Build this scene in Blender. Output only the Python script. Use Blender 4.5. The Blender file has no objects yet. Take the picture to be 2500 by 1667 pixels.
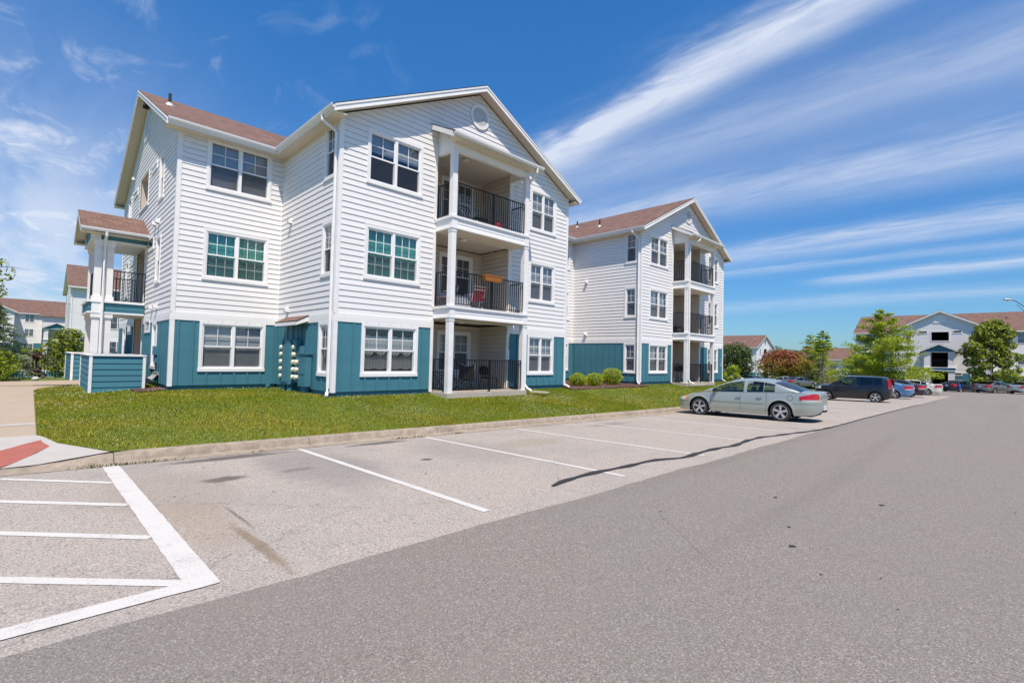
import bpy, math, random
import numpy as np
from mathutils import Vector, Matrix

random.seed(7)
RNG = np.random.default_rng(11)
sc = bpy.context.scene
col = sc.collection
R = math.radians

# ------------------------------------------------------------------ camera
cam_d = bpy.data.cameras.new("camera")
cam = bpy.data.objects.new("camera", cam_d)
col.objects.link(cam)
sc.camera = cam
cam_d.sensor_width = 36.0
cam_d.lens = 36.0 * 1200.34 / 2500.0
cam_d.clip_start = 0.1
cam_d.clip_end = 3000.0
CAM = Vector((-6.264, -13.724, 1.2014))
_r = Vector((0.71248865, -0.70127323, 0.02399534))
_u = Vector((-0.04042286, -0.0068813, 0.99915897))
_w = Vector((0.70051831, 0.71285939, 0.03325031))
cam.matrix_world = Matrix(((_r.x, _u.x, -_w.x, CAM.x), (_r.y, _u.y, -_w.y, CAM.y),
                           (_r.z, _u.z, -_w.z, CAM.z), (0, 0, 0, 1)))

# ------------------------------------------------------------------ exposure
sc.view_settings.view_transform = 'Standard'
sc.view_settings.look = 'None'
sc.view_settings.gamma = 1.0
sc.view_settings.exposure = 0.28
sc.cycles.max_bounces = 8
sc.cycles.transparent_max_bounces = 16
sc.cycles.caustics_reflective = False
sc.cycles.caustics_refractive = False
sc.cycles.sample_clamp_indirect = 6.0

# ------------------------------------------------------------------ sun
SUNV = Vector((-0.265, -0.42, 1.0)).normalized()
SUN_EL = math.asin(SUNV.z)
sun_d = bpy.data.lights.new("sun", 'SUN')
sun_d.energy = 4.9
sun_d.angle = R(0.53)
sun_d.color = (1.0, 0.88, 0.745)
sun = bpy.data.objects.new("sun", sun_d)
col.objects.link(sun)
sun.rotation_euler = (-SUNV).to_track_quat('-Z', 'Y').to_euler()
sun.location = (0, 0, 40)


# ------------------------------------------------------------------ node helper
class NT:
    def __init__(self, tree):
        self.t = tree
        self.n = tree.nodes
        self.l = tree.links

    def new(self, typ, **kw):
        nd = self.n.new(typ)
        for k, v in kw.items():
            setattr(nd, k, v)
        return nd

    def put(self, sock, v):
        if hasattr(v, 'is_linked') or hasattr(v, 'links'):
            self.l.new(v, sock)
        else:
            sock.default_value = v

    def math(self, op, a, b=0.0, c=0.0, clamp=False):
        nd = self.new('ShaderNodeMath', operation=op, use_clamp=clamp)
        self.put(nd.inputs[0], a)
        self.put(nd.inputs[1], b)
        if op in ('MULTIPLY_ADD', 'SMOOTH_MIN', 'WRAP', 'COMPARE'):
            self.put(nd.inputs[2], c)
        return nd.outputs[0]

    def vmath(self, op, a, b=(0, 0, 0), scale=1.0):
        nd = self.new('ShaderNodeVectorMath', operation=op)
        self.put(nd.inputs[0], a)
        if op == 'SCALE':
            self.put(nd.inputs['Scale'], scale)
        else:
            self.put(nd.inputs[1], b)
        return nd.outputs[0]

    def sep(self, v):
        nd = self.new('ShaderNodeSeparateXYZ')
        self.l.new(v, nd.inputs[0])
        return nd.outputs

    def comb(self, x, y, z):
        nd = self.new('ShaderNodeCombineXYZ')
        for i, v in enumerate((x, y, z)):
            self.put(nd.inputs[i], v)
        return nd.outputs[0]

    def noise(self, vec, scale, detail=3.0, rough=0.5, dist=0.0):
        nd = self.new('ShaderNodeTexNoise')
        self.l.new(vec, nd.inputs['Vector'])
        nd.inputs['Scale'].default_value = scale
        nd.inputs['Detail'].default_value = detail
        nd.inputs['Roughness'].default_value = rough
        nd.inputs['Distortion'].default_value = dist
        return nd.outputs['Fac']

    def ramp(self, fac, lo, hi, a=0.0, b=1.0, smooth=True):
        nd = self.new('ShaderNodeMapRange')
        nd.interpolation_type = 'SMOOTHSTEP' if smooth else 'LINEAR'
        self.put(nd.inputs[0], fac)
        for i, v in enumerate((lo, hi, a, b)):
            nd.inputs[i + 1].default_value = v
        return nd.outputs[0]

    def mix(self, fac, a, b, mode='MIX'):
        nd = self.new('ShaderNodeMix', data_type='RGBA', blend_type=mode)
        self.put(nd.inputs[0], fac)
        for i, v in ((6, a), (7, b)):
            if isinstance(v, (tuple, list)):
                nd.inputs[i].default_value = (v[0], v[1], v[2], 1.0)
            else:
                self.put(nd.inputs[i], v)
        return nd.outputs[2]


# ------------------------------------------------------------------ world: sky and thin high cloud
world = bpy.data.worlds.new("World")
sc.world = world
world.use_nodes = True
wt = NT(world.node_tree)
wt.n.clear()
w_out = wt.new('ShaderNodeOutputWorld')
w_bg = wt.new('ShaderNodeBackground')
wt.l.new(w_bg.outputs[0], w_out.inputs[0])
sky = wt.new('ShaderNodeTexSky', sky_type='NISHITA')
sky.sun_disc = False
sky.sun_elevation = SUN_EL
sky.sun_rotation = math.atan2(SUNV.x, SUNV.y)
sky.altitude = 300
sky.air_density = 1.0
sky.dust_density = 0.6
sky.ozone_density = 3.0
w_bg.inputs['Strength'].default_value = 0.11
hs = wt.new('ShaderNodeHueSaturation')
hs.inputs['Saturation'].default_value = 1.18
hs.inputs['Value'].default_value = 1.0
wt.l.new(sky.outputs[0], hs.inputs['Color'])
tc = wt.new('ShaderNodeTexCoord')
dx, dy, dz = wt.sep(tc.outputs['Generated'])
# clearer, deeper air than the model's default: tint, and less glare low down
clear = wt.mix(wt.ramp(dz, 0.0, 0.55, smooth=False), (0.46, 0.66, 0.86), (0.53, 1.08, 1.36))
skyc = wt.mix(1.0, hs.outputs[0], clear, 'MULTIPLY')
up = wt.math('ADD', wt.math('MAXIMUM', dz, 0.0), 0.06)
px = wt.math('DIVIDE', dx, up)
py = wt.math('DIVIDE', dy, up)
pv = wt.comb(px, py, 0.0)
warp = wt.math('SUBTRACT', wt.noise(wt.comb(wt.math('MULTIPLY', px, 1.3), wt.math('MULTIPLY', py, 0.55), 3.0), 2.2, 4, 0.55), 0.5)
fine = wt.noise(wt.comb(wt.math('MULTIPLY', px, 6.0), wt.math('MULTIPLY', py, 1.6), 0.0), 2.0, 6, 0.62, 0.4)
soft = wt.noise(wt.comb(wt.math('MULTIPLY', px, 2.2), wt.math('MULTIPLY', py, 0.5), 7.0), 1.3, 5, 0.55, 0.2)
xw = wt.math('ADD', wt.math('ADD', px, wt.math('MULTIPLY', warp, 0.26)), wt.math('MULTIPLY', wt.math('SUBTRACT', fine, 0.5), 0.13))


def band(c0, slope, s_lo, s_hi, amp, y0=-9, y1=9, soft_y=0.4):
    """a streak in the cloud plane: lies along x = c0 + slope*y"""
    d = wt.math('SUBTRACT', xw, wt.math('MULTIPLY_ADD', py, slope, c0))
    lo = wt.math('DIVIDE', wt.math('MINIMUM', d, 0.0), s_lo)
    hi = wt.math('DIVIDE', wt.math('MAXIMUM', d, 0.0), s_hi)
    q = wt.math('ADD', wt.math('MULTIPLY', lo, lo), wt.math('MULTIPLY', hi, hi))
    g = wt.math('POWER', 2.718, wt.math('MULTIPLY', q, -1.0))
    if y0 > -9:
        g = wt.math('MULTIPLY', g, wt.ramp(py, y0 - soft_y, y0 + soft_y))
    if y1 < 9:
        g = wt.math('MULTIPLY', g, wt.ramp(py, y1 - soft_y, y1 + soft_y, 1.0, 0.0))
    return wt.math('MULTIPLY', g, amp)


def total(*a):
    s = a[0]
    for b in a[1:]:
        s = wt.math('ADD', s, b)
    return s


streaks = total(band(1.30, 0.175, 0.085, 0.115, 0.90, 0.0, 2.2, 0.35),
                band(1.88, -0.06, 0.16, 0.20, 0.30),
                band(2.55, -0.10, 0.22, 0.30, 0.50),
                band(3.50, 0.02, 0.20, 0.30, 0.62),
                band(4.15, -0.05, 0.10, 0.16, 0.30),
                band(4.62, 0.10, 0.16, 0.22, 0.60, -3, 1.1, 0.3),
                band(5.7, 0.0, 0.3, 0.4, 0.30))
fmod = wt.math('MULTIPLY_ADD', fine, 1.5, 0.12)
smod = wt.math('MULTIPLY_ADD', soft, 1.3, 0.30)
c_right = wt.math('ADD', wt.math('MULTIPLY', wt.math('MULTIPLY', streaks, fmod), smod), band(1.80, -0.03, 0.28, 0.9, 0.15))
# milky veil low in the north-west and a few wisps above it
leftw = wt.ramp(px, 1.1, -0.1, 0.0, 1.0)
veil = wt.math('MULTIPLY', wt.ramp(py, 1.2, 4.2, 0.0, 1.0), wt.ramp(soft, 0.30, 0.62, 0.45, 1.0))
wsp = wt.noise(wt.comb(wt.math('MULTIPLY', px, 3.4), wt.math('MULTIPLY', py, 1.9), 11.0), 1.5, 7, 0.62, 0.9)
wisps = wt.math('MULTIPLY', wt.ramp(wsp, 0.50, 0.78), wt.ramp(py, 0.9, 1.5))
c_left = wt.math('MULTIPLY', leftw, wt.math('ADD', wt.math('MULTIPLY', veil, 0.80), wt.math('MULTIPLY', wisps, 0.55)))
dens = wt.math('MULTIPLY', wt.math('ADD', c_right, c_left), wt.ramp(dz, 0.0, 0.06))
dens = wt.math('MINIMUM', dens, 0.90)
cloudcol = (5.6, 6.1, 7.1)
skycol = wt.mix(dens, skyc, cloudcol)
wt.l.new(skycol, w_bg.inputs['Color'])

# ------------------------------------------------------------------ materials
MATS = {}


def new_mat(name):
    m = bpy.data.materials.new(name)
    m.use_nodes = True
    t = NT(m.node_tree)
    bs = t.n['Principled BSDF']
    MATS[name] = m
    return m, t, bs


def simple(name, c, rough=0.6, metal=0.0, var=0.10, scale=6.0, bump=0.0, spec=0.5, coat=0.0):
    m, t, bs = new_mat(name)
    geo = t.new('ShaderNodeNewGeometry')
    f = t.noise(geo.outputs['Position'], scale, 4, 0.6)
    c0 = tuple(max(0, v * (1 - var)) for v in c)
    c1 = tuple(min(1, v * (1 + var)) for v in c)
    t.put(bs.inputs['Base Color'], t.mix(f, c0, c1))
    bs.inputs['Roughness'].default_value = rough
    bs.inputs['Metallic'].default_value = metal
    bs.inputs['Specular IOR Level'].default_value = spec
    if coat:
        bs.inputs['Coat Weight'].default_value = coat
        bs.inputs['Coat Roughness'].default_value = 0.04
    if bump:
        b = t.new('ShaderNodeBump')
        b.inputs['Strength'].default_value = bump
        b.inputs['Distance'].default_value = 0.01
        t.l.new(t.noise(geo.outputs['Position'], scale * 6, 3), b.inputs['Height'])
        t.l.new(b.outputs[0], bs.inputs['Normal'])
    return m


def siding_mat(name, c):
    m, t, bs = new_mat(name)
    geo = t.new('ShaderNodeNewGeometry')
    x, y, z = t.sep(geo.outputs['Position'])
    sxy = t.math('ADD', x, y)
    grain = t.noise(t.comb(t.math('MULTIPLY', sxy, 2.0), z, 0.0), 9.0, 4, 0.6)
    runs = t.noise(t.comb(t.math('MULTIPLY', sxy, 5.0), t.math('MULTIPLY', z, 0.35), 2.0), 1.0, 3, 0.6)
    board = t.new('ShaderNodeTexWhiteNoise', noise_dimensions='2D')
    t.l.new(t.comb(t.math('FLOOR', t.math('DIVIDE', sxy, 3.66)), t.math('FLOOR', t.math('DIVIDE', z, 0.1745)), 0), board.inputs['Vector'])
    v = t.math('ADD', t.math('MULTIPLY', grain, 0.05), t.math('MULTIPLY', runs, 0.06))
    v = t.math('ADD', v, t.math('MULTIPLY', board.outputs['Value'], 0.055))
    v = t.math('ADD', v, 0.90)
    mm = t.new('ShaderNodeMix', data_type='RGBA', blend_type='MULTIPLY')
    mm.inputs[0].default_value = 1.0
    mm.inputs[6].default_value = (*c, 1)
    t.l.new(t.comb(v, v, v), mm.inputs[7])
    t.put(bs.inputs['Base Color'], mm.outputs[2])
    bs.inputs['Roughness'].default_value = 0.62
    bs.inputs['Specular IOR Level'].default_value = 0.3
    return m


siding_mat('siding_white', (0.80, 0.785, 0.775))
siding_mat('trim_white', (0.83, 0.82, 0.81))
siding_mat('teal_board', (0.062, 0.205, 0.262))
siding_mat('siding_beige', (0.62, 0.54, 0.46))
simple('soffit', (0.66, 0.58, 0.48), 0.7, var=0.05)
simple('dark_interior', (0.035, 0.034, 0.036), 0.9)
simple('black_metal', (0.012, 0.012, 0.013), 0.4, 0.3)
simple('vent_black', (0.02, 0.02, 0.022), 0.6)
simple('galv', (0.62, 0.62, 0.62), 0.4, 0.6)
simple('vinyl_white', (0.86, 0.86, 0.86), 0.35, var=0.03)
simple('blind_grey', (0.55, 0.56, 0.58), 0.6)
simple('blind_dark', (0.17, 0.17, 0.19), 0.7)
simple('curtain_white', (0.55, 0.545, 0.53), 0.8)
simple('curtain_green', (0.06, 0.38, 0.29), 0.75, var=0.2, scale=3)
simple('concrete', (0.40, 0.36, 0.31), 0.85, var=0.18, scale=2.5, bump=0.2)
simple('slab_tan', (0.45, 0.40, 0.34), 0.85, var=0.15, scale=3)
simple('mulch', (0.085, 0.040, 0.028), 0.95, var=0.5, scale=30, bump=0.8)
simple('tyre', (0.030, 0.029, 0.028), 0.75, var=0.2)
simple('alloy', (0.62, 0.63, 0.65), 0.28, 0.85, var=0.05)
simple('hubcap', (0.55, 0.56, 0.58), 0.35, 0.6, var=0.05)
simple('lamp_red', (0.42, 0.006, 0.010), 0.12, var=0.1, coat=0.6)
simple('lamp_clear', (0.75, 0.74, 0.70), 0.12, 0.2, coat=0.6)
simple('lamp_amber', (0.80, 0.26, 0.04), 0.2, coat=0.5)
simple('chrome', (0.75, 0.75, 0.76), 0.15, 1.0, var=0.02)
simple('car_trim_black', (0.015, 0.015, 0.016), 0.55)
simple('seat_grey', (0.10, 0.10, 0.11), 0.85)
simple('plate_white', (0.62, 0.64, 0.66), 0.5)
simple('bark', (0.11, 0.085, 0.065), 0.9, var=0.35, scale=18, bump=0.6)
simple('bark_pale', (0.24, 0.20, 0.155), 0.9, var=0.3, scale=18)
simple('meter_glass', (0.72, 0.68, 0.52), 0.15, var=0.25, scale=25, coat=0.5)
simple('red_fabric', (0.42, 0.02, 0.03), 0.8)
simple('pink_fabric', (0.50, 0.11, 0.14), 0.8)
simple('black_fabric', (0.012, 0.012, 0.014), 0.8)
simple('grey_metal', (0.62, 0.63, 0.66), 0.4, 0.4)
simple('orange_plastic', (0.42, 0.15, 0.03), 0.6, var=0.25, scale=20)
simple('lamp_housing', (0.55, 0.56, 0.55), 0.45, 0.3)
simple('light_glass', (0.70, 0.68, 0.62), 0.4)
simple('pool_deck', (0.62, 0.55, 0.46), 0.85)
simple('water', (0.04, 0.42, 0.46), 0.06, var=0.2, scale=2)
simple('white_plastic', (0.72, 0.73, 0.75), 0.5)
simple('blue_stripe', (0.015, 0.13, 0.62), 0.3, coat=0.6)
simple('weed', (0.10, 0.12, 0.03), 0.8, var=0.4, scale=20)
simple('stone', (0.55, 0.50, 0.44), 0.9, var=0.2, scale=20)


def paint(name, c, metal=0.35, rough=0.32):
    m, t, bs = new_mat(name)
    geo = t.new('ShaderNodeNewGeometry')
    f = t.noise(geo.outputs['Position'], 2.5, 4, 0.6)
    fl = t.noise(geo.outputs['Position'], 400.0, 1)
    cc = t.mix(f, tuple(v * 0.93 for v in c), tuple(min(1, v * 1.05) for v in c))
    t.put(bs.inputs['Base Color'], cc)
    bs.inputs['Metallic'].default_value = metal
    t.put(bs.inputs['Roughness'], t.math('MULTIPLY_ADD', fl, 0.12, rough - 0.05))
    bs.inputs['Coat Weight'].default_value = 0.8
    bs.inputs['Coat Roughness'].default_value = 0.05
    return m


paint('paint_silver_green', (0.40, 0.44, 0.395), 0.45, 0.36)
paint('paint_dark_navy', (0.009, 0.009, 0.014), 0.2, 0.3)
paint('paint_sky_blue', (0.10, 0.22, 0.42), 0.45, 0.33)
paint('paint_plum', (0.035, 0.022, 0.045), 0.4, 0.3)
paint('paint_pearl', (0.66, 0.64, 0.58), 0.15, 0.35)
paint('paint_dark_blue', (0.022, 0.034, 0.060), 0.4, 0.3)
paint('paint_grey', (0.22, 0.23, 0.24), 0.5, 0.35)
paint('paint_light_silver', (0.52, 0.54, 0.55), 0.5, 0.35)
paint('paint_white', (0.72, 0.72, 0.72), 0.1, 0.35)


def glass_mat(name, tint=(0.80, 0.84, 0.86), rough=0.0, bump=0.25, boost=1.0):
    m, t, bs = new_mat(name)
    t.n.remove(bs)
    out = t.n['Material Output']
    tr = t.new('ShaderNodeBsdfTransparent')
    tr.inputs[0].default_value = (*tint, 1)
    gl = t.new('ShaderNodeBsdfGlossy')
    gl.inputs['Roughness'].default_value = rough
    geo = t.new('ShaderNodeNewGeometry')
    dt = t.new('ShaderNodeVectorMath', operation='DOT_PRODUCT')
    t.l.new(geo.outputs['Normal'], dt.inputs[0])
    t.l.new(geo.outputs['Incoming'], dt.inputs[1])
    ci = t.math('SUBTRACT', 1.0, t.math('ABSOLUTE', dt.outputs['Value']))
    fr = t.math('MULTIPLY_ADD', t.math('POWER', ci, 5.0), 0.92, 0.08)
    b = t.new('ShaderNodeBump')
    b.inputs['Strength'].default_value = bump
    b.inputs['Distance'].default_value = 0.004
    t.l.new(t.noise(geo.outputs['Position'], 1.6, 2), b.inputs['Height'])
    t.l.new(b.outputs[0], gl.inputs['Normal'])
    mx = t.new('ShaderNodeMixShader')
    t.put(mx.inputs[0], t.math('MULTIPLY', fr, boost, clamp=True))
    t.l.new(tr.outputs[0], mx.inputs[1])
    t.l.new(gl.outputs[0], mx.inputs[2])
    t.l.new(mx.outputs[0], out.inputs[0])
    return m


glass_mat('window_glass', (0.80, 0.84, 0.87), boost=1.6)
glass_mat('car_glass', (0.66, 0.74, 0.70), 0.0, 0.0, 0.9)
glass_mat('car_glass_dark', (0.14, 0.15, 0.17), 0.0, 0.0, 0.9)


def screen_mat():
    m, t, bs = new_mat('insect_screen')
    out = t.n['Material Output']
    bs.inputs['Base Color'].default_value = (0.035, 0.035, 0.04, 1)
    bs.inputs['Roughness'].default_value = 0.8
    tr = t.new('ShaderNodeBsdfTransparent')
    mx = t.new('ShaderNodeMixShader')
    mx.inputs[0].default_value = 0.38
    t.l.new(tr.outputs[0], mx.inputs[1])
    t.l.new(bs.outputs[0], mx.inputs[2])
    t.l.new(mx.outputs[0], out.inputs[0])


screen_mat()


def shingle_mat():
    m, t, bs = new_mat('shingles')
    geo = t.new('ShaderNodeNewGeometry')
    x, y, z = t.sep(geo.outputs['Position'])
    nx, ny, nz = t.sep(geo.outputs['True Normal'])
    # along-eave coordinate: x where the slope faces +-y, y where it faces +-x
    isx = t.math('GREATER_THAN', t.math('ABSOLUTE', nx), t.math('ABSOLUTE', ny))
    u = t.math('ADD', t.math('MULTIPLY', y, isx), t.math('MULTIPLY', x, t.math('SUBTRACT', 1.0, isx)))
    br = t.new('ShaderNodeTexBrick')
    t.l.new(t.comb(u, t.math('MULTIPLY', z, 2.236), 0), br.inputs['Vector'])
    br.inputs['Color1'].default_value = (0.130, 0.071, 0.053, 1)
    br.inputs['Color2'].default_value = (0.215, 0.126, 0.096, 1)
    br.inputs['Mortar'].default_value = (0.10, 0.055, 0.042, 1)
    br.inputs['Scale'].default_value = 1.0
    br.inputs['Mortar Size'].default_value = 0.012
    br.inputs['Brick Width'].default_value = 0.31
    br.inputs['Row Height'].default_value = 0.145
    big = t.noise(geo.outputs['Position'], 0.9, 4, 0.6)
    sm = t.noise(geo.outputs['Position'], 22.0, 3, 0.7)
    k = t.math('ADD', t.math('MULTIPLY', big, 0.55), t.math('MULTIPLY', sm, 0.7))
    k = t.math('ADD', k, 0.38)
    mm = t.new('ShaderNodeMix', data_type='RGBA', blend_type='MULTIPLY')
    mm.inputs[0].default_value = 1.0
    t.l.new(br.outputs['Color'], mm.inputs[6])
    t.l.new(t.comb(k, k, k), mm.inputs[7])
    t.l.new(mm.outputs[2], bs.inputs['Base Color'])
    bs.inputs['Roughness'].default_value = 0.9
    b = t.new('ShaderNodeBump')
    b.inputs['Strength'].default_value = 0.6
    b.inputs['Distance'].default_value = 0.01
    t.l.new(br.outputs['Fac'], b.inputs['Height'])
    b.invert = True
    t.l.new(b.outputs[0], bs.inputs['Normal'])


shingle_mat()


def leaf_mat(name, c, trans=0.35, var=0.35, scale=2.0, rough=0.55):
    m, t, bs = new_mat(name)
    out = t.n['Material Output']
    geo = t.new('ShaderNodeNewGeometry')
    f = t.noise(geo.outputs['Position'], scale, 2)
    rnd = geo.outputs['Random Per Island']
    k = t.math('ADD', t.math('MULTIPLY', f, 0.6), t.math('MULTIPLY', rnd, 0.4))
    cc = t.mix(k, tuple(v * (1 - var) for v in c), (c[0] * (1 + var * 1.15), c[1] * (1 + var), c[2] * (1 + var * .6)))
    t.put(bs.inputs['Base Color'], cc)
    bs.inputs['Roughness'].default_value = rough
    bs.inputs['Specular IOR Level'].default_value = 0.35
    tl = t.new('ShaderNodeBsdfTranslucent')
    t.put(tl.inputs[0], cc)
    mx = t.new('ShaderNodeMixShader')
    mx.inputs[0].default_value = trans
    t.l.new(bs.outputs[0], mx.inputs[1])
    t.l.new(tl.outputs[0], mx.inputs[2])
    t.l.new(mx.outputs[0], out.inputs[0])


leaf_mat('leaf_cypress', (0.290, 0.390, 0.030))
leaf_mat('leaf_maple', (0.225, 0.300, 0.032))
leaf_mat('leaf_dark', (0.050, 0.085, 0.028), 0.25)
leaf_mat('leaf_red', (0.260, 0.085, 0.035), 0.3)
leaf_mat('leaf_olive', (0.320, 0.270, 0.045))
leaf_mat('leaf_bright', (0.380, 0.450, 0.030))
leaf_mat('leaf_spruce', (0.260, 0.330, 0.120), 0.3)
leaf_mat('leaf_spruce_blue', (0.360, 0.430, 0.300), 0.3)
leaf_mat('leaf_box', (0.380, 0.470, 0.012), 0.25, 0.45)
leaf_mat('leaf_purple', (0.075, 0.020, 0.032), 0.3)
leaf_mat('leaf_wood', (0.150, 0.210, 0.045), 0.2)
leaf_mat('grass_blade', (0.265, 0.315, 0.012), 0.40, 0.36, 1.3)
leaf_mat('grass_dry', (0.400, 0.340, 0.040), 0.3, 0.3, 1.3)
leaf_mat('clover_leaf', (0.150, 0.230, 0.030), 0.35, 0.3, 1.5)
simple('clover_flower', (0.60, 0.60, 0.42), 0.8)


def pave_mats():
    # ---- worn pale parking bays
    m, t, bs = new_mat('worn_pavement')
    geo = t.new('ShaderNodeNewGeometry')
    P = geo.outputs['Position']
    x, y, z = t.sep(P)
    ag = t.new('ShaderNodeTexVoronoi')
    t.l.new(P, ag.inputs['Vector'])
    ag.inputs['Scale'].default_value = 60.0
    ag2 = t.noise(P, 62.0, 3, 0.8)
    mid = t.noise(P, 5.0, 5, 0.65)
    big = t.noise(P, 0.55, 4, 0.6)
    cc = t.mix(t.ramp(ag2, 0.33, 0.70), (0.105, 0.090, 0.078), (0.540, 0.480, 0.420))
    cc = t.mix(t.math('MULTIPLY', t.sep(ag.outputs['Color'])[0], 0.42), cc, (0.52, 0.465, 0.41))
    cc = t.mix(t.ramp(mid, 0.30, 0.75, 0.0, 0.25), cc, (0.38, 0.345, 0.295))
    cc = t.mix(t.ramp(big, 0.45, 0.75, 0.0, 0.35), cc, (0.235, 0.225, 0.225))
    # long faint tyre lanes
    lane = t.noise(t.comb(t.math('MULTIPLY', x, 0.9), t.math('MULTIPLY', y, 0.15), 5.0), 1.0, 3, 0.5)
    cc = t.mix(t.ramp(lane, 0.55, 0.8, 0.0, 0.30), cc, (0.22, 0.20, 0.19))
    wn = t.math('MULTIPLY', t.math('SUBTRACT', t.noise(P, 3.6, 6, 0.75), 0.5), 1.5)
    stains = [(-4.30, -6.10, 0.30, 0.16, 0.85, (0.075, 0.066, 0.062)),
              (-3.75, -4.42, 0.95, 0.20, 0.85, (0.085, 0.075, 0.068)),
              (-3.26, -6.10, 0.28, 0.12, 0.6, (0.16, 0.12, 0.085)),
              (-4.95, -6.3, 0.75, 1.5, 0.30, (0.27, 0.205, 0.145)),
              (-4.95, -8.1, 0.35, 1.0, 0.30, (0.27, 0.190, 0.120)),
              (-4.63, -8.05, 0.020, 0.50, 0.60, (0.095, 0.072, 0.05)),
              (-4.75, -9.05, 0.055, 0.80, 0.62, (0.170, 0.115, 0.062)),
              (-1.0, -4.52, 0.70, 0.16, 0.85, (0.085, 0.075, 0.065)),
              (-1.29, -6.63, 0.11, 0.09, 0.9, (0.045, 0.04, 0.04)),
              (-2.9, -6.0, 0.8, 1.8, 0.45, (0.150, 0.145, 0.145)),
              (1.6, -6.4, 0.9, 0.5, 0.40, (0.25, 0.215, 0.150)),
              (6.0, -5.4, 1.1, 0.25, 0.4, (0.13, 0.12, 0.11)),
              (-0.1, -6.3, 1.0, 1.6, 0.35, (0.20, 0.185, 0.175))]
    for sx, sy, rx, ry, amp, c in stains:
        ddx = t.math('DIVIDE', t.math('ADD', t.math('SUBTRACT', x, sx), t.math('MULTIPLY', wn, min(0.5, rx * 1.6))), rx)
        ddy = t.math('DIVIDE', t.math('ADD', t.math('SUBTRACT', y, sy), t.math('MULTIPLY', wn, min(0.5, ry * 1.2))), ry)
        q = t.math('ADD', t.math('MULTIPLY', ddx, ddx), t.math('MULTIPLY', ddy, ddy))
        g = t.ramp(q, 0.15, 1.5, amp, 0.0)
        cc = t.mix(g, cc, c)
    # hairline cracks
    vc = t.new('ShaderNodeTexVoronoi', feature='DISTANCE_TO_EDGE')
    t.l.new(t.vmath('ADD', P, t.comb(t.math('MULTIPLY', wn, 0.5), t.math('MULTIPLY', mid, 0.5), 0)), vc.inputs['Vector'])
    vc.inputs['Scale'].default_value = 0.33
    crack = t.math('MULTIPLY', t.ramp(vc.outputs['Distance'], 0.0012, 0.0045, 1.0, 0.0), t.ramp(big, 0.42, 0.62))
    cc = t.mix(t.math('MULTIPLY', crack, 0.38), cc, (0.07, 0.062, 0.055))
    sp = t.noise(P, 26.0, 1)
    cc = t.mix(t.ramp(sp, 0.80, 0.86, 0.0, 0.8), cc, (0.06, 0.055, 0.05))
    t.put(bs.inputs['Base Color'], cc)
    bs.inputs['Roughness'].default_value = 0.92
    bs.inputs['Specular IOR Level'].default_value = 0.25
    b = t.new('ShaderNodeBump')
    b.inputs['Strength'].default_value = 0.55
    b.inputs['Distance'].default_value = 0.006
    t.l.new(t.math('ADD', ag.outputs['Distance'], ag2), b.inputs['Height'])
    t.l.new(b.outputs[0], bs.inputs['Normal'])
    # ---- darker newer drive
    m, t, bs = new_mat('drive_asphalt')
    geo = t.new('ShaderNodeNewGeometry')
    P = geo.outputs['Position']
    x, y, z = t.sep(P)
    a1 = t.noise(P, 75.0, 4, 0.85)
    a2 = t.noise(P, 30.0, 3, 0.6)
    v = t.new('ShaderNodeTexVoronoi')
    t.l.new(P, v.inputs['Vector'])
    v.inputs['Scale'].default_value = 120.0
    big = t.noise(P, 0.42, 5, 0.6)
    lane = t.noise(t.comb(t.math('MULTIPLY', x, 0.08), t.math('MULTIPLY', y, 0.7), 0), 1.0, 3, 0.5)
    cc = t.mix(t.ramp(a1, 0.28, 0.74), (0.070, 0.062, 0.055), (0.350, 0.312, 0.272))
    cc = t.mix(t.ramp(a2, 0.35, 0.7, 0.0, 0.35), cc, (0.265, 0.232, 0.200))
    pick = t.sep(v.outputs['Color'])[1]
    cc = t.mix(t.ramp(pick, 0.84, 0.93, 0.0, 0.60), cc, (0.48, 0.44, 0.41))
    cc = t.mix(t.ramp(big, 0.35, 0.72, 0.0, 0.40), cc, (0.205, 0.190, 0.168))
    cc = t.mix(t.ramp(lane, 0.5, 0.8, 0.0, 0.28), cc, (0.265, 0.230, 0.200))
    tint = t.noise(P, 0.8, 4, 0.6)
    cc = t.mix(t.ramp(tint, 0.52, 0.70, 0.0, 0.30), cc, t.mix(1.0, cc, (0.84, 0.97, 0.95), 'MULTIPLY'))
    cc = t.mix(t.ramp(tint, 0.46, 0.30, 0.0, 0.30), cc, t.mix(1.0, cc, (1.08, 0.94, 0.97), 'MULTIPLY'))
    trk = t.noise(t.comb(t.math('MULTIPLY', x, 0.05), t.math('MULTIPLY', y, 1.15), 9.0), 1.0, 2, 0.5)
    cc = t.mix(t.ramp(trk, 0.56, 0.72, 0.0, 0.16), cc, (0.12, 0.105, 0.095))
    sp = t.noise(P, 7.0, 1)
    cc = t.mix(t.ramp(sp, 0.83, 0.87, 0.0, 0.75), cc, (0.05, 0.047, 0.046))
    t.put(bs.inputs['Base Color'], cc)
    bs.inputs['Roughness'].default_value = 0.88
    bs.inputs['Specular IOR Level'].default_value = 0.3
    b = t.new('ShaderNodeBump')
    b.inputs['Strength'].default_value = 0.7
    b.inputs['Distance'].default_value = 0.006
    t.l.new(t.math('ADD', a1, v.outputs['Distance']), b.inputs['Height'])
    t.l.new(b.outputs[0], bs.inputs['Normal'])
    # ---- white line paint, worn
    m, t, bs = new_mat('line_paint')
    geo = t.new('ShaderNodeNewGeometry')
    P = geo.outputs['Position']
    n1 = t.noise(P, 60.0, 4, 0.75)
    n2 = t.noise(P, 3.0, 4, 0.7)
    w = t.math('ADD', t.math('MULTIPLY', n1, 0.75), t.math('MULTIPLY', n2, 0.35))
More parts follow.
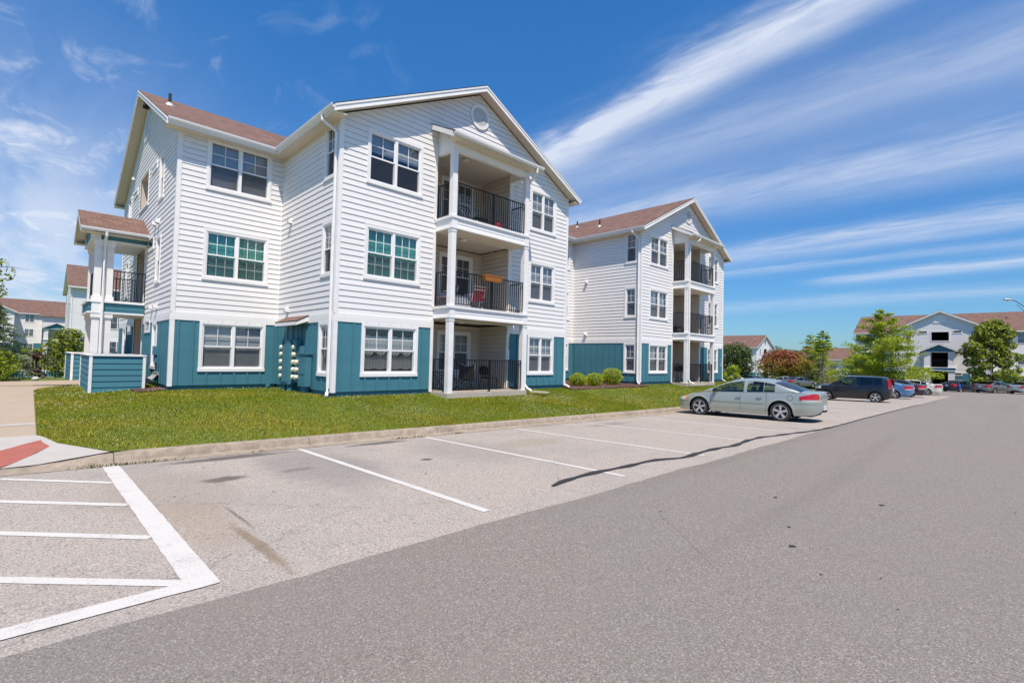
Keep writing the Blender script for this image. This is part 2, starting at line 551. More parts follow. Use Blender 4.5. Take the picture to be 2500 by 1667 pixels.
    cc = t.mix(t.ramp(w, 0.56, 0.70), (0.55, 0.535, 0.505), (0.36, 0.33, 0.30))
    t.put(bs.inputs['Base Color'], cc)
    bs.inputs['Roughness'].default_value = 0.8
    # ---- kerb concrete, weathered tan
    m, t, bs = new_mat('kerb_concrete')
    geo = t.new('ShaderNodeNewGeometry')
    P = geo.outputs['Position']
    x, y, z = t.sep(P)
    n1 = t.noise(P, 7.0, 5, 0.7)
    n2 = t.noise(P, 1.1, 4, 0.6)
    n3 = t.noise(P, 90.0, 2)
    cc = t.mix(t.ramp(n1, 0.3, 0.7), (0.215, 0.165, 0.118), (0.360, 0.300, 0.235))
    cc = t.mix(t.ramp(n2, 0.45, 0.75, 0.0, 0.65), cc, (0.135, 0.105, 0.082))
    cc = t.mix(t.math('MULTIPLY', n3, 0.25), cc, (0.43, 0.38, 0.31))
    jx = t.math('ABSOLUTE', t.math('SUBTRACT', t.math('FRACT', t.math('DIVIDE', t.math('ADD', x, 40.3), 3.05)), 0.5))
    cc = t.mix(t.ramp(jx, 0.0015, 0.004, 0.85, 0.0), cc, (0.06, 0.05, 0.04))
    t.put(bs.inputs['Base Color'], cc)
    bs.inputs['Roughness'].default_value = 0.9
    b = t.new('ShaderNodeBump')
    b.inputs['Strength'].default_value = 0.4
    b.inputs['Distance'].default_value = 0.01
    t.l.new(n1, b.inputs['Height'])
    t.l.new(b.outputs[0], bs.inputs['Normal'])
    # ---- walk
    m, t, bs = new_mat('walk_concrete')
    geo = t.new('ShaderNodeNewGeometry')
    P = geo.outputs['Position']
    n1 = t.noise(P, 2.2, 5, 0.65)
    n2 = t.noise(P, 60.0, 3, 0.7)
    cc = t.mix(n1, (0.315, 0.240, 0.172), (0.405, 0.325, 0.245))
    cc = t.mix(t.math('MULTIPLY', n2, 0.3), cc, (0.43, 0.36, 0.28))
    t.put(bs.inputs['Base Color'], cc)
    bs.inputs['Roughness'].default_value = 0.9
    simple('ramp_red', (0.33, 0.100, 0.072), 0.85, var=0.18, scale=5)
    simple('ramp_grey', (0.40, 0.375, 0.345), 0.85, var=0.12, scale=5)
    simple('crack_tar', (0.022, 0.021, 0.021), 0.6, var=0.3, scale=12)
    # ---- lawn soil / turf base and far grassland
    m, t, bs = new_mat('turf')
    geo = t.new('ShaderNodeNewGeometry')
    P = geo.outputs['Position']
    n1 = t.noise(P, 0.9, 4, 0.6)
    n2 = t.noise(P, 18.0, 4, 0.7)
    cc = t.mix(t.ramp(n1, 0.3, 0.7), (0.105, 0.150, 0.014), (0.170, 0.185, 0.024))
    cc = t.mix(t.ramp(n2, 0.3, 0.75), cc, (0.075, 0.095, 0.014))
    t.put(bs.inputs['Base Color'], cc)
    bs.inputs['Roughness'].default_value = 0.95


pave_mats()


# ------------------------------------------------------------------ mesh helper
class MB:
    def __init__(self):
        self.v = []
        self.f = []
        self.m = []
        self.mats = []

    def mi(self, name):
        if name not in self.mats:
            self.mats.append(name)
        return self.mats.index(name)

    def add(self, vs, fs, mat):
        o = len(self.v)
        i = self.mi(mat)
        self.v += [tuple(p) for p in vs]
        for f in fs:
            self.f.append(tuple(o + k for k in f))
            self.m.append(i)

    def quad(self, a, b, c, d, mat):
        self.add([a, b, c, d], [(0, 1, 2, 3)], mat)

    def poly(self, pts, mat):
        self.add(pts, [tuple(range(len(pts)))], mat)

    def hexa(self, p, mat):
        """p: 8 corners, bottom ring 0-3 then top ring 4-7"""
        self.add(p, [(3, 2, 1, 0), (4, 5, 6, 7), (0, 1, 5, 4), (1, 2, 6, 5), (2, 3, 7, 6), (3, 0, 4, 7)], mat)

    def box(self, x0, x1, y0, y1, z0, z1, mat):
        self.hexa([(x0, y0, z0), (x1, y0, z0), (x1, y1, z0), (x0, y1, z0),
                   (x0, y0, z1), (x1, y0, z1), (x1, y1, z1), (x0, y1, z1)], mat)

    def obox(self, c, ax, ay, az, mat):
        c, ax, ay, az = map(Vector, (c, ax, ay, az))
        p = [c - ax - ay - az, c + ax - ay - az, c + ax + ay - az, c - ax + ay - az,
             c - ax - ay + az, c + ax - ay + az, c + ax + ay + az, c - ax + ay + az]
        self.hexa(p, mat)

    def prism(self, poly, vec, mat):
        """extrude a planar polygon (list of 3d points) along vec"""
        n = len(poly)
        vec = Vector(vec)
        a = [Vector(p) for p in poly]
        b = [p + vec for p in a]
        fs = [tuple(range(n - 1, -1, -1)), tuple(range(n, 2 * n))]
        fs += [(i, (i + 1) % n, n + (i + 1) % n, n + i) for i in range(n)]
        self.add(a + b, fs, mat)

    def tube(self, path, r, mat, n=6, r1=None, cap=True):
        path = [Vector(p) for p in path]
        vs, fs = [], []
        k = len(path)
        for i, p in enumerate(path):
            d = (path[min(i + 1, k - 1)] - path[max(i - 1, 0)])
            d = d.normalized() if d.length > 1e-9 else Vector((0, 0, 1))
            s = d.cross(Vector((0, 0, 1)))
            if s.length < 0.05:
                s = d.cross(Vector((1, 0, 0)))
            s.normalize()
            q = s.cross(d)
            rr = r if r1 is None else r + (r1 - r) * i / max(1, k - 1)
            for j in range(n):
                a = 2 * math.pi * (j + 0.5) / n
                vs.append(p + (s * math.cos(a) + q * math.sin(a)) * rr)
        for i in range(k - 1):
            for j in range(n):
                fs.append((i * n + j, i * n + (j + 1) % n, (i + 1) * n + (j + 1) % n, (i + 1) * n + j))
        if cap:
            fs.append(tuple(range(n - 1, -1, -1)))
            fs.append(tuple((k - 1) * n + j for j in range(n)))
        self.add(vs, fs, mat)

    def lathe(self, prof, o, axis, mat, n=16):
        """prof: (radius, height) pairs along axis from o"""
        o = Vector(o)
        a = Vector(axis).normalized()
        s = a.cross(Vector((0, 0, 1)))
        if s.length < 0.05:
            s = Vector((1, 0, 0))
        s.normalize()
        q = a.cross(s)
        vs, fs = [], []
        for r, h in prof:
            for j in range(n):
                t = 2 * math.pi * j / n
                vs.append(o + a * h + (s * math.cos(t) + q * math.sin(t)) * r)
        for i in range(len(prof) - 1):
            for j in range(n):
                fs.append((i * n + j, i * n + (j + 1) % n, (i + 1) * n + (j + 1) % n, (i + 1) * n + j))
        self.add(vs, fs, mat)

    def grid(self, rows, mat, flip=False, matf=None):
        """rows: list of equal-length point lists"""
        nr, nc = len(rows), len(rows[0])
        o = len(self.v)
        for r in rows:
            self.v += [tuple(p) for p in r]
        for i in range(nr - 1):
            for j in range(nc - 1):
                mt = matf(i, j) if matf else mat
                if mt is None:
                    continue
                q = (o + i * nc + j, o + i * nc + j + 1, o + (i + 1) * nc + j + 1, o + (i + 1) * nc + j)
                self.f.append(q[::-1] if flip else q)
                self.m.append(self.mi(mt))

    def build(self, name, parent=None, origin=(0, 0, 0), smooth=False, auto=None):
        me = bpy.data.meshes.new(name)
        ox, oy, oz = origin
        me.from_pydata([(p[0] - ox, p[1] - oy, p[2] - oz) for p in self.v], [], self.f)
        for nm in self.mats:
            me.materials.append(MATS[nm])
        if self.m:
            me.polygons.foreach_set('material_index', self.m)
        if smooth:
            me.polygons.foreach_set('use_smooth', [True] * len(me.polygons))
            if auto is not None:
                me.set_sharp_from_angle(angle=R(auto))
        me.update()
        ob = bpy.data.objects.new(name, me)
        col.objects.link(ob)
        if parent:
            ob.parent = parent
        return ob


def raw_mesh(name, verts, faces_flat, nper, mats, mi, parent=None, smooth=False):
    """fast mesh from numpy: verts (n,3), faces_flat (m*nper,)"""
    me = bpy.data.meshes.new(name)
    nv = len(verts)
    nf = len(faces_flat) // nper
    me.vertices.add(nv)
    me.vertices.foreach_set('co', np.asarray(verts, dtype=np.float32).ravel())
    me.loops.add(nf * nper)
    me.loops.foreach_set('vertex_index', np.asarray(faces_flat, dtype=np.int32))
    me.polygons.add(nf)
    me.polygons.foreach_set('loop_start', np.arange(0, nf * nper, nper, dtype=np.int32))
    me.polygons.foreach_set('loop_total', np.full(nf, nper, dtype=np.int32))
    for m in mats:
        me.materials.append(MATS[m])
    me.polygons.foreach_set('material_index', np.asarray(mi, dtype=np.int32))
    me.update(calc_edges=True)
    ob = bpy.data.objects.new(name, me)
    col.objects.link(ob)
    if parent:
        ob.parent = parent
    return ob


def tag(o, label=None, cat=None, group=None, kind=None):
    if label:
        o['label'] = label
    if cat:
        o['category'] = cat
    if group:
        o['group'] = group
    if kind:
        o['kind'] = kind
    return o


def thing(name, loc, label, cat, group=None, rz=0.0):
    o = bpy.data.objects.new(name, None)
    o.empty_display_size = 0.3
    col.objects.link(o)
    o.location = loc
    o.rotation_euler = (0, 0, rz)
    return tag(o, label, cat, group)


def lerp(a, b, t):
    return a + (b - a) * t


def sstep(a, b, x):
    t = min(1.0, max(0.0, (x - a) / (b - a)))
    return t * t * (3 - 2 * t)


def interp(x, xs, ys):
    return float(np.interp(x, xs, ys))
# ================================================================== GROUND
def P(x, y):
    """paved plane of the car park"""
    return -0.7291 - 0.0101 * x - 0.0202 * y - 0.006 * max(0.0, x - 15.0)


def yg(x):
    """front edge of the kerb gutter"""
    return -4.13 - 0.04 * (min(x, 11.0) + 4.6)


def zleft(y):
    return interp(y, [-60, -3.85, 2, 6.0, 12.0, 25.0, 36.0, 60.0, 130, 400], [0.45, -0.47, -0.30, -0.19, -0.13, -0.58, -0.95, -0.35, -0.40, -1])


def T(x, y):
    """open land away from the paving"""
    w = sstep(6.0, 55.0, x)
    right = -0.73 - 0.0101 * x - 0.006 * max(0.0, x - 15) - 0.0202 * min(40, max(-40, y))
    right = max(right, -3.3)
    return lerp(zleft(y), right, w)


def lawn_z(x, y):
    yk = yg(x) + 0.60
    zk = P(x, yk) + 0.135
    if y <= yk:
        zf = zk
    elif y < 0:
        t = (y - yk) / (0 - yk)
        zf = lerp(zk, -0.055, t ** 0.85)
    else:
        zf = -0.055
    wl = sstep(-3.0, -6.0, x)
    wr = sstep(27.6, 36.0, x)
    z = lerp(zf, zleft(max(y, -3.85)), wl)
    if wr > 0:
        z = lerp(z, min(zf, lerp(zk, T(x, y), sstep(yk, yk + 6, y))), wr)
    return z


# far land, one sheet to the horizon (dropped where the paving and the lawn lie over it)
xs = [-900, -500, -300, -180, -110, -70, -45, -30] + [x * 1.0 for x in range(-24, 60, 4)] + [60, 70, 80, 90, 100, 120, 140, 170, 220, 300, 450, 700, 1000]
ys = [-900, -500, -300, -180, -110, -70, -45, -30, -20, -10, -4, 0, 5, 10, 14, 17, 20, 25, 30, 36, 45, 60, 80, 100, 130, 170, 230, 320, 480, 700, 1000]


def far_z(x, y):
    z = T(x, y)
    if -26 < x < 110 and y < 17.5:
        z = min(z, P(x, max(y, -60)) - 0.35) if y < -3.5 else min(z - 0.35, -0.6)
    if y <= -26:
        z = min(z, P(max(-26, min(x, 110)), -30) - 0.3)
    return z


mb = MB()
mb.grid([[(x, y, far_z(x, y)) for x in xs] for y in ys], 'turf')
tag(mb.build('ground', smooth=True), kind='structure')

# parking bays and drive
mb = MB()
bx = list(np.arange(-30, 72.1, 1.5))
mb.grid([[(x, y, P(x, y)) for x in bx] for y in (-10.35, -8.2, -6.2)] +
        [[(x, yg(x) + 0.02, P(x, yg(x) + 0.02)) for x in bx]], 'worn_pavement')
tag(mb.build('parking_lot'), kind='structure')
mb = MB()
ex = list(np.arange(-30, 110.1, 0.22))
edge = [-9.95 + 0.018 * math.sin(x * 1.7) + 0.03 * (random.random() - .5) - (x - 50) * 0.0 for x in ex]
edge = [e if x < 52 else e + min(6.0, (x - 52) * 0.55) for e, x in zip(edge, ex)]
row0 = [(x, e, P(x, e) + 0.006) for x, e in zip(ex, edge)]
mb.grid([[(x, -30, P(x, -30) + 0.006) for x in ex], [(x, -16, P(x, -16) + 0.006) for x in ex], row0], 'drive_asphalt')
tag(mb.build('road'), kind='structure')
# the other car park beyond the small green at the right
mb = MB()
fx = list(np.arange(56, 112, 4.0))
mb.grid([[(x, y, T(x, y) + 0.03) for x in fx] for y in (7.5, 12, 18, 25)], 'drive_asphalt')
tag(mb.build('far_parking_lot'), kind='structure')

# kerb with gutter
mb = MB()
kx = list(np.arange(-6.6, 58.1, 0.4))
rows = []
for x in kx:
    g = yg(x)
    h = 0.135 * sstep(-6.3, -4.9, x)
    prof = [(0.0, 0.005), (0.36, 0.0), (0.385, 0.012), (0.42, h * 0.86 + .004), (0.445, h + .006), (0.60, h + 0.010), (0.605, -0.25)]
    rows.append([(x, g + a, P(x, g + a) + b) for a, b in prof])
rows = [[r[j] for r in rows] for j in range(len(rows[0]))]
mb.grid(rows, 'kerb_concrete')
tag(mb.build('kerb', smooth=True, auto=40), kind='structure')
# gutter running on across the ramp mouth at the left
mb = MB()
kx2 = [-14, -11, -9, -7.6, -6.6]
mb.grid([[(x, yg(x) + a, P(x, yg(x) + a) + b) for x in kx2] for a, b in ((0, .005), (0.36, 0.002), (0.60, 0.014), (0.62, -0.2))], 'kerb_concrete')
tag(mb.build('ramp_gutter'), kind='structure')

# painted lines (sheets 5 mm above the bays)


def line_obj(a, b, w, seg=0.4, dz=0.0045):
    a, b = Vector((a[0], a[1], 0)), Vector((b[0], b[1], 0))
    d = b - a
    L = d.length
    d.normalize()
    s = Vector((-d.y, d.x, 0)) * w / 2
    n = max(2, int(L / seg))
    rows = [[], []]
    for i in range(n + 1):
        p = a + d * (L * i / n)
        for k, sg in enumerate((-1, 1)):
            q = p + s * (sg * (1 + 0.09 * (random.random() - .5)))
            rows[k].append((q.x, q.y, P(q.x, q.y) + dz))
    m = MB()
    m.grid(rows, 'line_paint', flip=True)
    return tag(m.build('painted_line'), kind='structure')


line_obj((-5.30, yg(-5.3) - 0.02), (-5.30, -9.62), 0.20, 0.15, 0.0061)
for k in range(1, 18):
    x = -5.30 + 2.765 * k
    line_obj((x, yg(x) - 0.03), (x - 0.02, -9.62 + (0.0 if k < 4 else 0.1)), 0.105)
for (a, b) in (((-5.4, -5.43), (-9.2, -1.2 - 0.0)), ((-5.4, -6.82), (-8.6, -3.45)), ((-5.4, -8.23), (-9.4, -4.05)), ((-5.4, -9.52), (-10.4, -4.55))):
    # hatching of the access aisle, cut off at the gutter
    ax, ay = a
    bx_, by = b
    t = 1.0
    if by > -4.25:
        t = (-4.25 - ay) / (by - ay)
    line_obj(a, (lerp(ax, bx_, t), lerp(ay, by, t)), 0.105, 0.15)
line_obj((-5.20, -9.60), (-12.5, -9.72), 0.17, 0.15, 0.0078)

# tar crack sealer wandering along the drive edge
mb = MB()
cp = [(-1.12, -9.34), (-0.80, -9.25), (-0.3, -9.20), (0.12, -9.19), (0.84, -9.24), (1.5, -9.23), (1.85, -9.27), (2.1, -9.36), (2.36, -9.46), (2.65, -9.47),
      (2.96, -9.43), (3.5, -9.41), (4.14, -9.42), (4.6, -9.50), (4.91, -9.48), (5.8, -9.38), (6.73, -9.38), (7.2, -9.5), (7.76, -9.57), (8.6, -9.72), (9.4, -9.85), (10.27, -9.93), (12.3, -9.97), (20, -9.97), (30, -9.96)]
cpx = []
for (a, b) in zip(cp[:-1], cp[1:]):
    n = max(1, int((b[0] - a[0]) / 0.12))
    cpx += [(lerp(a[0], b[0], i / n), lerp(a[1], b[1], i / n)) for i in range(n)]
r0, r1 = [], []
for i, (x, y) in enumerate(cpx):
    w = 0.050 + 0.018 * math.sin(i * 0.9) + 0.012 * random.random()
    w *= min(1.0, 0.45 + i * 0.15)
    if x > 11:
        w *= 0.7
    r0.append((x, y - w, P(x, y - w) + 0.011))
    r1.append((x, y + w, P(x, y + w) + 0.011))
mb.grid([r0, r1], 'crack_tar')
tag(mb.build('crack_seal'), kind='structure')
# thin open crack in the drive
mb = MB()
ck = [(0.10, -10.0), (0.0, -10.2), (-0.15, -10.35), (-0.5, -10.5), (-1.21, -10.97), (-1.7, -11.5), (-2.25, -12.03)]
r0, r1 = [], []
for i, (x, y) in enumerate(ck):
    w = 0.0022
    r0.append((x - w, y - w * .5, P(x, y) + 0.0095))
    r1.append((x + w, y + w * .5, P(x, y) + 0.0095))
mb.grid([r0, r1], 'crack_tar')
tag(mb.build('drive_crack'), kind='structure')
# flattened dark spots (old gum, tar drips) on the drive and bays
mb = MB()
spots = [(-1.2, -12.3, .03), (-0.6, -12.1, .022), (1.2, -12.6, .03), (0.6, -11.6, .03)]
for _ in range(60):
    qx, qy = random.uniform(-5, 16), random.uniform(-15.5, -5.0)
    spots.append((qx, qy, random.uniform(.004, .009) + .0007 * math.hypot(qx - CAM.x, qy - CAM.y)))
for x, y, r in spots:
    n = 9
    pts = []
    for i in range(n):
        a = 2 * math.pi * i / n
        rr = r * random.uniform(.6, 1.25)
        px_, py_ = x + rr * math.cos(a) * 1.3, y + rr * math.sin(a)
        pts.append((px_, py_, P(px_, py_) + 0.0105))
    mb.poly(pts, 'crack_tar')
tag(mb.build('pavement_spots'), kind='structure')

# lawn sheet
mb = MB()
lx = [-6.1, -6.05, -5.95, -5.8, -5.6, -5.4, -5.25, -5.0, -4.5] + list(np.arange(-4.0, 60.1, 0.75))


def lawn_front(x):
    # the lawn ends at the kerb, and at the ramp flare by the walk
    if x < -5.25:
        return interp(x, [-6.1, -5.98, -5.85, -5.25], [-1.45, -1.80, -2.35, yg(-5.25) + .61])
    return yg(x) + 0.602


rows = []
for j in range(22):
    r = []
    for x in lx:
        y0 = lawn_front(x)
        f = j / 21
        y = lerp(y0, 17.5, f ** 1.6)
        r.append((x, y, lawn_z(x, y)))
    rows.append(r)
mb.grid(rows, 'turf')
tag(mb.build('lawn', smooth=True), kind='structure')


# entrance walk: runs up beside the lawn and bends to the porch
def walk_right(y):
    """right-hand edge of the walk"""
    if y < 7.2:
        return -6.10
    if y < 9.6:
        t = (y - 7.2) / 2.4
        return -6.10 + 1.6 * (1 - math.sqrt(max(0, 1 - t * t)))
    return -3.2


def in_walk(x, y):
    return x < walk_right(y) and y < 12.2


mb = MB()
wy = [-1.45, 0.2, 2, 4, 6, 7.2] + list(np.arange(7.4, 9.6, 0.2)) + [9.59]
mb.grid([[(-12.5, y, zleft(y) + 0.016), (-8, y, zleft(y) + 0.016), (walk_right(y), y, zleft(y) + 0.016)] for y in wy], 'walk_concrete')
mb.grid([[(-12.5, y, zleft(y) + 0.016), (-8, y, zleft(y) + 0.016), (-4.9, y, lawn_z(-4.9, y) + .02), (-3.16, y, lawn_z(-3.16, y) + 0.03)] for y in (9.595, 10.4, 11.4, 12.2)], 'walk_concrete')
tag(mb.build('path', smooth=True, auto=30), kind='structure')


def flat_poly(name, pts, mat, dz):
    m = MB()
    m.poly([(x, y, zr(x, y) + dz) for x, y in pts], mat)
    return tag(m.build(name), kind='structure')


def zr(x, y):
    """ramp surface: from gutter up to the walk"""
    z0 = P(x, yg(x) + 0.6) + 0.015
    z1 = zleft(-1.45) + 0.016
    t = min(1, max(0, (y - (yg(x) + 0.6)) / (-1.45 - (yg(x) + 0.6))))
    fl = sstep(-6.3, -5.5, x) * 0.11 * (1 - t)
    return lerp(z0, z1, t) + fl


mb = MB()
rxs = [-12.5, -9, -7.5, -6.6, -6.1]
mb.grid([[(x, lerp(yg(x) + 0.6, -1.45, f), zr(x, lerp(yg(x) + .6, -1.45, f)) + 0.0) for x in rxs] for f in (0, .25, .5, .75, 1)], 'ramp_grey')
mb.add([(-6.1, -1.45, zr(-6.1, -1.45)), (-6.1, -2.5, zr(-6.1, -2.5)), (-6.1, yg(-6.1) + .6, zr(-6.1, yg(-6.1) + .6)), (-5.25, yg(-5.25) + .62, zr(-5.25, yg(-5.25) + .62) + 0.012), (-5.85, -2.35, zr(-5.85, -2.35) + .02), (-6.0, -1.75, zr(-6.0, -1.75) + .02)],
       [(1, 4, 5, 0), (2, 3, 4, 1)], 'ramp_grey')
tag(mb.build('kerb_ramp'), kind='structure')
mb = MB()
rows = [[], [], [], []]
for x in np.linspace(-9.2, -5.86, 26):
    yt = interp(x, [-9.2, -7.2, -6.5, -6.25, -5.98, -5.86], [-2.8, -2.65, -2.42, -2.1, -1.86, -2.2])
    yb_ = interp(x, [-9.2, -7.0, -6.5, -5.86], [-3.95, -3.75, -3.5, -2.33])
    for k in range(4):
        y = lerp(yb_, yt, k / 3)
        rows[k].append((x, y, zr(x, y) + 0.012))
mb.grid(rows, 'ramp_red')
tag(mb.build('ramp_marking'), kind='structure')
mb = MB()
mb.grid([[(x, y, zleft(y) + 0.021) for x in (-12.5, -8, -6.1)] for y in (-0.15, 0.12)], 'ramp_grey')
tag(mb.build('walk_band'), kind='structure')
# mulch beds
mb = MB()
mb.grid([[(x, y, lawn_z(x, y) + 0.02 + 0.03 * random.random()) for x in np.arange(-3.95, -3.14, .1)] for y in np.arange(4.35, 6.0, .12)], 'mulch')
mb.grid([[(x, y, lawn_z(x, y) + 0.015 + 0.04 * random.random()) for x in np.arange(10.4, 17.0, .18)] for y in np.arange(-0.55 + 0, 4.55, .25)], 'mulch')
tag(mb.build('mulch_bed', smooth=True), kind='structure')


# ---- grass: one mass of blades with clover heads
def grass():
    V, F, M = [], [], []

    def blades(n, xr, yf, h0, h1, w):
        x = RNG.uniform(xr[0], xr[1], n)
        u = RNG.random(n)
        y = np.array([yf(a, b) for a, b in zip(x, u)])
        ok = np.array([not in_walk(a - 0.02, b) and not (10.3 < a < 16.9 and -0.62 < b < 4.6) and not (-0.02 < a < 10.5 and b > -0.02)
                       and not (16.7 < a < 27.3 and b > -0.02) and not (a > -3.2 and b > 4.45) and not (-5.0 < a < -3.5 and 5.55 < b < 9.3)
                       and not (-4.0 < a < -3.1 and 4.3 < b < 6.2) and not (3.3 < a < 7.2 and b > -1.03) and not (20.0 < a < 24.0 and b > -1.03)
                       and b > lawn_front(a) - .03
                       for a, b in zip(x, y)])
        return x[ok], y[ok]

    def yy(a, b):
        y0 = yg(a) + 0.59
        return y0 + b * (0.05 - y0)

    def yl(a, b):
        y0 = yg(a) + 0.59
        return y0 + b * (9.6 - y0)
    parts = []
    parts.append(blades(120000, (-6.12, -0.0), yl, 0, 0, 0))
    parts.append(blades(90000, (-0.0, 10.5), yy, 0, 0, 0))
    parts.append(blades(60000, (10.5, 34), yy, 0, 0, 0))
    x = np.concatenate([p[0] for p in parts])
    y = np.concatenate([p[1] for p in parts])
    n = len(x)
    z = np.array([lawn_z(a, b) for a, b in zip(x, y)]) - 0.004
    patch = np.sin(x * 1.9 + np.sin(y * 2.3)) + np.sin(y * 1.4 + x * .6) + np.sin(x * 4.1 + y * 3.3) * .6
    h = RNG.uniform(0.025, 0.060, n) * (1 + 0.22 * patch / 2)
    # ragged tall growth against the kerb
    h *= np.where(y - np.array([yg(a) for a in x]) < 0.75, 1.15, 1.0)
    w = RNG.uniform(0.006, 0.012, n)
    dist = np.hypot(x - CAM.x, y - CAM.y)
    w = w * np.clip(dist / 14, 0.9, 2.4)
    a = RNG.uniform(0, 2 * np.pi, n)
    lean = RNG.uniform(0.1, 0.8, n) * h
    la = RNG.uniform(0, 2 * np.pi, n)
    p0 = np.stack([x - np.cos(a) * w, y - np.sin(a) * w, z], 1)
    p1 = np.stack([x + np.cos(a) * w, y + np.sin(a) * w, z], 1)
    p2 = np.stack([x + np.cos(la) * lean, y + np.sin(la) * lean, z + h], 1)
    V = np.stack([p0, p1, p2], 1).reshape(-1, 3)
    F = np.arange(n * 3)
    dry = np.clip((patch + 0.4) * .24 + .25 * np.exp(-((x + 4.2) / 2.2) ** 2), 0.05, .72)
    mi = np.where(RNG.random(n) < dry, 1, np.where(RNG.random(n) < .25, 2, 0))
    # clover heads: small octahedra, gathered in drifts
    cx, cy = [], []
    while len(cx) < 3000:
        a_ = RNG.uniform(-6.1, 30)
        if RNG.random() < .62:
            a_ = RNG.uniform(-6.1, 9)
        b_ = yl(a_, RNG.random()) if a_ < 0 else yy(a_, RNG.random())
        if in_walk(a_, b_) or b_ < lawn_front(a_) or (a_ > -3.2 and b_ > 4.3) or (-5.0 < a_ < -3.4 and b_ > 5.3) or (a_ > -.05 and b_ > -.1) or (3.3 < a_ < 7.2 and b_ > -1.0):
            continue
        dr = math.sin(a_ * 1.1 + 1.0) + math.sin(b_ * 2.2 + a_ * .7) + .8 * math.sin(a_ * 2.9 - b_ * 1.7)
        if RNG.random() < min(1, max(0.05, .32 + .45 * dr)):
            cx.append(a_)
            cy.append(b_)
    cx, cy = np.array(cx), np.array(cy)
    cz = np.array([lawn_z(a_, b_) for a_, b_ in zip(cx, cy)]) + RNG.uniform(.04, .075, len(cx))
    r = RNG.uniform(.005, .0095, len(cx)) * np.clip(np.hypot(cx - CAM.x, cy - CAM.y) / 13, 1, 1.6)
    O = np.array([(1, 0, 0), (-1, 0, 0), (0, 1, 0), (0, -1, 0), (0, 0, 1), (0, 0, -1)], float)
    T_ = np.array([(0, 2, 4), (2, 1, 4), (1, 3, 4), (3, 0, 4), (2, 0, 5), (1, 2, 5), (3, 1, 5), (0, 3, 5)])
    CV = (np.stack([cx, cy, cz], 1)[:, None, :] + O[None] * r[:, None, None]).reshape(-1, 3)
    CF = (np.arange(len(cx))[:, None, None] * 6 + T_[None]).reshape(-1) + len(V)
    mi = np.concatenate([mi, np.full(len(cx) * 8, 3)])
    ob = raw_mesh('grass', np.concatenate([V, CV]), np.concatenate([F, CF]), 3, ['grass_blade', 'grass_dry', 'clover_leaf', 'clover_flower'], mi)
    tag(ob, 'mown green lawn dotted with white clover between kerb and building', 'grass', kind='stuff')


grass()
# weeds in the gutter joint
wm = MB()
for x0, n in ((-5.55, 26), (-5.2, 30), (-4.9, 22), (-4.6, 12), (-0.35, 26), (0.1, 24), (1.2, 26), (-3.2, 8), (6.6, 10)):
    for _ in range(n):
        x = x0 + random.gauss(0, .10)
        y = yg(x) + random.gauss(0.03, .025)
        z = P(x, y)
        a = random.uniform(0, 6.28)
        h = random.uniform(.02, .07)
        wm.add([(x - .009, y, z), (x + .009, y, z), (x + math.cos(a) * h * .7, y + math.sin(a) * h * .7, z + h)], [(0, 1, 2)], 'weed')
tag(wm.build('weeds'), 'straggling weeds growing in the gutter joint along the kerb', 'weeds', kind='stuff')
# ================================================================== BUILDING KIT
EXP = 0.1745          # siding exposure
Z3 = Vector((0, 0, 1))


class Frame:
    """a wall plane: s along d, z up, o outwards along n"""

    def __init__(self, o, d, n):
        self.o, self.d, self.n = Vector(o), Vector(d), Vector(n)

    def p(self, s, z, o=0.0):
        return self.o + self.d * s + Z3 * z + self.n * o

    def box(self, mb, s0, s1, z0, z1, o0, o1, mat):
        mb.hexa([self.p(s0, z0, o0), self.p(s1, z0, o0), self.p(s1, z0, o1), self.p(s0, z0, o1),
                 self.p(s0, z1, o0), self.p(s1, z1, o0), self.p(s1, z1, o1), self.p(s0, z1, o1)], mat)

    def quad(self, mb, s0, s1, z0, z1, o, mat):
        mb.quad(self.p(s0, z0, o), self.p(s1, z0, o), self.p(s1, z1, o), self.p(s0, z1, o), mat)


def span_at(top, z):
    """interval of s where the convex outline top(s) is above z"""
    ss = [p[0] for p in top]
    if z <= min(top[0][1], top[-1][1]) + 1e-6:
        return ss[0], ss[-1]
    lo = hi = None
    for (a, za), (b, zb) in zip(top[:-1], top[1:]):
        if za < z <= zb and zb > za:
            lo = a + (b - a) * (z - za) / (zb - za)
        if zb < z <= za and za > zb:
            hi = a + (b - a) * (za - z) / (za - zb)
    if lo is None:
        lo = ss[0]
    if hi is None:
        hi = ss[-1]
    return lo, hi


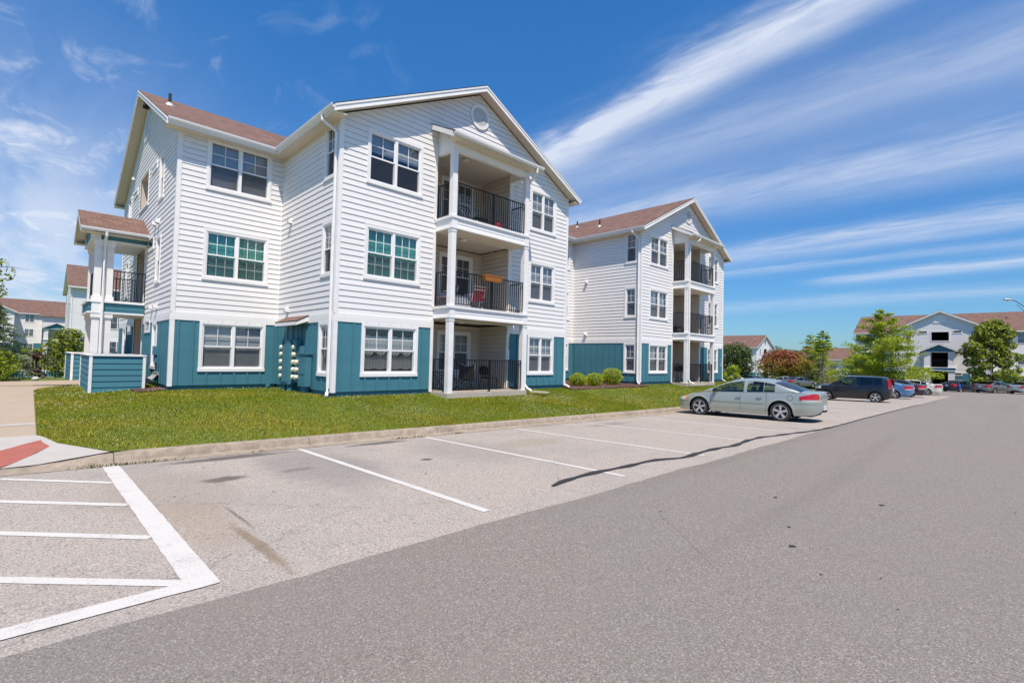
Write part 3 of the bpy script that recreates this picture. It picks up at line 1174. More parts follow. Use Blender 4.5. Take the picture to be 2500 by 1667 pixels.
def siding(mb, fr, z0, top, holes, mat='siding_white', lap=0.0155, exp=EXP, groove=0.013):
    zmax = max(z for s, z in top)
    eav = sorted(set(z for s, z in top))
    k = 0
    while True:
        za = z0 + k * exp
        zb = min(za + exp, zmax)
        if za >= zmax - 1e-4:
            break
        cuts = sorted({za, zb} | {h[i] for h in holes for i in (2, 3) if za + 1e-4 < h[i] < zb - 1e-4} | {e for e in eav if za + 1e-4 < e < zb - 1e-4})
        for a, b in zip(cuts[:-1], cuts[1:]):
            oa = lap * (1 - (a - za) / exp) + .001
            gr_ = groove * exp / EXP
            rec = (b > za + exp - 1e-4) and groove > 0 and b - a > gr_ * 1.5
            btop = b
            if rec:
                b = b - gr_
            ob = lap * (1 - (b - za) / exp) + .001
            l0, r0 = span_at(top, a)
            l1, r1 = span_at(top, b - 1e-5)
            mid = (a + b) / 2
            hs_ = sorted((h[0], h[1]) for h in holes if h[2] < mid < h[3])
            segs = []
            cur0, cur1 = l0, l1
            for h0, h1 in hs_:
                if h0 > max(cur0, cur1):
                    segs.append((cur0, cur1, h0, h0))
                cur0 = cur1 = max(max(cur0, cur1), h1)
            if cur0 < r0 - 1e-4:
                segs.append((cur0, cur1, r0, r1))
            for q0, q1, e0, e1 in segs:
                mb.quad(fr.p(q0, a, oa), fr.p(e0, a, oa), fr.p(e1, b, ob), fr.p(q1, b, ob), mat)
                if abs(a - za) < 1e-6:
                    mb.quad(fr.p(q0, a, -.03 if groove else .0005), fr.p(e0, a, -.03 if groove else .0005), fr.p(e0, a, oa), fr.p(q0, a, oa), mat)
                if rec:
                    # the shadowed joint under the next board
                    mb.quad(fr.p(q1, b, ob), fr.p(e1, b, ob), fr.p(e1, b, -.03), fr.p(q1, b, -.03), mat)
                    mb.quad(fr.p(q1, b, -.03), fr.p(e1, b, -.03), fr.p(e1, btop, -.03), fr.p(q1, btop, -.03), mat)
        k += 1


def battens(mb, fr, z0, z1, L, holes, mat='teal_board', step=0.405, s0=0.0):
    segs = [(0, L, z0, z1)]
    # flat panel cut round the holes
    cuts = sorted({z0, z1} | {h[i] for h in holes for i in (2, 3) if z0 < h[i] < z1})
    for a, b in zip(cuts[:-1], cuts[1:]):
        m = (a + b) / 2
        cur = 0.0
        for h in sorted((h[0], h[1]) for h in holes if h[2] < m < h[3]):
            if h[0] > cur:
                fr.quad(mb, cur, h[0], a, b, 0.004, mat)
            cur = max(cur, h[1])
        if cur < L:
            fr.quad(mb, cur, L, a, b, 0.004, mat)
    s = s0 + step * 0.5
    while s < L - 0.06:
        iv = [(z0, z1)]
        for h in holes:
            if h[0] - .10 < s < h[1] + .10:
                nv = []
                for a, b in iv:
                    if h[2] - .02 > a:
                        nv.append((a, min(b, h[2] - .08)))
                    if h[3] < b:
                        nv.append((max(a, h[3]), b))
                iv = [q for q in nv if q[1] - q[0] > .05]
        for a, b in iv:
            fr.box(mb, s - .025, s + .025, a + 0.005, b, 0.0, 0.030, mat)
        s += step


WIN = []


def window(bld, fr, s0, s1, z0, z1, kind='blind', twin=True, grid_w=2, full_grid=False, detail=True, origin=(0, 0, 0), trim=0.085):
    """outer casing s0..s1 x z0..z1; returns the hole in the wall"""
    m = MB()
    W_ = 'vinyl_white'
    t = trim
    fr.box(m, s0, s0 + t, z0 + .10, z1, 0.0, .034, 'trim_white')
    fr.box(m, s1 - t, s1, z0 + .10, z1, 0.0, .034, 'trim_white')
    fr.box(m, s0 + t, s1 - t, z1 - t, z1, 0.0, .032, 'trim_white')
    fr.box(m, s0 - .012, s1 + .012, z0, z0 + .10, 0.0, .046, 'trim_white')
    a, b, c, d = s0 + t, s1 - t, z0 + .10, z1 - t
    # reveal and outer vinyl frame
    f = .038
    for q in ((a, a + f, c, d), (b - f, b, c, d), (a + f, b - f, d - f, d), (a + f, b - f, c, c + f)):
        fr.box(m, q[0], q[1], q[2], q[3], -.085, .012, W_)
    units = [(a + f, b - f)]
    if twin:
        mid = (a + b) / 2
        fr.box(m, mid - .045, mid + .045, c + f, d - f, -.085, .014, W_)
        units = [(a + f, mid - .045), (mid + .045, b - f)]
    zl, zh = c + f, d - f
    zm = (zl + zh) / 2
    pane = MB()
    scr = MB()
    for u0, u1 in units:
        r = .026
        # upper sash
        for q in ((u0, u0 + r, zm, zh), (u1 - r, u1, zm, zh), (u0 + r, u1 - r, zh - r, zh), (u0 + r, u1 - r, zm - .022, zm + .022)):
            fr.box(m, q[0], q[1], q[2], q[3], -.052, -.020, W_)
        fr.quad(pane, u0 + r, u1 - r, zm + .022, zh - r, -.036, 'window_glass')
        # lower sash, set further in
        for q in ((u0, u0 + r, zl, zm - .022), (u1 - r, u1, zl, zm - .022), (u0 + r, u1 - r, zl, zl + r * 1.3)):
            fr.box(m, q[0], q[1], q[2], q[3], -.080, -.054, W_)
        fr.quad(pane, u0 + r, u1 - r, zl + r * 1.3, zm - .022, -.066, 'window_glass')
        # muntins
        gw = grid_w
        for k in range(1, gw):
            s = lerp(u0 + r, u1 - r, k / gw)
            fr.box(m, s - .009, s + .009, zm + .022, zh - r, -.044, -.030, W_)
            if full_grid:
                fr.box(m, s - .009, s + .009, zl + r * 1.3, zm - .022, -.074, -.060, W_)
        zz = (zm + .022 + zh - r) / 2
        fr.box(m, u0 + r, u1 - r, zz - .009, zz + .009, -.0435, -.0305, W_)
        if full_grid:
            zz = (zl + zm) / 2
            fr.box(m, u0 + r, u1 - r, zz - .009, zz + .009, -.0735, -.0605, W_)
        fr.quad(scr, u0 + .01, u1 - .01, zl + .01, zm - .012, -.030, 'insect_screen')
    ob = m.build('window', bld, origin)
    if detail:
        pane.build('pane', ob, origin)
        scr.build('insect_screen', ob, origin)
        bl = MB()
        if kind in ('blind', 'half', 'dark'):
            mt = 'blind_grey' if kind != 'dark' else 'blind_dark'
            zb = zl if kind != 'half' else lerp(zl, zh, 0.62)
            for u0, u1 in units:
                z = zh
                while z > zb + .03:
                    bl.quad(fr.p(u0, z - .036, -.098), fr.p(u1, z - .036, -.098), fr.p(u1, z, -.112), fr.p(u0, z, -.112), mt)
                    z -= .034
            bl.build('blind', ob, origin)
        elif kind in ('green',):
            for u0, u1 in units:
                n = 40
                rows = [[], []]
                for i in range(n + 1):
                    s = lerp(u0 - .02, u1 + .02, i / n)
                    o = -.105 + .010 * math.sin(i * 1.3) + .006 * math.sin(i * .37)
                    rows[0].append(fr.p(s, zl - .05, o))
                    rows[1].append(fr.p(s, zh + .05, o))
                bl.grid(rows, 'curtain_green')
            bl.build('curtain', ob, origin)
        elif kind == 'frill':
            for u0, u1 in units:
                n = 48
                for ztop, zbot, amp, of in ((lerp(zl, zh, .80), lerp(zl, zh, .40), .075, -.12), (lerp(zl, zh, .34), lerp(zl, zh, .07), .015, -.13)):
                    rows = [[], []]
                    for i in range(n + 1):
                        s = lerp(u0, u1, i / n)
                        o = of + .016 * math.sin(i * 1.05)
                        rows[0].append(fr.p(s, zbot + amp * math.cos(i / n * 2 * math.pi * 2), o))
                        rows[1].append(fr.p(s, ztop + .045 * abs(math.sin(i / n * math.pi * 2.5)), o))
                    bl.grid(rows, 'curtain_white')
            bl.build('curtain', ob, origin)
        elif kind == 'sheer':
            for u0, u1 in units:
                n = 40
                rows = [[], []]
                for i in range(n + 1):
                    s = lerp(u0, u1, i / n)
                    o = -.13 + .014 * math.sin(i * .9)
                    rows[0].append(fr.p(s, zl, o))
                    rows[1].append(fr.p(s, zh, o))
                bl.grid(rows, 'curtain_white')
            bl.build('curtain', ob, origin)
    WIN.append(ob)
    return ob


def hole(s0, s1, z0, z1, t=0.085):
    return (s0 + t - .01, s1 - t + .01, z0 + .09, z1 - t + .01)


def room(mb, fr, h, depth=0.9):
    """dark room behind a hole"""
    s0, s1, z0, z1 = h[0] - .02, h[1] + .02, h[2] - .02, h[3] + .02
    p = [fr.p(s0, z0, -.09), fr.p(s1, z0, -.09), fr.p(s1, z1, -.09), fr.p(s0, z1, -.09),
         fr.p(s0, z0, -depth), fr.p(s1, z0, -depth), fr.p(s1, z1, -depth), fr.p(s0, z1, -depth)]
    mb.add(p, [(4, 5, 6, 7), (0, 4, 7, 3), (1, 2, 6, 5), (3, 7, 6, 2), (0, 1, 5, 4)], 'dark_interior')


def roof_slab(mb, p, t=0.035):
    """p: planar quad/tri of the shingle surface (ccw from above); thin slab"""
    p = [Vector(q) for q in p]
    n = len(p)
    lo = [q - Z3 * t for q in p]
    mb.add(p, [tuple(range(n))], 'shingles')
    mb.add(lo, [tuple(range(n - 1, -1, -1))], 'soffit')
    for i in range(n):
        j = (i + 1) % n
        mb.quad(lo[i], lo[j], p[j], p[i], 'vent_black')


def gutter(mb, a, b, out):
    """K-style gutter along a->b hung outward along 'out'; a,b at the roof edge"""
    a, b, out = Vector(a), Vector(b), Vector(out)
    prof = [(-.02, -.02), (-.02, -.135), (.055, -.135), (.095, -.085), (.105, -.025), (.09, -.022), (.08, -.075), (.05, -.12), (0, -.12), (0, -.03)]
    pa = [a + out * q[0] + Z3 * q[1] for q in prof]
    pb = [b + out * q[0] + Z3 * q[1] for q in prof]
    n = len(prof)
    mb.add(pa + pb, [(i, (i + 1) % n, n + (i + 1) % n, n + i) for i in range(n)] + [tuple(range(n)), tuple(range(2 * n - 1, n - 1, -1))], 'trim_white')


def gut(a, b, out):
    m = MB()
    gutter(m, a, b, out)
    m.build('gutter', B)


def downspout(bld, path, name='downspout'):
    m = MB()
    m.tube(path, .046, 'trim_white', n=8)
    return m.build(name, bld, smooth=False)


def railing(bld, a, b, z, h=1.03, mid=None, name='railing', origin=(0, 0, 0), step=0.108):
    """vertical-bar steel railing from a to b (xy), bottom rail at z+.1"""
    m = MB()
    a, b = Vector((a[0], a[1], 0)), Vector((b[0], b[1], 0))
    d = b - a
    L = d.length
    d.normalize()
    s = Vector((-d.y, d.x, 0))
    up = Z3
    M_ = 'black_metal'
    m.obox((a + b) / 2 + up * (z + h), d * (L / 2), s * .022, up * .016, M_)
    m.obox((a + b) / 2 + up * (z + .085), d * (L / 2), s * .014, up * .014, M_)
    n = max(2, int(round(L / step)))
    for i in range(n + 1):
        p = a + d * (L * i / n)
        r = .010
        if i in (0, n):
            r = .018
        m.obox(p + up * (z + .085 + (h - .085) / 2), d * r, s * r, up * ((h - .085) / 2), M_)
    if mid:
        p = a + d * (L * mid)
        m.obox(p + up * (z + h / 2), d * .020, s * .020, up * (h / 2), M_)
    return m.build(name, bld, origin)


def vent_hood(bld, fr, s, z, w=.16):
    m = MB()
    p = fr.p
    m.hexa([p(s - w / 2, z - .09, 0.008), p(s + w / 2, z - .09, 0.008), p(s + w / 2, z - .09, .13), p(s - w / 2, z - .09, .13),
            p(s - w / 2, z + .09, 0.008), p(s + w / 2, z + .09, 0.008), p(s + w / 2, z + .02, .15), p(s - w / 2, z + .02, .15)], 'trim_white')
    m.hexa([p(s - w / 2 + .02, z - .094, 0.02), p(s + w / 2 - .02, z - .094, 0.02), p(s + w / 2 - .02, z - .094, .11), p(s - w / 2 + .02, z - .094, .11),
            p(s - w / 2 + .02, z - .089, 0.02), p(s + w / 2 - .02, z - .089, 0.02), p(s + w / 2 - .02, z - .089, .11), p(s - w / 2 + .02, z - .089, .11)], 'dark_interior')
    return m.build('dryer_vent', bld)


# ================================================================== MAIN BUILDING
B = thing('apartment_building', (0, 0, 0), 'near three storey white apartment block with teal base and two gabled wings', 'building')
X0, X1 = -3.155, 30.5      # ends of the main body
YF, YB = 4.52, 16.6        # its front and back
W1, W2, WW = 0.0, 16.70, 10.5
ZB0, ZB1 = 2.14, 2.385     # white band
EAVE = 8.22                # wall top
OH = 0.37                  # overhang

wallW = MB()   # white siding
wallT = MB()   # teal boards
trim = MB()
rooms = MB()
zwin = [(.525, 2.14), (3.485, 5.155), (6.42, 8.125)]


def face(fr, L, wins, top=None, teal=True, openings=(), kinds=None, corner=(True, True)):
    """one outside wall: wins = list of (s0,s1,floor,kind,twin)"""
    hs_ = []
    for (s0, s1, fl, kind, twin) in wins:
        z0, z1 = zwin[fl]
        gw, fg = (3, True) if kind == 'green' else (2, False)
        window(B, fr, s0, s1, z0, z1, kind, twin, gw, fg)
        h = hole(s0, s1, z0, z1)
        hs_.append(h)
        room(rooms, fr, h)
    hs_ += list(openings)
    siding(wallW, fr, ZB1 - .004, top or [(0, EAVE), (L, EAVE)], hs_)
    battens(wallT, fr, 0.09, ZB0 + .01, L, hs_)
    # plinth
    cur = 0.0
    for o in sorted(openings):
        if o[2] <= 0.05:
            fr.quad(wallT, cur, o[0], -.5, .12, -.05, 'teal_board')
            cur = o[1]
    fr.quad(wallT, cur, L, -.5, .12, -.05, 'teal_board')
    # white band over the ground floor
    segs = [(0.0, L)]
    for o in openings:
        if o[2] < ZB0 and o[3] > ZB1 - .2:
            segs = [q for (a, b) in segs for q in ((a, min(b, o[0])), (max(a, o[1]), b)) if q[1] - q[0] > .02]
    for a, b in segs:
        fr.box(trim, a, b, ZB0, ZB1, -.01, .026, 'trim_white')
    # corner boards
    tops = (top or [(0, EAVE), (L, EAVE)])
    for k, s in ((0, 0.0), (1, L)):
        if corner[k]:
            a, b = (s - .022, s + .10) if k == 0 else (s - .10, s + .022)
            zt = tops[0][1] if k == 0 else tops[-1][1]
            fr.box(trim, a, b, 0.07, ZB0 - .002, -.01, .024, 'trim_white')
            fr.box(trim, a, b, ZB1 + .002, zt + .05, -.01, .024, 'trim_white')


fronts = {}
# --- left section front (faces -y)
fr = Frame((X0, YF, 0), (1, 0, 0), (0, -1, 0))
face(fr, -X0, [(0.77, 2.755, 0, 'blind', True), (0.77, 2.755, 1, 'green', True), (0.77, 2.755, 2, 'blind', True)], corner=(True, False))
# --- connecting section between the wings
fr = Frame((WW, YF, 0), (1, 0, 0), (0, -1, 0))
Lc = W2 - WW
cw = []
for fl in range(3):
    cw += [(Lc - 2.42, Lc - .42, fl, 'blind', True), (.42, 2.42, fl, 'blind', True)]
face(fr, Lc, cw, corner=(False, False))
# --- right section front beyond wing two
fr = Frame((W2 + WW, YF, 0), (1, 0, 0), (0, -1, 0))
Lr = X1 - W2 - WW
face(fr, Lr, [(.6, 2.6, fl, 'blind', True) for fl in range(3)], corner=(False, True))
# --- right end and back, plain
fr = Frame((X1, YF, 0), (0, 1, 0), (1, 0, 0))
top_end = [(0, EAVE), ((YB - YF) / 2, EAVE + (YB - YF) / 4), (YB - YF, EAVE)]
face(fr, YB - YF, [(2, 2.75, fl, 'blind', False) for fl in range(3)] + [(9.3, 10.05, fl, 'blind', False) for fl in range(3)], top=top_end)
fr = Frame((X1, YB, 0), (-1, 0, 0), (0, 1, 0))
face(fr, X1 - X0, [])
# --- left end wall (faces -x); s runs from back to front so s = YB - y
fr_end = Frame((X0, YB, 0), (0, -1, 0), (-1, 0, 0))
Le = YB - YF
brz = [(YB - 11.78, YB - 9.86, 0.0, 2.42), (YB - 11.78, YB - 9.86, 2.92, 5.12), (YB - 11.80, YB - 9.87, 6.93, 8.22)]
ew = []
for fl, k in ((0, 'sheer'), (1, 'dark'), (2, 'dark')):
    ew += [(YB - 7.53, YB - 6.68, fl, k, False), (YB - 15.1, YB - 14.25, fl, k, False)]
face(fr_end, Le, ew, top=top_end, openings=brz)
# small high windows beside the breezeway
sm_hole = []
for za, zb in ((1.80, 2.28 - .0), (4.83, 5.35), (7.80, 8.10)):
    for y0, y1 in ((8.05, 9.1), (12.5, 13.6)):
        m = MB()
        s0, s1 = YB - y1, YB - y0
        fr_end.box(m, s0, s1, za, zb, 0.0, .04, 'trim_white')
        fr_end.box(m, s0 + .10, s1 - .10, za + .13, zb - .09, .040, .044, 'dark_interior')
        w = m.build('small_window', B)
        g = MB()
        fr_end.quad(g, s0 + .10, s1 - .10, za + .13, zb - .09, .047, 'window_glass')
        g.build('pane', w)
# breezeway: beige corridor behind the openings
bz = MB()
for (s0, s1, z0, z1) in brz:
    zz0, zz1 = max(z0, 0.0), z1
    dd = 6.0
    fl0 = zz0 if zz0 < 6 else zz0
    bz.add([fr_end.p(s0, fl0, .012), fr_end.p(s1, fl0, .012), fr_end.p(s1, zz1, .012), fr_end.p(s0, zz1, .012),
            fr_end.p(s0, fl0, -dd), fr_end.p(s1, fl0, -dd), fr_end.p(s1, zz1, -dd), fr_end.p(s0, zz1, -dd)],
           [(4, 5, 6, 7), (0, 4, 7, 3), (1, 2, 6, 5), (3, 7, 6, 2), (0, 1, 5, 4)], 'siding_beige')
    if z0 > 6:
        # deep reveal of the third-floor opening
        fr_end.box(trim, s0 - .08, s1 + .08, z0 - .12, z0, 0, .05, 'trim_white')
    fr_end.box(trim, s0 - .09, s0, zz0, zz1, -.01, .03, 'trim_white')
    fr_end.box(trim, s1, s1 + .09, zz0, zz1, -.01, .03, 'trim_white')
bz.build('breezeway', B)
# doors inside the breezeway (dark brown), seen edge on
for (s0, s1, z0, z1) in brz[:2]:
    m = MB()
    m.box(X0 + 1.2, X0 + 2.1, YB - s1 + .012 - .0, YB - s1 + .05, z0 + .02, z0 + 2.05, 'dark_interior')
    m.build('entry_door', B)
# gable vent on the end wall: house-shaped louvre
m = MB()
yc = 10.75
pts = [(YB - yc - .6, 9.66), (YB - yc + .6, 9.66), (YB - yc + .6, 10.45), (YB - yc, 10.95), (YB - yc - .6, 10.45)]
m.prism([fr_end.p(s, z, 0.012) for s, z in pts], fr_end.n * .03, 'trim_white')
pin = [(YB - yc - .5, 9.76), (YB - yc + .5, 9.76), (YB - yc + .5, 10.40), (YB - yc, 10.81), (YB - yc - .5, 10.40)]
m.poly([fr_end.p(s, z, .045) for s, z in pin], 'blind_grey')
m.build('gable_vent', B)
m = MB()
m.tube([(X0 - .02, 10.66, 11.05), (X0 - .14, 10.66, 11.02), (X0 - .2, 10.66, 11.2)], .03, 'vent_black')
m.box(X0 - .22, X0 - .03, 10.6, 10.72, 10.86, 10.98, 'vent_black')
m.build('camera_bracket', B)
# wall lamps and vents on the end wall
for y, z in ((7.2, 5.70), (7.9, 5.74), (6.9, 2.70), (7.75, 2.72), (5.8, 8.75), (13.6, 8.75)):
    vent_hood(B, fr_end, YB - y, z, .17)
# service box and conduits by the end corner
m = MB()
m.box(X0 - .12, X0 - .005, 6.28, 6.62, 1.02, 1.30, 'teal_board')
m.box(X0 - .09, X0 - .005, 6.32, 6.40, .75, 1.02, 'teal_board')
m.box(X0 - .09, X0 - .005, 6.50, 6.58, .80, 1.02, 'teal_board')
m.build('service_box', B)
m = MB()
m.box(X0 - .08, X0 - .006, 5.85, 6.75, .36, .44, 'galv')
for k in range(6):
    y = 5.95 + k * .14
    m.tube([(X0 - .06, y, .38), (X0 - .12, y + .04, .28), (X0 - .28 - .02 * k, y + .15, .10), (X0 - .52 - .02 * k, y + .2, -.01), (X0 - .62 - .02 * k, y + .25, -.12)], .017, 'white_plastic' if k % 2 else 'grey_metal', n=6)
m.build('conduit', B)

# --- two gabled wings
gable_top = [(0, EAVE), (WW / 2, EAVE + WW / 4), (WW, EAVE)]
OPL, OPR, OPD = 3.46, 6.90, 1.66      # balcony recess
for wi, ox in ((0, W1), (1, W2)):
    kinds = ['frill', 'green', 'half'] if wi == 0 else ['sheer', 'sheer', 'blind']
    fr = Frame((ox, 0, 0), (1, 0, 0), (0, -1, 0))
    wins = []
    for fl in range(3):
        wins.append((.855, 2.86, fl, kinds[fl], True))
        wins.append((8.085, 9.685, fl, 'blind', True))
    ops = [(OPL, OPR, 0.0, 2.42), (OPL, OPR, 2.86, 5.40), (OPL, OPR, 5.82, 8.35)]
    face(fr, WW, wins, top=gable_top, openings=ops)
    for (a, b, z0, z1) in ops:
        fr.box(trim, a - .11, a, z0, z1, -.02, .028, 'trim_white')
        fr.box(trim, b, b + .20, z0, z1, -.02, .028, 'trim_white')
    # sides of the wing
    frs = Frame((ox, YF, 0), (0, -1, 0), (-1, 0, 0))
    k = ['sheer', 'half', 'dark'] if wi == 0 else ['blind'] * 3
    face(frs, YF, [(YF - 1.0, YF - .25, fl, k[fl], False) for fl in range(3)], corner=(False, True))
    for z in (2.66, 5.69):
        vent_hood(B, frs, YF - 3.56, z)
    frr = Frame((ox + WW, 0, 0), (0, 1, 0), (1, 0, 0))
    face(frr, YF, [(.25, 1.0, fl, 'blind', False) for fl in range(3)], corner=(True, False))
    # inside corner strips
    trim.box(ox - .035, ox - .002, YF - .035, YF - .002, ZB1, EAVE, 'trim_white')
    trim.box(ox + WW + .002, ox + WW + .035, YF - .035, YF - .002, ZB1, EAVE, 'trim_white')
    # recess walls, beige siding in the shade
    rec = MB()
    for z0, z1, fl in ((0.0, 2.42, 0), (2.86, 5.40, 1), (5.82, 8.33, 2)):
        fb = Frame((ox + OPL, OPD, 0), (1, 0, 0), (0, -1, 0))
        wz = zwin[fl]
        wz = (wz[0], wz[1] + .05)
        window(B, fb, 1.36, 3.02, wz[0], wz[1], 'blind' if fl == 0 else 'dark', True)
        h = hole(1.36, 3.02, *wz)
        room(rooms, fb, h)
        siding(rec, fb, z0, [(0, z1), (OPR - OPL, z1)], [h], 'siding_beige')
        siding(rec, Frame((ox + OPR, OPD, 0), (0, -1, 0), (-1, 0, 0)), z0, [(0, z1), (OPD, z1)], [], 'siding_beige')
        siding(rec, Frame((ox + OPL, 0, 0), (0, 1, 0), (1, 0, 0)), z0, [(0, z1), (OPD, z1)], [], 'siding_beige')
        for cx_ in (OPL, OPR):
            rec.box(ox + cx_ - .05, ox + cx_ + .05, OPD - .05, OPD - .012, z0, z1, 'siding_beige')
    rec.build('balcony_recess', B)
    # gable vent: ring with louvres
    m = MB()
    vc = Vector((ox + 5.27, 0, 10.03))
    n = 40
    for (ra, rb, o0, o1) in ((.345, .455, .012, .05),):
        ring = [[], [], [], []]
        for i in range(n + 1):
            a = 2 * math.pi * i / n
            c_, s_ = math.cos(a), math.sin(a)
            for j, (rr, oo) in enumerate(((rb, o0), (rb, o1), (ra, o1), (ra, .02))):
                ring[j].append((vc.x + rr * c_, -oo, vc.z + rr * s_))
        m.grid(ring, 'trim_white')
    zz = -.32
    while zz < .33:
        hw = math.sqrt(max(0, .35 ** 2 - (zz + .02) ** 2))
        m.quad((vc.x - hw, -.038, vc.z + zz), (vc.x + hw, -.038, vc.z + zz), (vc.x + hw, -.012, vc.z + zz + .05), (vc.x - hw, -.012, vc.z + zz + .05), 'trim_white')
        zz += .045
    m.build('gable_vent', B)

    # balconies: slab, posts, rails, canopy
    BL, BR, BY = 3.46, 7.08, -0.90
    slab = MB()
    slab.box(ox + BL - .04, ox + BR + .04, BY - .04, OPD, -.16, 0.0, 'slab_tan')
    slab.build('patio_slab', B)
    for zt, zb in ((2.86, 2.46), (5.83, 5.41)):
        m = MB()
        m.box(ox + BL, ox + BR, BY, -.001, zb + .02, zt - .02, 'trim_white')
        m.box(ox + OPL + .0, ox + OPR, -.001, OPD, zb + .03, zt - .02, 'soffit')
        # cap and foot mouldings, lap line
        for q, o_ in (((zt - .075, zt), .055), ((zt - .12, zt - .075), .028), ((zb, zb + .055), .030)):
            m.box(ox + BL - o_, ox + BR + o_, BY - o_, -.0015, q[0], q[1], 'trim_white')
        zmid = (zb + zt) / 2 - .03
        m.hexa([(ox + BL - .012, BY - .012, zb + .055), (ox + BR + .012, BY - .012, zb + .055), (ox + BR + .012, -.002, zb + .055), (ox + BL - .012, -.002, zb + .055),
                (ox + BL - .002, BY - .002, zmid), (ox + BR + .002, BY - .002, zmid), (ox + BR + .002, -.002, zmid), (ox + BL - .002, -.002, zmid)], 'trim_white')
        m.hexa([(ox + BL - .014, BY - .014, zmid), (ox + BR + .014, BY - .014, zmid), (ox + BR + .014, -.002, zmid), (ox + BL - .014, -.002, zmid),
                (ox + BL - .002, BY - .002, zt - .12), (ox + BR + .002, BY - .002, zt - .12), (ox + BR + .002, -.002, zt - .12), (ox + BL - .002, -.002, zt - .12)], 'trim_white')
        # soffit of the storey below
        m.quad((ox + BL + .02, BY + .02, zb - .004), (ox + BL + .02, -.03, zb - .004), (ox + BR - .02, -.03, zb - .004), (ox + BR - .02, BY + .02, zb - .004), 'soffit')
        # post blocks in front of the slab edge
        for px_ in (BL, BR - .19):
            m.box(ox + px_ - .018, ox + px_ + .208, BY - .024, BY + .1, zb + .055, zt - .12, 'trim_white')
        m.build('balcony_slab', B)
    for (za, zb) in ((0.0, 2.46), (2.86, 5.41), (5.83, 8.02)):
        for px_ in (BL, BR - .19):
            m = MB()
            m.box(ox + px_, ox + px_ + .19, BY, BY + .19, za, zb, 'trim_white')
            m.box(ox + px_ - .012, ox + px_ + .202, BY - .012, BY + .202, zb - .10, zb - .001, 'trim_white')
            m.build('balcony_post', B)
        railing(B, (ox + BL + .19, BY + .06), (ox + BR - .19, BY + .06), za, 1.10 if za < 1 else 1.15, mid=.52, name='balcony_railing')
        railing(B, (ox + BL + .06, BY + .19), (ox + BL + .06, -.03), za, 1.10 if za < 1 else 1.15, name='balcony_railing')
        railing(B, (ox + BR - .06, BY + .19), (ox + BR - .06, -.03), za, 1.10 if za < 1 else 1.15, name='balcony_railing')
        m = MB()
        zc = {0.0: 2.452, 2.86: 5.40, 5.83: 8.31}[za]
        m.lathe([(.0, -.075), (.09, -.07), (.13, -.04), (.14, 0)], (ox + 4.75, .1, zc), (0, 0, 1), 'light_glass', 18)
        m.build('ceiling_light', B)
    # canopy roof over the top balcony
    CL, CR, CY = 3.14, 7.40, -1.27
    m = MB()
    zr0, zr1 = 9.06, 8.43
    roof_slab(m, [(ox + CL, CY, zr1), (ox + CR, CY, zr1), (ox + CR, -.001, zr0), (ox + CL, -.001, zr0)])
    m.build('canopy_roof', B)
    m = MB()
    # barge boards, beam, cheeks
    for cx_, o_ in ((CL, .0), (CR - .03, .0)):
        m.hexa([(ox + cx_, CY, zr1 - .20), (ox + cx_ + .03, CY, zr1 - .20), (ox + cx_ + .03, -.002, zr0 - .20), (ox + cx_, -.002, zr0 - .20),
                (ox + cx_, CY, zr1 - .036), (ox + cx_ + .03, CY, zr1 - .036), (ox + cx_ + .03, -.002, zr0 - .036), (ox + cx_, -.002, zr0 - .036)], 'trim_white')
    # soffit
    m.hexa([(ox + CL + .03, CY, zr1 - .17), (ox + CR - .03, CY, zr1 - .17), (ox + CR - .03, BY, zr1 - .16), (ox + CL + .03, BY, zr1 - .16),
            (ox + CL + .03, CY, zr1 - .145), (ox + CR - .03, CY, zr1 - .145), (ox + CR - .03, BY, zr1 - .12), (ox + CL + .03, BY, zr1 - .12)], 'soffit')
    m.box(ox + BL, ox + BR, BY + .01, BY + .17, 8.02, 8.30, 'trim_white')
    for cx_ in (BL, BR - .16):
        m.box(ox + cx_ + .01, ox + cx_ + .15, BY + .17, -.002, 8.02, 8.30, 'trim_white')
        m.prism([(ox + cx_ + .005, BY + .02, 8.30), (ox + cx_ + .005, -.002, 8.30), (ox + cx_ + .005, -.002, zr0 - .06), (ox + cx_ + .005, BY + .02, zr1 + .12)], (.14, 0, 0), 'trim_white')
    m.build('canopy_frame', B)
    m = MB()
    m.box(ox + BL + .1, ox + BR - .1, BY + .17, OPD - .0, 8.33, 8.36, 'soffit')
    m.build('balcony_ceiling', B)
    m = MB()
    gutter(m, (ox + CL, CY, zr1), (ox + CR, CY, zr1), (0, -1, 0))
    m.build('gutter', B)
    # canopy downspout: right post on wing one, left post on wing two
    dxp = ox + (BR + .06 if wi == 0 else BL + .12)
    gx = ox + (CR - .35 if wi == 0 else BL + .62)
    yy_ = BY - .06 if wi == 1 else BY + .08
    downspout(B, [(gx, CY - .05, 8.30), (gx, CY - .04, 8.16), (lerp(gx, dxp, .8), lerp(CY, yy_, .8), 7.90), (dxp, yy_, 7.80), (dxp, yy_, 3), (dxp, yy_, .22), (dxp + .05, yy_ - .08, .08), (dxp + .12, yy_ - .25, -.02)])
    m = MB()
    m.hexa([(dxp - .02, yy_ - .30, -.06), (dxp + .25, yy_ - .30, -.06), (dxp + .75, yy_ - .62, -.09), (dxp + .50, yy_ - .70, -.09),
            (dxp - .02, yy_ - .30, -.02), (dxp + .25, yy_ - .30, -.02), (dxp + .75, yy_ - .62, -.05), (dxp + .50, yy_ - .70, -.05)], 'slab_tan')
    m.build('splash_block', B)
    # wing roof
    ex0, ex1 = ox - OH, ox + WW + OH
    ez = EAVE + .245 - OH * .5
    xm = ox + WW / 2
    rz = ez + (xm - ex0) * .5
    yv = YF - OH
    yr = yv + (rz - ez) / .5
    yf = -.40
    m = MB()
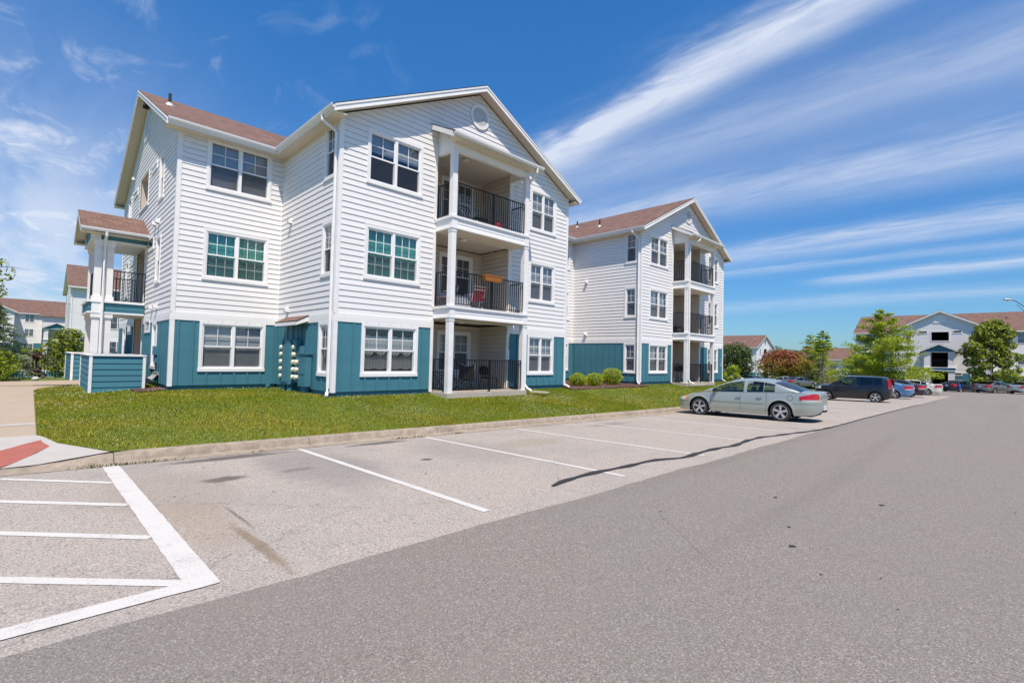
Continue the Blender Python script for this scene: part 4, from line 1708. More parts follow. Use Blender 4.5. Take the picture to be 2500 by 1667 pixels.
    roof_slab(m, [(ex0, yv, ez), (ex0, yf, ez), (xm, yf, rz), (xm, yr, rz)])
    roof_slab(m, [(ex1, yf, ez), (ex1, yv, ez), (xm, yr, rz), (xm, yf, rz)])
    m.build('roof', B)
    m = MB()
    # rake boards and soffit under the front overhang
    for sgn, xe in ((1, ex0), (-1, ex1)):
        for (y0, y1, dt, db, mt) in ((yf, yf + .028, .036, .235, 'trim_white'), (yf + .028, -.001, .17, .195, 'soffit')):
            pts = [(xe, y0, ez - dt), (xm, y0, rz - dt), (xm, y0, rz - db), (xe, y0, ez - db)]
            m.prism(pts, (0, y1 - y0, 0), mt)
        pts = [(xe, yf - .018, ez - .036), (xm, yf - .018, rz - .036), (xm, yf - .018, rz - .095), (xe, yf - .018, ez - .095)]
        m.prism(pts, (0, .0175, 0), 'trim_white')
        pts = [(xe, yf - .012, ez - .205), (xm, yf - .012, rz - .205), (xm, yf - .012, rz - .24), (xe, yf - .012, ez - .24)]
        m.prism(pts, (0, .0115, 0), 'trim_white')
        # level eave soffit along the side
        xa, xb = (xe + .01, ox - .002) if sgn == 1 else (ox + WW + .002, xe - .01)
        m.box(min(xa, xb), max(xa, xb), yf + .03, yv + .008, ez - .235, ez - .205, 'soffit')
        m.box(xe - .012 if sgn == 1 else xe - .012, xe + .012, yf + .03, yv, ez - .215, ez - .04, 'trim_white')
        xf_ = ox - .03 if sgn == 1 else ox + WW + .002
        m.box(xf_, xf_ + .028, .10, YF - .04, ez - .33, ez - .236, 'soffit')
    m.build('rake_trim', B)
    gut((ex0, yf + .02, ez), (ex0, yv - .0, ez), (-1, 0, 0))
    gut((ex1, yf + .02, ez), (ex1, yv - .0, ez), (1, 0, 0))
    for sgn, xe, xw in ((-1, ex0, ox), (1, ex1, ox + WW)):
        xp = xw + sgn * .065
        downspout(B, [(xe + sgn * .05, .35, ez - .12), (xe + sgn * .05, .34, ez - .26), (xp + sgn * .08, .18, ez - .50), (xp, .13, ez - .60), (xp, .13, 5.5), (xp, .13, .20), (xp + sgn * .05, .05, .08), (xp + sgn * .14, -.12, -.02)])
    if wi == 1:
        # vent pipes through the left slope of wing two
        for (vx, vy, vz) in ((20.55, 7.37, 10.36), (18.90, 4.31, 9.54)):
            m = MB()
            m.lathe([(.19, -.06), (.16, .0), (.07, .09), (.062, .10)], (vx, vy, vz - .02), (0, 0, 1), 'galv', 14)
            m.lathe([(.05, 0), (.05, .40), (.0, .41)], (vx, vy, vz), (0, 0, 1), 'vent_black', 12)
            m.build('vent_pipe', B)

# --- main roof
ex0, ex1 = X0 - .40, X1 + .40
ez = EAVE + .245 - OH * .5
ym = (YF + YB) / 2
rz = ez + (ym - YF + OH) * .5
m = MB()
roof_slab(m, [(ex0, YF - OH, ez), (ex1, YF - OH, ez), (ex1, ym, rz), (ex0, ym, rz)])
roof_slab(m, [(ex1, YB + OH, ez), (ex0, YB + OH, ez), (ex0, ym, rz), (ex1, ym, rz)])
m.build('roof', B)
m = MB()
for xe, xi in ((ex0, X0), (ex1, X1)):
    sg = 1 if xe < xi else -1
    for ye in (YF - OH, YB + OH):
        pts = [(xe, ye, ez - .036), (xe, ym, rz - .036), (xe, ym, rz - .235), (xe, ye, ez - .235)]
        m.prism(pts, (sg * .028, 0, 0), 'trim_white')
        pts = [(xe - sg * .018, ye, ez - .036), (xe - sg * .018, ym, rz - .036), (xe - sg * .018, ym, rz - .095), (xe - sg * .018, ye, ez - .095)]
        m.prism(pts, (sg * .0175, 0, 0), 'trim_white')
        pts = [(xe + sg * .028, ye, ez - .17), (xe + sg * .028, ym, rz - .17), (xe + sg * .028, ym, rz - .195), (xe + sg * .028, ye, ez - .195)]
        m.prism(pts, (xi - xe - sg * .029, 0, 0), 'soffit')
for xa, xb in ((X0 - .37, -.002), (WW + .002, W2 - .002), (W2 + WW + .002, X1 + .37)):
    m.box(xa, xb, YF - OH + .01, YF - .002, ez - .235, ez - .205, 'soffit')
    m.box(xa, xb, YF - OH - .012, YF - OH + .012, ez - .215, ez - .04, 'trim_white')
m.box(X0 - .37, X1 + .37, YB + .002, YB + OH - .01, ez - .235, ez - .205, 'soffit')
m.build('rake_trim', B)
gut((ex0 + .02, YF - OH, ez), (-OH - .0, YF - OH, ez), (0, -1, 0))
gut((WW + OH, YF - OH, ez), (W2 - OH, YF - OH, ez), (0, -1, 0))
gut((W2 + WW + OH, YF - OH, ez), (ex1 - .02, YF - OH, ez), (0, -1, 0))
gut((ex0 + .02, YB + OH, ez), (ex1 - .02, YB + OH, ez), (0, 1, 0))
m = MB()
m.lathe([(.20, -.08), (.17, .0), (.07, .09), (.062, .10)], (-2.88, 8.18, 10.27), (0, 0, 1), 'galv', 14)
m.lathe([(.05, 0), (.05, .42), (.0, .43)], (-2.88, 8.18, 10.29), (0, 0, 1), 'vent_black', 12)
m.build('vent_pipe', B)

# --- little shed roof over the electric meters on wing one's side
m = MB()
zt, zf_ = 2.40, 2.20
roof_slab(m, [(-.40, 1.75, zf_), (-.001, 1.75, zt), (-.001, 3.62, zt), (-.40, 3.62, zf_)][::-1])
m.build('meter_canopy', B)
m = MB()
m.box(-.40, -.37, 1.78, 3.60, zf_ - .14, zf_ - .036, 'trim_white')
m.hexa([(-.40, 1.76, zf_ - .14), (-.03, 1.76, zt - .20), (-.03, 1.79, zt - .20), (-.40, 1.79, zf_ - .14), (-.40, 1.76, zf_ - .036), (-.03, 1.76, zt - .036), (-.03, 1.79, zt - .036), (-.40, 1.79, zf_ - .036)], 'trim_white')
m.build('canopy_fascia', B)
# clean-out pipe stub
m = MB()
m.lathe([(.05, -.2), (.05, .08), (.075, .09), (.075, .15), (0, .16)], (-.35, 4.2, -.06), (0, 0, 1), 'teal_board', 14)
m.build('cleanout_pipe', B)

# --- entry porch on the left end
PX0, PYN, PYF = -4.80, 9.40, 12.10
pm = (PYN + PYF) / 2
pt = MB()


def column(cx_, cy_, z0, z1):
    m = MB()
    r = .105
    m.box(cx_ - r, cx_ + r, cy_ - r, cy_ + r, z0 + .10, z1 - .10, 'siding_white')
    m.box(cx_ - r - .04, cx_ + r + .04, cy_ - r - .04, cy_ + r + .04, z0, z0 + .17, 'trim_white')
    m.box(cx_ - r - .04, cx_ + r + .04, cy_ - r - .04, cy_ + r + .04, z1 - .16, z1, 'trim_white')
    m.box(cx_ - r - .02, cx_ + r + .02, cy_ - r - .02, cy_ + r + .02, z1 - .21, z1 - .16, 'trim_white')
    m.build('porch_column', B)


for z0, z1 in ((-.12, 2.46), (2.91, 5.13)):
    for cx_ in (-4.25, -4.585):
        for cy_ in (PYN + .13, PYF - .13):
            column(cx_, cy_, z0, z1)
m = MB()
m.box(PX0 + .02, X0 - .002, PYN + .02, PYF - .02, -.30, -.085, 'slab_tan')
m.build('porch_slab', B)
m = MB()
m.box(PX0, X0 - .03, PYN, PYF, 2.47, 2.90, 'teal_board')
for z0, z1, o_ in ((2.85, 2.93, .05), (2.455, 2.51, .03)):
    m.box(PX0 - o_, X0 - .031, PYN - o_, PYF + o_, z0, z1, 'trim_white')
for z in (2.60, 2.74):
    m.box(PX0 - .012, X0 - .032, PYN - .012, PYF + .012, z, z + .010, 'teal_board')
for cx_ in (-4.585,):
    for cy_ in (PYN + .13, PYF - .13):
        m.box(cx_ - .13, cx_ + .13, cy_ - .155, cy_ + .155, 2.51, 2.85, 'trim_white')
m.build('porch_floor', B)
m = MB()
m.box(PX0, X0 - .03, PYN, PYN + .24, 5.13, 5.47, 'teal_board')
m.box(PX0, X0 - .03, PYF - .24, PYF, 5.13, 5.47, 'teal_board')
m.box(PX0, PX0 + .24, PYN + .24, PYF - .24, 5.13, 5.47, 'teal_board')
m.box(PX0 - .02, X0 - .031, PYN - .02, PYF + .02, 5.09, 5.14, 'trim_white')
m.prism([(PX0 + .0, PYN + .0, 5.47), (PX0, PYF, 5.47), (PX0, pm, 5.47 + (PYF - PYN) / 4)], (.12, 0, 0), 'teal_board')
m.box(PX0 - .015, PX0 + .26, PYN - .015, PYN + .25, 5.14, 5.46, 'trim_white')
m.box(PX0 - .015, PX0 + .26, PYF - .25, PYF + .015, 5.14, 5.46, 'trim_white')
m.quad((PX0 + .1, PYN + .1, 5.16), (PX0 + .1, PYF - .1, 5.16), (X0 - .03, PYF - .1, 5.16), (X0 - .03, PYN + .1, 5.16), 'soffit')
m.build('porch_beam', B)
m = MB()
pe = 5.48
oh = .42
pr_ = pe + (pm - PYN + oh) * .5
xl = PX0 - .34
roof_slab(m, [(xl, PYN - oh, pe), (X0 - .001, PYN - oh, pe), (X0 - .001, pm, pr_), (xl, pm, pr_)])
roof_slab(m, [(X0 - .001, PYF + oh, pe), (xl, PYF + oh, pe), (xl, pm, pr_), (X0 - .001, pm, pr_)])
m.build('porch_roof', B)
m = MB()
for ye in (PYN - oh, PYF + oh):
    pts = [(xl, ye, pe - .036), (xl, pm, pr_ - .036), (xl, pm, pr_ - .19), (xl, ye, pe - .19)]
    m.prism(pts, (.028, 0, 0), 'trim_white')
    pts = [(xl + .028, ye, pe - .15), (xl + .028, pm, pr_ - .15), (xl + .028, pm, pr_ - .17), (xl + .028, ye, pe - .17)]
    m.prism(pts, (PX0 - xl - .03, 0, 0), 'soffit')
    ya, yb_ = (ye + .01, PYN - .002) if ye < pm else (PYF + .002, ye - .01)
    m.box(xl + .03, X0 - .03, ya, yb_, pe - .19, pe - .165, 'soffit')
m.build('porch_trim', B)
gut((xl, PYN - oh, pe), (X0 - .03, PYN - oh, pe), (0, -1, 0))
gut((xl, PYF + oh, pe), (X0 - .03, PYF + oh, pe), (0, 1, 0))
downspout(B, [(-4.42, PYN - oh - .05, pe - .12), (-4.42, PYN - oh - .04, pe - .25), (-4.42, PYN - .06, 5.10), (-4.42, PYN - .06, 2.6), (-4.42, PYN - .06, 0)])
railing(B, (-4.13, PYN + .13), (X0 - .02, PYN + .13), 2.90, 1.15, name='porch_railing')
railing(B, (-4.13, PYF - .13), (X0 - .02, PYF - .13), 2.90, 1.15, name='porch_railing')
railing(B, (PX0 + .2, PYN + .26), (PX0 + .2, PYF - .26), 2.90, 1.15, name='porch_railing')

wallW.build('siding_wall', B)
wallT.build('ground_floor_wall', B)
trim.build('corner_trim', B)
rooms.build('room_interior', B)


# --- unit numbers
def number(bld, txt, fr, s, z, h, mat, o, name='unit_number', step=None):
    for i, ch in enumerate(txt):
        cu = bpy.data.curves.new('digit', 'FONT')
        cu.body = ch
        cu.size = h * 1.4
        cu.extrude = .004
        cu.align_x = 'CENTER'
        tmp = bpy.data.objects.new('digit', cu)
        col.objects.link(tmp)
        dg = bpy.context.evaluated_depsgraph_get()
        me = bpy.data.meshes.new_from_object(tmp.evaluated_get(dg))
        bpy.data.objects.remove(tmp)
        ob = bpy.data.objects.new(name, me)
        me.materials.clear()
        me.materials.append(MATS[mat])
        col.objects.link(ob)
        ob.parent = bld
        p = fr.p(s, z - i * (step or h * 1.25), o)
        mt = Matrix((( fr.d.x, 0, fr.n.x, p.x), (fr.d.y, 0, fr.n.y, p.y), (0, 1, 0, p.z), (0, 0, 0, 1)))
        ob.matrix_world = mt


number(B, '122', Frame((0, 0, 0), (1, 0, 0), (0, -1, 0)), 7.03, 1.88, .14, 'vent_black', .036, step=.18)
number(B, '138', Frame((0, 0, 0), (1, 0, 0), (0, -1, 0)), W2 + 10.2, 1.36, .16, 'trim_white', .03, step=.2)
# ================================================================== THINGS AT THE BUILDING


def screen_box(y0, y1, x0, x1, z0, z1, label):
    r = thing('screen_wall', (x0, y0, z0), label, 'screen wall', 'teal board screens by the entry')
    O = (x0, y0, z0)
    bd = MB()
    T_ = 0.09
    L = y1 - y0
    for fr, ln in ((Frame((x0, y0 + .01, 0), (1, 0, 0), (0, -1, 0)), x1 - x0), (Frame((x0 + .01, y1, 0), (0, -1, 0), (-1, 0, 0)), L),
                   (Frame((x1, y1 - .01, 0), (-1, 0, 0), (0, 1, 0)), x1 - x0), (Frame((x1 - .01, y0, 0), (0, 1, 0), (1, 0, 0)), L)):
        fr.o.z = 0
        siding(bd, fr, z0 - .02, [(0, z1 - .03), (ln, z1 - .03)], [], 'teal_board', lap=.016, exp=.182)
    bd.build('board_panel', r, O)
    tm = MB()
    for cx_ in (x0, x1):
        for cy_ in (y0, y1):
            sx = 1 if cx_ == x0 else -1
            sy = 1 if cy_ == y0 else -1
            xa, xb = sorted((cx_ - sx * .022, cx_ + sx * .055))
            ya, yb = sorted((cy_ - sy * .022, cy_ + sy * .055))
            tm.box(xa, xb, ya, yb, z0 - .05, z1 - .03, 'trim_white')
    tm.build('corner_post', r, O)
    c = MB()
    for (a, b, cc, d) in ((x0 - .035, x1 + .035, y0 - .035, y0 + .10), (x0 - .035, x1 + .035, y1 - .10, y1 + .035), (x0 - .035, x0 + .10, y0 + .10, y1 - .10), (x1 - .10, x1 + .035, y0 + .10, y1 - .10)):
        c.box(a, b, cc, d, z1 - .03, z1 + .012, 'trim_white')
    c.build('cap_rail', r, O)
    return r


screen_box(5.60, 9.15, -4.93, -3.60, -.15, .99, 'teal lap board screen wall with white cap standing on the lawn nearest the entry walk')
screen_box(12.25, 16.4, -5.03, -3.60, -.13, .98, 'farther teal board screen wall half hidden behind the near one')

# electric meters in the inner corner
mt_ = thing('meter_bank', (-.15, 2.9, 0.1), 'bank of electric meters with teal cabinets in the inner corner under a small roof', 'electric meters')
O = (-.15, 2.9, .1)
m = MB()
m.box(-.30, -.03, 2.55, 3.12, .18, 1.45, 'teal_board')
m.box(-.315, -.30, 2.60, 3.07, .25, 1.38, 'teal_board')
m.box(-.22, -.10, 2.534, 2.55, .78, .98, 'teal_board')
m.build('main_cabinet', mt_, O)
m = MB()
m.box(-.16, -.03, 3.14, 3.75, .25, 1.42, 'teal_board')
m.box(-.14, -.03, 1.95, 2.53, .25, 1.42, 'teal_board')
m.build('meter_panel', mt_, O)
m = MB()
m.box(-.22, -.03, 1.40, 1.93, .17, 1.16, 'teal_board')
m.box(-.25, -.02, 1.36, 1.97, 1.16, 1.20, 'teal_board')
m.box(-.232, -.22, 1.46, 1.86, .55, 1.05, 'teal_board')
m.build('service_cabinet', mt_, O)
m = MB()
for y in (2.72, 2.35):
    m.tube([(-.12, y, 1.45), (-.12, y, 2.2)], .032, 'teal_board', n=8)
m.box(-.26, -.06, 2.58, 2.95, 1.45, 1.62, 'teal_board')
m.hexa([(-.16, 2.28, 1.22), (-.06, 2.28, 1.22), (-.06, 2.45, 1.22), (-.16, 2.45, 1.22), (-.22, 2.18, 1.60), (-.04, 2.18, 1.60), (-.04, 2.55, 1.60), (-.22, 2.55, 1.60)], 'teal_board')
m.build('conduit', mt_, O)
m = MB()
for y in (2.65, 3.02):
    m.box(-.26, -.12, y - .05, y + .05, -.2, .18, 'teal_board')
m.box(-.16, -.05, 1.5, 1.85, -.2, .17, 'teal_board')
m.build('stand_leg', mt_, O)


def meter(y, z, x=-.155):
    m_ = MB()
    m_.lathe([(.085, 0), (.085, .035)], (x, y, z), (-1, 0, 0), 'galv', 16)
    m_.lathe([(.078, .035), (.078, .09), (.066, .125), (.0, .135)], (x, y, z), (-1, 0, 0), 'meter_glass', 16)
    return m_.build('meter', mt_, O, smooth=True, auto=40)


for z in (1.37, 1.14, .90, .66, .42):
    meter(3.42, z)
    meter(2.40, z, -.14)
for z in (.90, .66, .42):
    meter(2.12, z, -.14)

# ---------------------------------------------------------- balcony furniture


def tube_obj(name, paths, r, mat, parent, O):
    m_ = MB()
    for p in paths:
        m_.tube(p, r, mat, n=6)
    return m_.build(name, parent, O)


def camp_chair(loc, rz, label):
    r = thing('camp_chair', loc, label, 'camping chair', None, rz)
    # folding quad chair: crossing legs, sling seat, back with two peaks, arms
    hx, hy = .27, .26
    legs = [[(-hx, -hy, 0), (hx, -hy, .42)], [(hx, -hy, 0), (-hx, -hy, .42)], [(-hx, hy, 0), (hx, hy, .42)], [(hx, hy, 0), (-hx, hy, .42)],
            [(-hx, -hy, 0), (-hx, hy, .40)], [(-hx, hy, 0), (-hx, -hy, .40)], [(hx, -hy, 0), (hx, hy, .40)], [(hx, hy, 0), (hx, -hy, .40)]]
    for p in legs[:4]:
        tube_obj('leg', [p], .011, 'black_metal', r, (0, 0, 0))
    tube_obj('brace', legs[4:], .010, 'black_metal', r, (0, 0, 0))
    tube_obj('back_post', [[(-hx, hy, .40), (-hx - .02, hy + .08, .96)], [(hx, hy, .40), (hx + .02, hy + .08, .96)], [(-hx, -hy, .42), (-hx - .02, -hy, .64)], [(hx, -hy, .42), (hx + .02, -hy, .64)]], .011, 'black_metal', r, (0, 0, 0))
    m_ = MB()
    rows = []
    for i in range(7):
        t = i / 6
        rows.append([(lerp(-hx, hx, u), lerp(-hy, hy, t), .42 - .05 * math.sin(math.pi * u) - .02 * t) for u in np.linspace(0, 1, 7)])
    m_.grid(rows, 'black_fabric')
    m_.build('seat', r, smooth=True)
    m_ = MB()
    rows = []
    for i in range(8):
        t = i / 7
        rows.append([(lerp(-hx - .01, hx + .01, u), hy + .02 + .07 * t + .03 * math.sin(math.pi * u), lerp(.40, .96 - .10 * math.sin(math.pi * u), t)) for u in np.linspace(0, 1, 9)])
    m_.grid(rows, 'black_fabric')
    bk = m_.build('backrest', r, smooth=True)
    tube_obj('piping', [[(lerp(-hx - .01, hx + .01, u), hy + .085 + .03 * math.sin(math.pi * u), .97 - .10 * math.sin(math.pi * u)) for u in np.linspace(0, 1, 9)],
                        [(-hx - .015, hy + .02, .42), (-hx - .015, hy + .09, .96)]], .008, 'grey_metal', bk, (0, 0, 0))
    for sg in (-1, 1):
        m_ = MB()
        m_.hexa([(sg * (hx + .05), -hy - .05, .625), (sg * (hx - .03), -hy - .05, .625), (sg * (hx - .03), hy + .05, .655), (sg * (hx + .05), hy + .05, .655),
                 (sg * (hx + .05), -hy - .05, .645), (sg * (hx - .03), -hy - .05, .645), (sg * (hx - .03), hy + .05, .672), (sg * (hx + .05), hy + .05, .672)], 'black_fabric')
        m_.build('armrest', r)
    return r


def stack_chair(loc, rz, label):
    r = thing('stacking_chair', loc, label, 'chair', None, rz)
    for sx in (-.21, .21):
        tube_obj('leg', [[(sx, -.20, .44), (sx * 1.06, -.24, 0)]], .013, 'black_metal', r, (0, 0, 0))
        tube_obj('leg', [[(sx, .18, .47), (sx * 1.05, .27, 0)]], .013, 'black_metal', r, (0, 0, 0))
    m_ = MB()
    rows = []
    for i in range(6):
        t = i / 5
        rows.append([(lerp(-.23, .23, u), lerp(-.23, .20, t), .475 + .015 * math.sin(math.pi * u) * math.sin(math.pi * t)) for u in np.linspace(0, 1, 6)])
    m_.grid(rows, 'black_fabric')
    m_.box(-.23, .23, -.23, .20, .42, .472, 'black_fabric')
    m_.build('seat', r, smooth=True, auto=30)
    m_ = MB()
    n = 18
    for off in (0,):
        pts = []
        for i in range(n + 1):
            a = math.pi * i / n
            pts.append((.235 * math.cos(a), .22, .70 + .185 * math.sin(a)))
        pts = [(.19, .21, .53)] + pts + [(-.19, .21, .53)]
        m_.prism([(x, y + (z - .5) * .18, z) for x, y, z in pts], (0, .05, 0), 'black_fabric')
    m_.build('backrest', r)
    tube_obj('back_frame', [[(-.19, .19, .46), (-.20, .24, .60)], [(.19, .19, .46), (.20, .24, .60)]], .012, 'black_metal', r, (0, 0, 0))
    return r


camp_chair((4.98, .15, 0.0), R(160), 'black camp chair with pale piping and crossed legs on the ground floor patio')
stack_chair((6.08, .05, 0.0), R(98), 'black round backed stacking chair turned sideways beside the camp chair')
m = MB()
for k, (a, b) in enumerate((((-.30, -.16), (.30, -.16)), ((-.30, .16), (.30, .16)))):
    pass
tb = thing('folding_table', (4.15, .35, 0), 'small black folding side table at the left of the ground floor patio', 'table')
m = MB()
m.box(-.30, .30, -.22, .22, .62, .65, 'black_fabric')
m.build('tabletop', tb)
for sy in (-.19, .19):
    for sx in (-1, 1):
        tube_obj('leg', [[(sx * .26, sy, 0), (-sx * .26, sy, .62)]], .011, 'black_metal', tb, (0, 0, 0))


def lawn_chair(loc, rz, fab, label):
    r = thing('lawn_chair', loc, label, 'lawn chair', None, rz)
    for s in (-1, 1):
        tube_obj('leg', [[(s * .26, -.25, 0), (s * .26, .12, .60)]], .012, 'grey_metal', r, (0, 0, 0))
        tube_obj('leg', [[(s * .26, .30, 0), (s * .26, -.20, .40)]], .012, 'grey_metal', r, (0, 0, 0))
        m_ = MB()
        m_.box(s * .27 - .025, s * .27 + .025, -.25, .22, .58, .605, 'white_plastic')
        m_.build('armrest', r)
    tube_obj('frame', [[(-.24, -.24, .40), (-.24, .18, .34), (-.25, .38, .86), (.25, .38, .86), (.24, .18, .34), (.24, -.24, .40), (-.24, -.24, .40)]], .012, 'grey_metal', r, (0, 0, 0))
    m_ = MB()
    for k in range(6):
        y0 = -.22 + k * .066
        m_.box(-.235, .235, y0, y0 + .052, .39 - k * .009, .395 - k * .009, fab)
    m_.build('seat', r)
    m_ = MB()
    for k in range(8):
        t0, t1 = k / 8, k / 8 + .10
        y0, z0, y1, z1 = lerp(.19, .375, t0), lerp(.38, .85, t0), lerp(.19, .375, t1), lerp(.38, .85, t1)
        m_.quad((-.24, y0, z0), (.24, y0, z0), (.24, y1, z1), (-.24, y1, z1), fab if k not in (6,) else 'white_plastic')
    m_.build('backrest', r)
    return r


lawn_chair((5.30, .05, 2.86), R(172), 'red_fabric', 'red webbed lawn chair with white bands on the middle balcony')
lawn_chair((4.15, .25, 2.86), R(262), 'pink_fabric', 'pink webbed lawn chair behind the left post of the middle balcony')
bx_ = thing('storage_tub', (4.78, .35, 2.86), 'white plastic tub under the window of the middle balcony', 'tub')
m = MB()
m.hexa([(-.34, -.20, 0), (.34, -.20, 0), (.34, .20, 0), (-.34, .20, 0), (-.38, -.23, .42), (.38, -.23, .42), (.38, .23, .42), (-.38, .23, .42)], 'white_plastic')
m.build('bin', bx_)
m = MB()
m.box(-.40, .40, -.25, .25, .42, .46, 'white_plastic')
m.build('lid', bx_)
pl = thing('rail_planter', (5.25, -.93, 3.86), 'orange window box planter hooked on the middle balcony rail', 'planter')
m = MB()
m.hexa([(-.36, -.09, 0), (.36, -.09, 0), (.36, .06, 0), (-.36, .06, 0), (-.42, -.12, .17), (.42, -.12, .17), (.42, .07, .17), (-.42, .07, .17)], 'orange_plastic')
m.box(-.43, .43, -.13, .08, .17, .195, 'orange_plastic')
m.build('box', pl)
m = MB()
for s in (-.25, .25):
    m.tube([(s, .07, .10), (s, .11, .2), (s, .11, .0)], .008, 'black_metal')
m.build('hook', pl)

# top balcony: folded silver frame chairs, dark seat, red bag
fc = thing('folding_lounger', (4.62, -.25, 5.83), 'silver framed folding lounger with criss cross webbing on the top balcony', 'lounger', None, R(8))
paths = []
for i in range(5):
    for j in range(4):
        paths.append([(-.34 + i * .14, .0 + .02 * j, .10 + j * .22), (-.20 + i * .14, .05 + .02 * j, .32 + j * .22)])
        paths.append([(-.20 + i * .14, .0 + .02 * j, .10 + j * .22), (-.34 + i * .14, .05 + .02 * j, .32 + j * .22)])
tube_obj('webbing', paths, .007, 'white_plastic', fc, (0, 0, 0))
tube_obj('frame', [[(-.36, 0, 0), (-.36, .06, 1.0), (.36, .06, 1.0), (.36, 0, 0)], [(-.30, -.3, 0), (-.36, .04, .6)], [(.30, -.3, 0), (.36, .04, .6)], [(-.3, -.3, .02), (.3, -.3, .02)]], .013, 'grey_metal', fc, (0, 0, 0))
dk = thing('low_stool', (5.20, -.20, 5.83), 'dark padded low stool on the floor of the top balcony', 'stool')
m = MB()
m.box(-.28, .28, -.2, .2, .24, .36, 'black_fabric')
m.build('seat', dk)
for sx in (-.24, .24):
    for sy in (-.16, .16):
        tube_obj('leg', [[(sx, sy, 0), (sx, sy, .24)]], .014, 'black_metal', dk, (0, 0, 0))
m = MB()
rows = []
for i in range(9):
    a = i / 8
    rows.append([((.34 - .30 * a) * math.cos(t) * (1 + .2 * math.sin(3 * t + i)), (.20 - .15 * a) * math.sin(t), .38 * a * (1 + .15 * math.sin(2 * t))) for t in np.linspace(0, 2 * math.pi, 15)])
m.grid(rows, 'red_fabric')
rb = m.build('fabric_bag')
rb.location = (5.92, -.45, 5.84)
tag(rb, 'crumpled red cloth bag lying on the top balcony floor', 'bag')

# wing two: kettle grill on the patio, boxes and chair above
gr = thing('kettle_grill', (W2 + 4.05, -.15, 0), 'black kettle grill behind the patio rail of the farther wing', 'grill')
m = MB()
m.lathe([(0, .62), (.20, .66), (.28, .76), (.29, .80)], (0, 0, 0), (0, 0, 1), 'black_metal', 20)
m.build('bowl', gr, smooth=True, auto=40)
m = MB()
m.lathe([(.295, .80), (.27, .92), (.17, 1.0), (0, 1.03)], (0, 0, 0), (0, 0, 1), 'black_metal', 20)
m.build('lid', gr, smooth=True, auto=40)
for a in (0.3, 2.4, 4.5):
    tube_obj('leg', [[(.2 * math.cos(a), .2 * math.sin(a), .66), (.33 * math.cos(a), .33 * math.sin(a), 0)]], .014, 'grey_metal', gr, (0, 0, 0))
wb_ = thing('wooden_bench', (W2 + 4.6, .1, 2.86), 'dark low bench on the middle balcony of the farther wing', 'bench')
m = MB()
m.box(-.75, .75, -.2, .2, .36, .42, 'black_fabric')
m.build('seat', wb_)
for sx in (-.68, .68):
    m = MB()
    m.box(sx - .03, sx + .03, -.18, .18, 0, .36, 'black_fabric')
    m.build('leg', wb_)

# ---------------------------------------------------------- clipped shrubs


def leaf_quads(pts, nrm, size, aspect=1.0, jitter=.9):
    """one quad per point, random orientation blended towards nrm"""
    n = len(pts)
    d = RNG.normal(size=(n, 3))
    nn = nrm + d * jitter
    nn /= np.linalg.norm(nn, axis=1, keepdims=True) + 1e-9
    t = np.cross(nn, RNG.normal(size=(n, 3)))
    t /= np.linalg.norm(t, axis=1, keepdims=True) + 1e-9
    b = np.cross(nn, t)
    s = (size * RNG.uniform(.6, 1.3, n))[:, None]
    # kite: base, sides, tip (a leaf folded along its midrib is close enough at this size)
    v = np.stack([pts - t * s, pts - b * s * aspect * .5, pts + t * s, pts + b * s * aspect * .5], 1)
    return v.reshape(-1, 3)


def ball(n, c, r):
    d = RNG.normal(size=(n, 3))
    d /= np.linalg.norm(d, axis=1, keepdims=True)
    return np.asarray(c) + d * np.asarray(r) * (RNG.uniform(.62, 1.03, n) ** .6)[:, None], d


def leaves_obj(name, parent, chunks, mats):
    """chunks: (quads vertices, material index array)"""
    V = np.concatenate([c[0] for c in chunks])
    mi = np.concatenate([np.broadcast_to(c[1], len(c[0]) // 4) for c in chunks])
    return raw_mesh(name, V, np.arange(len(V)), 4, mats, mi, parent)


def shrub(loc, r, h, label, group, n=2600, mats=('leaf_box',), size=.027):
    t_ = thing('shrub', loc, label, 'shrub', group)
    d = RNG.normal(size=(n, 3))
    d[:, 2] = d[:, 2] * 1.0
    d /= np.linalg.norm(d, axis=1, keepdims=True)
    lump = 1 + .06 * np.sin(d[:, 0] * 7 + loc[0]) * np.sin(d[:, 1] * 6) + .05 * np.sin(d[:, 2] * 8 + loc[0])
    p = d * np.array([r, r, h / 2]) * (lump * RNG.uniform(.80, 1.06, n))[:, None] + np.array([0, 0, h / 2])
    p = p[p[:, 2] > .03]
    q = leaf_quads(p, (p - [0, 0, h / 2]), size, .75, .8)
    leaves_obj('foliage', t_, [(q, RNG.integers(0, len(mats), len(p)))], list(mats))
    m_ = MB()
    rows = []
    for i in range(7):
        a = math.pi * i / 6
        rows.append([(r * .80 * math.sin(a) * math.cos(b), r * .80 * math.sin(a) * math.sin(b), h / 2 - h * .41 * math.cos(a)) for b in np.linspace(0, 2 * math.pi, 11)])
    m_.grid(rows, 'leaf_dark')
    for k in range(5):
        a = k * 1.3
        m_.tube([(.05 * math.cos(a), .05 * math.sin(a), -.05), (r * .5 * math.cos(a), r * .5 * math.sin(a), h * .5)], .014, 'bark', n=5)
    m_.build('branches', t_)
    return t_


shrub((12.15, .55, lawn_z(12.15, .55)), .41, .62, 'round clipped boxwood nearest the near wing, leftmost of three in the mulch bed', 'boxwoods in the mulch bed')
shrub((13.10, .30, lawn_z(13.1, .3)), .42, .62, 'middle round clipped boxwood of the three in the mulch bed', 'boxwoods in the mulch bed')
shrub((15.05, .62, lawn_z(15.05, .62)), .54, .86, 'largest and brightest clipped boxwood, rightmost in the mulch bed', 'boxwoods in the mulch bed', 3600)


# ---------------------------------------------------------- trees


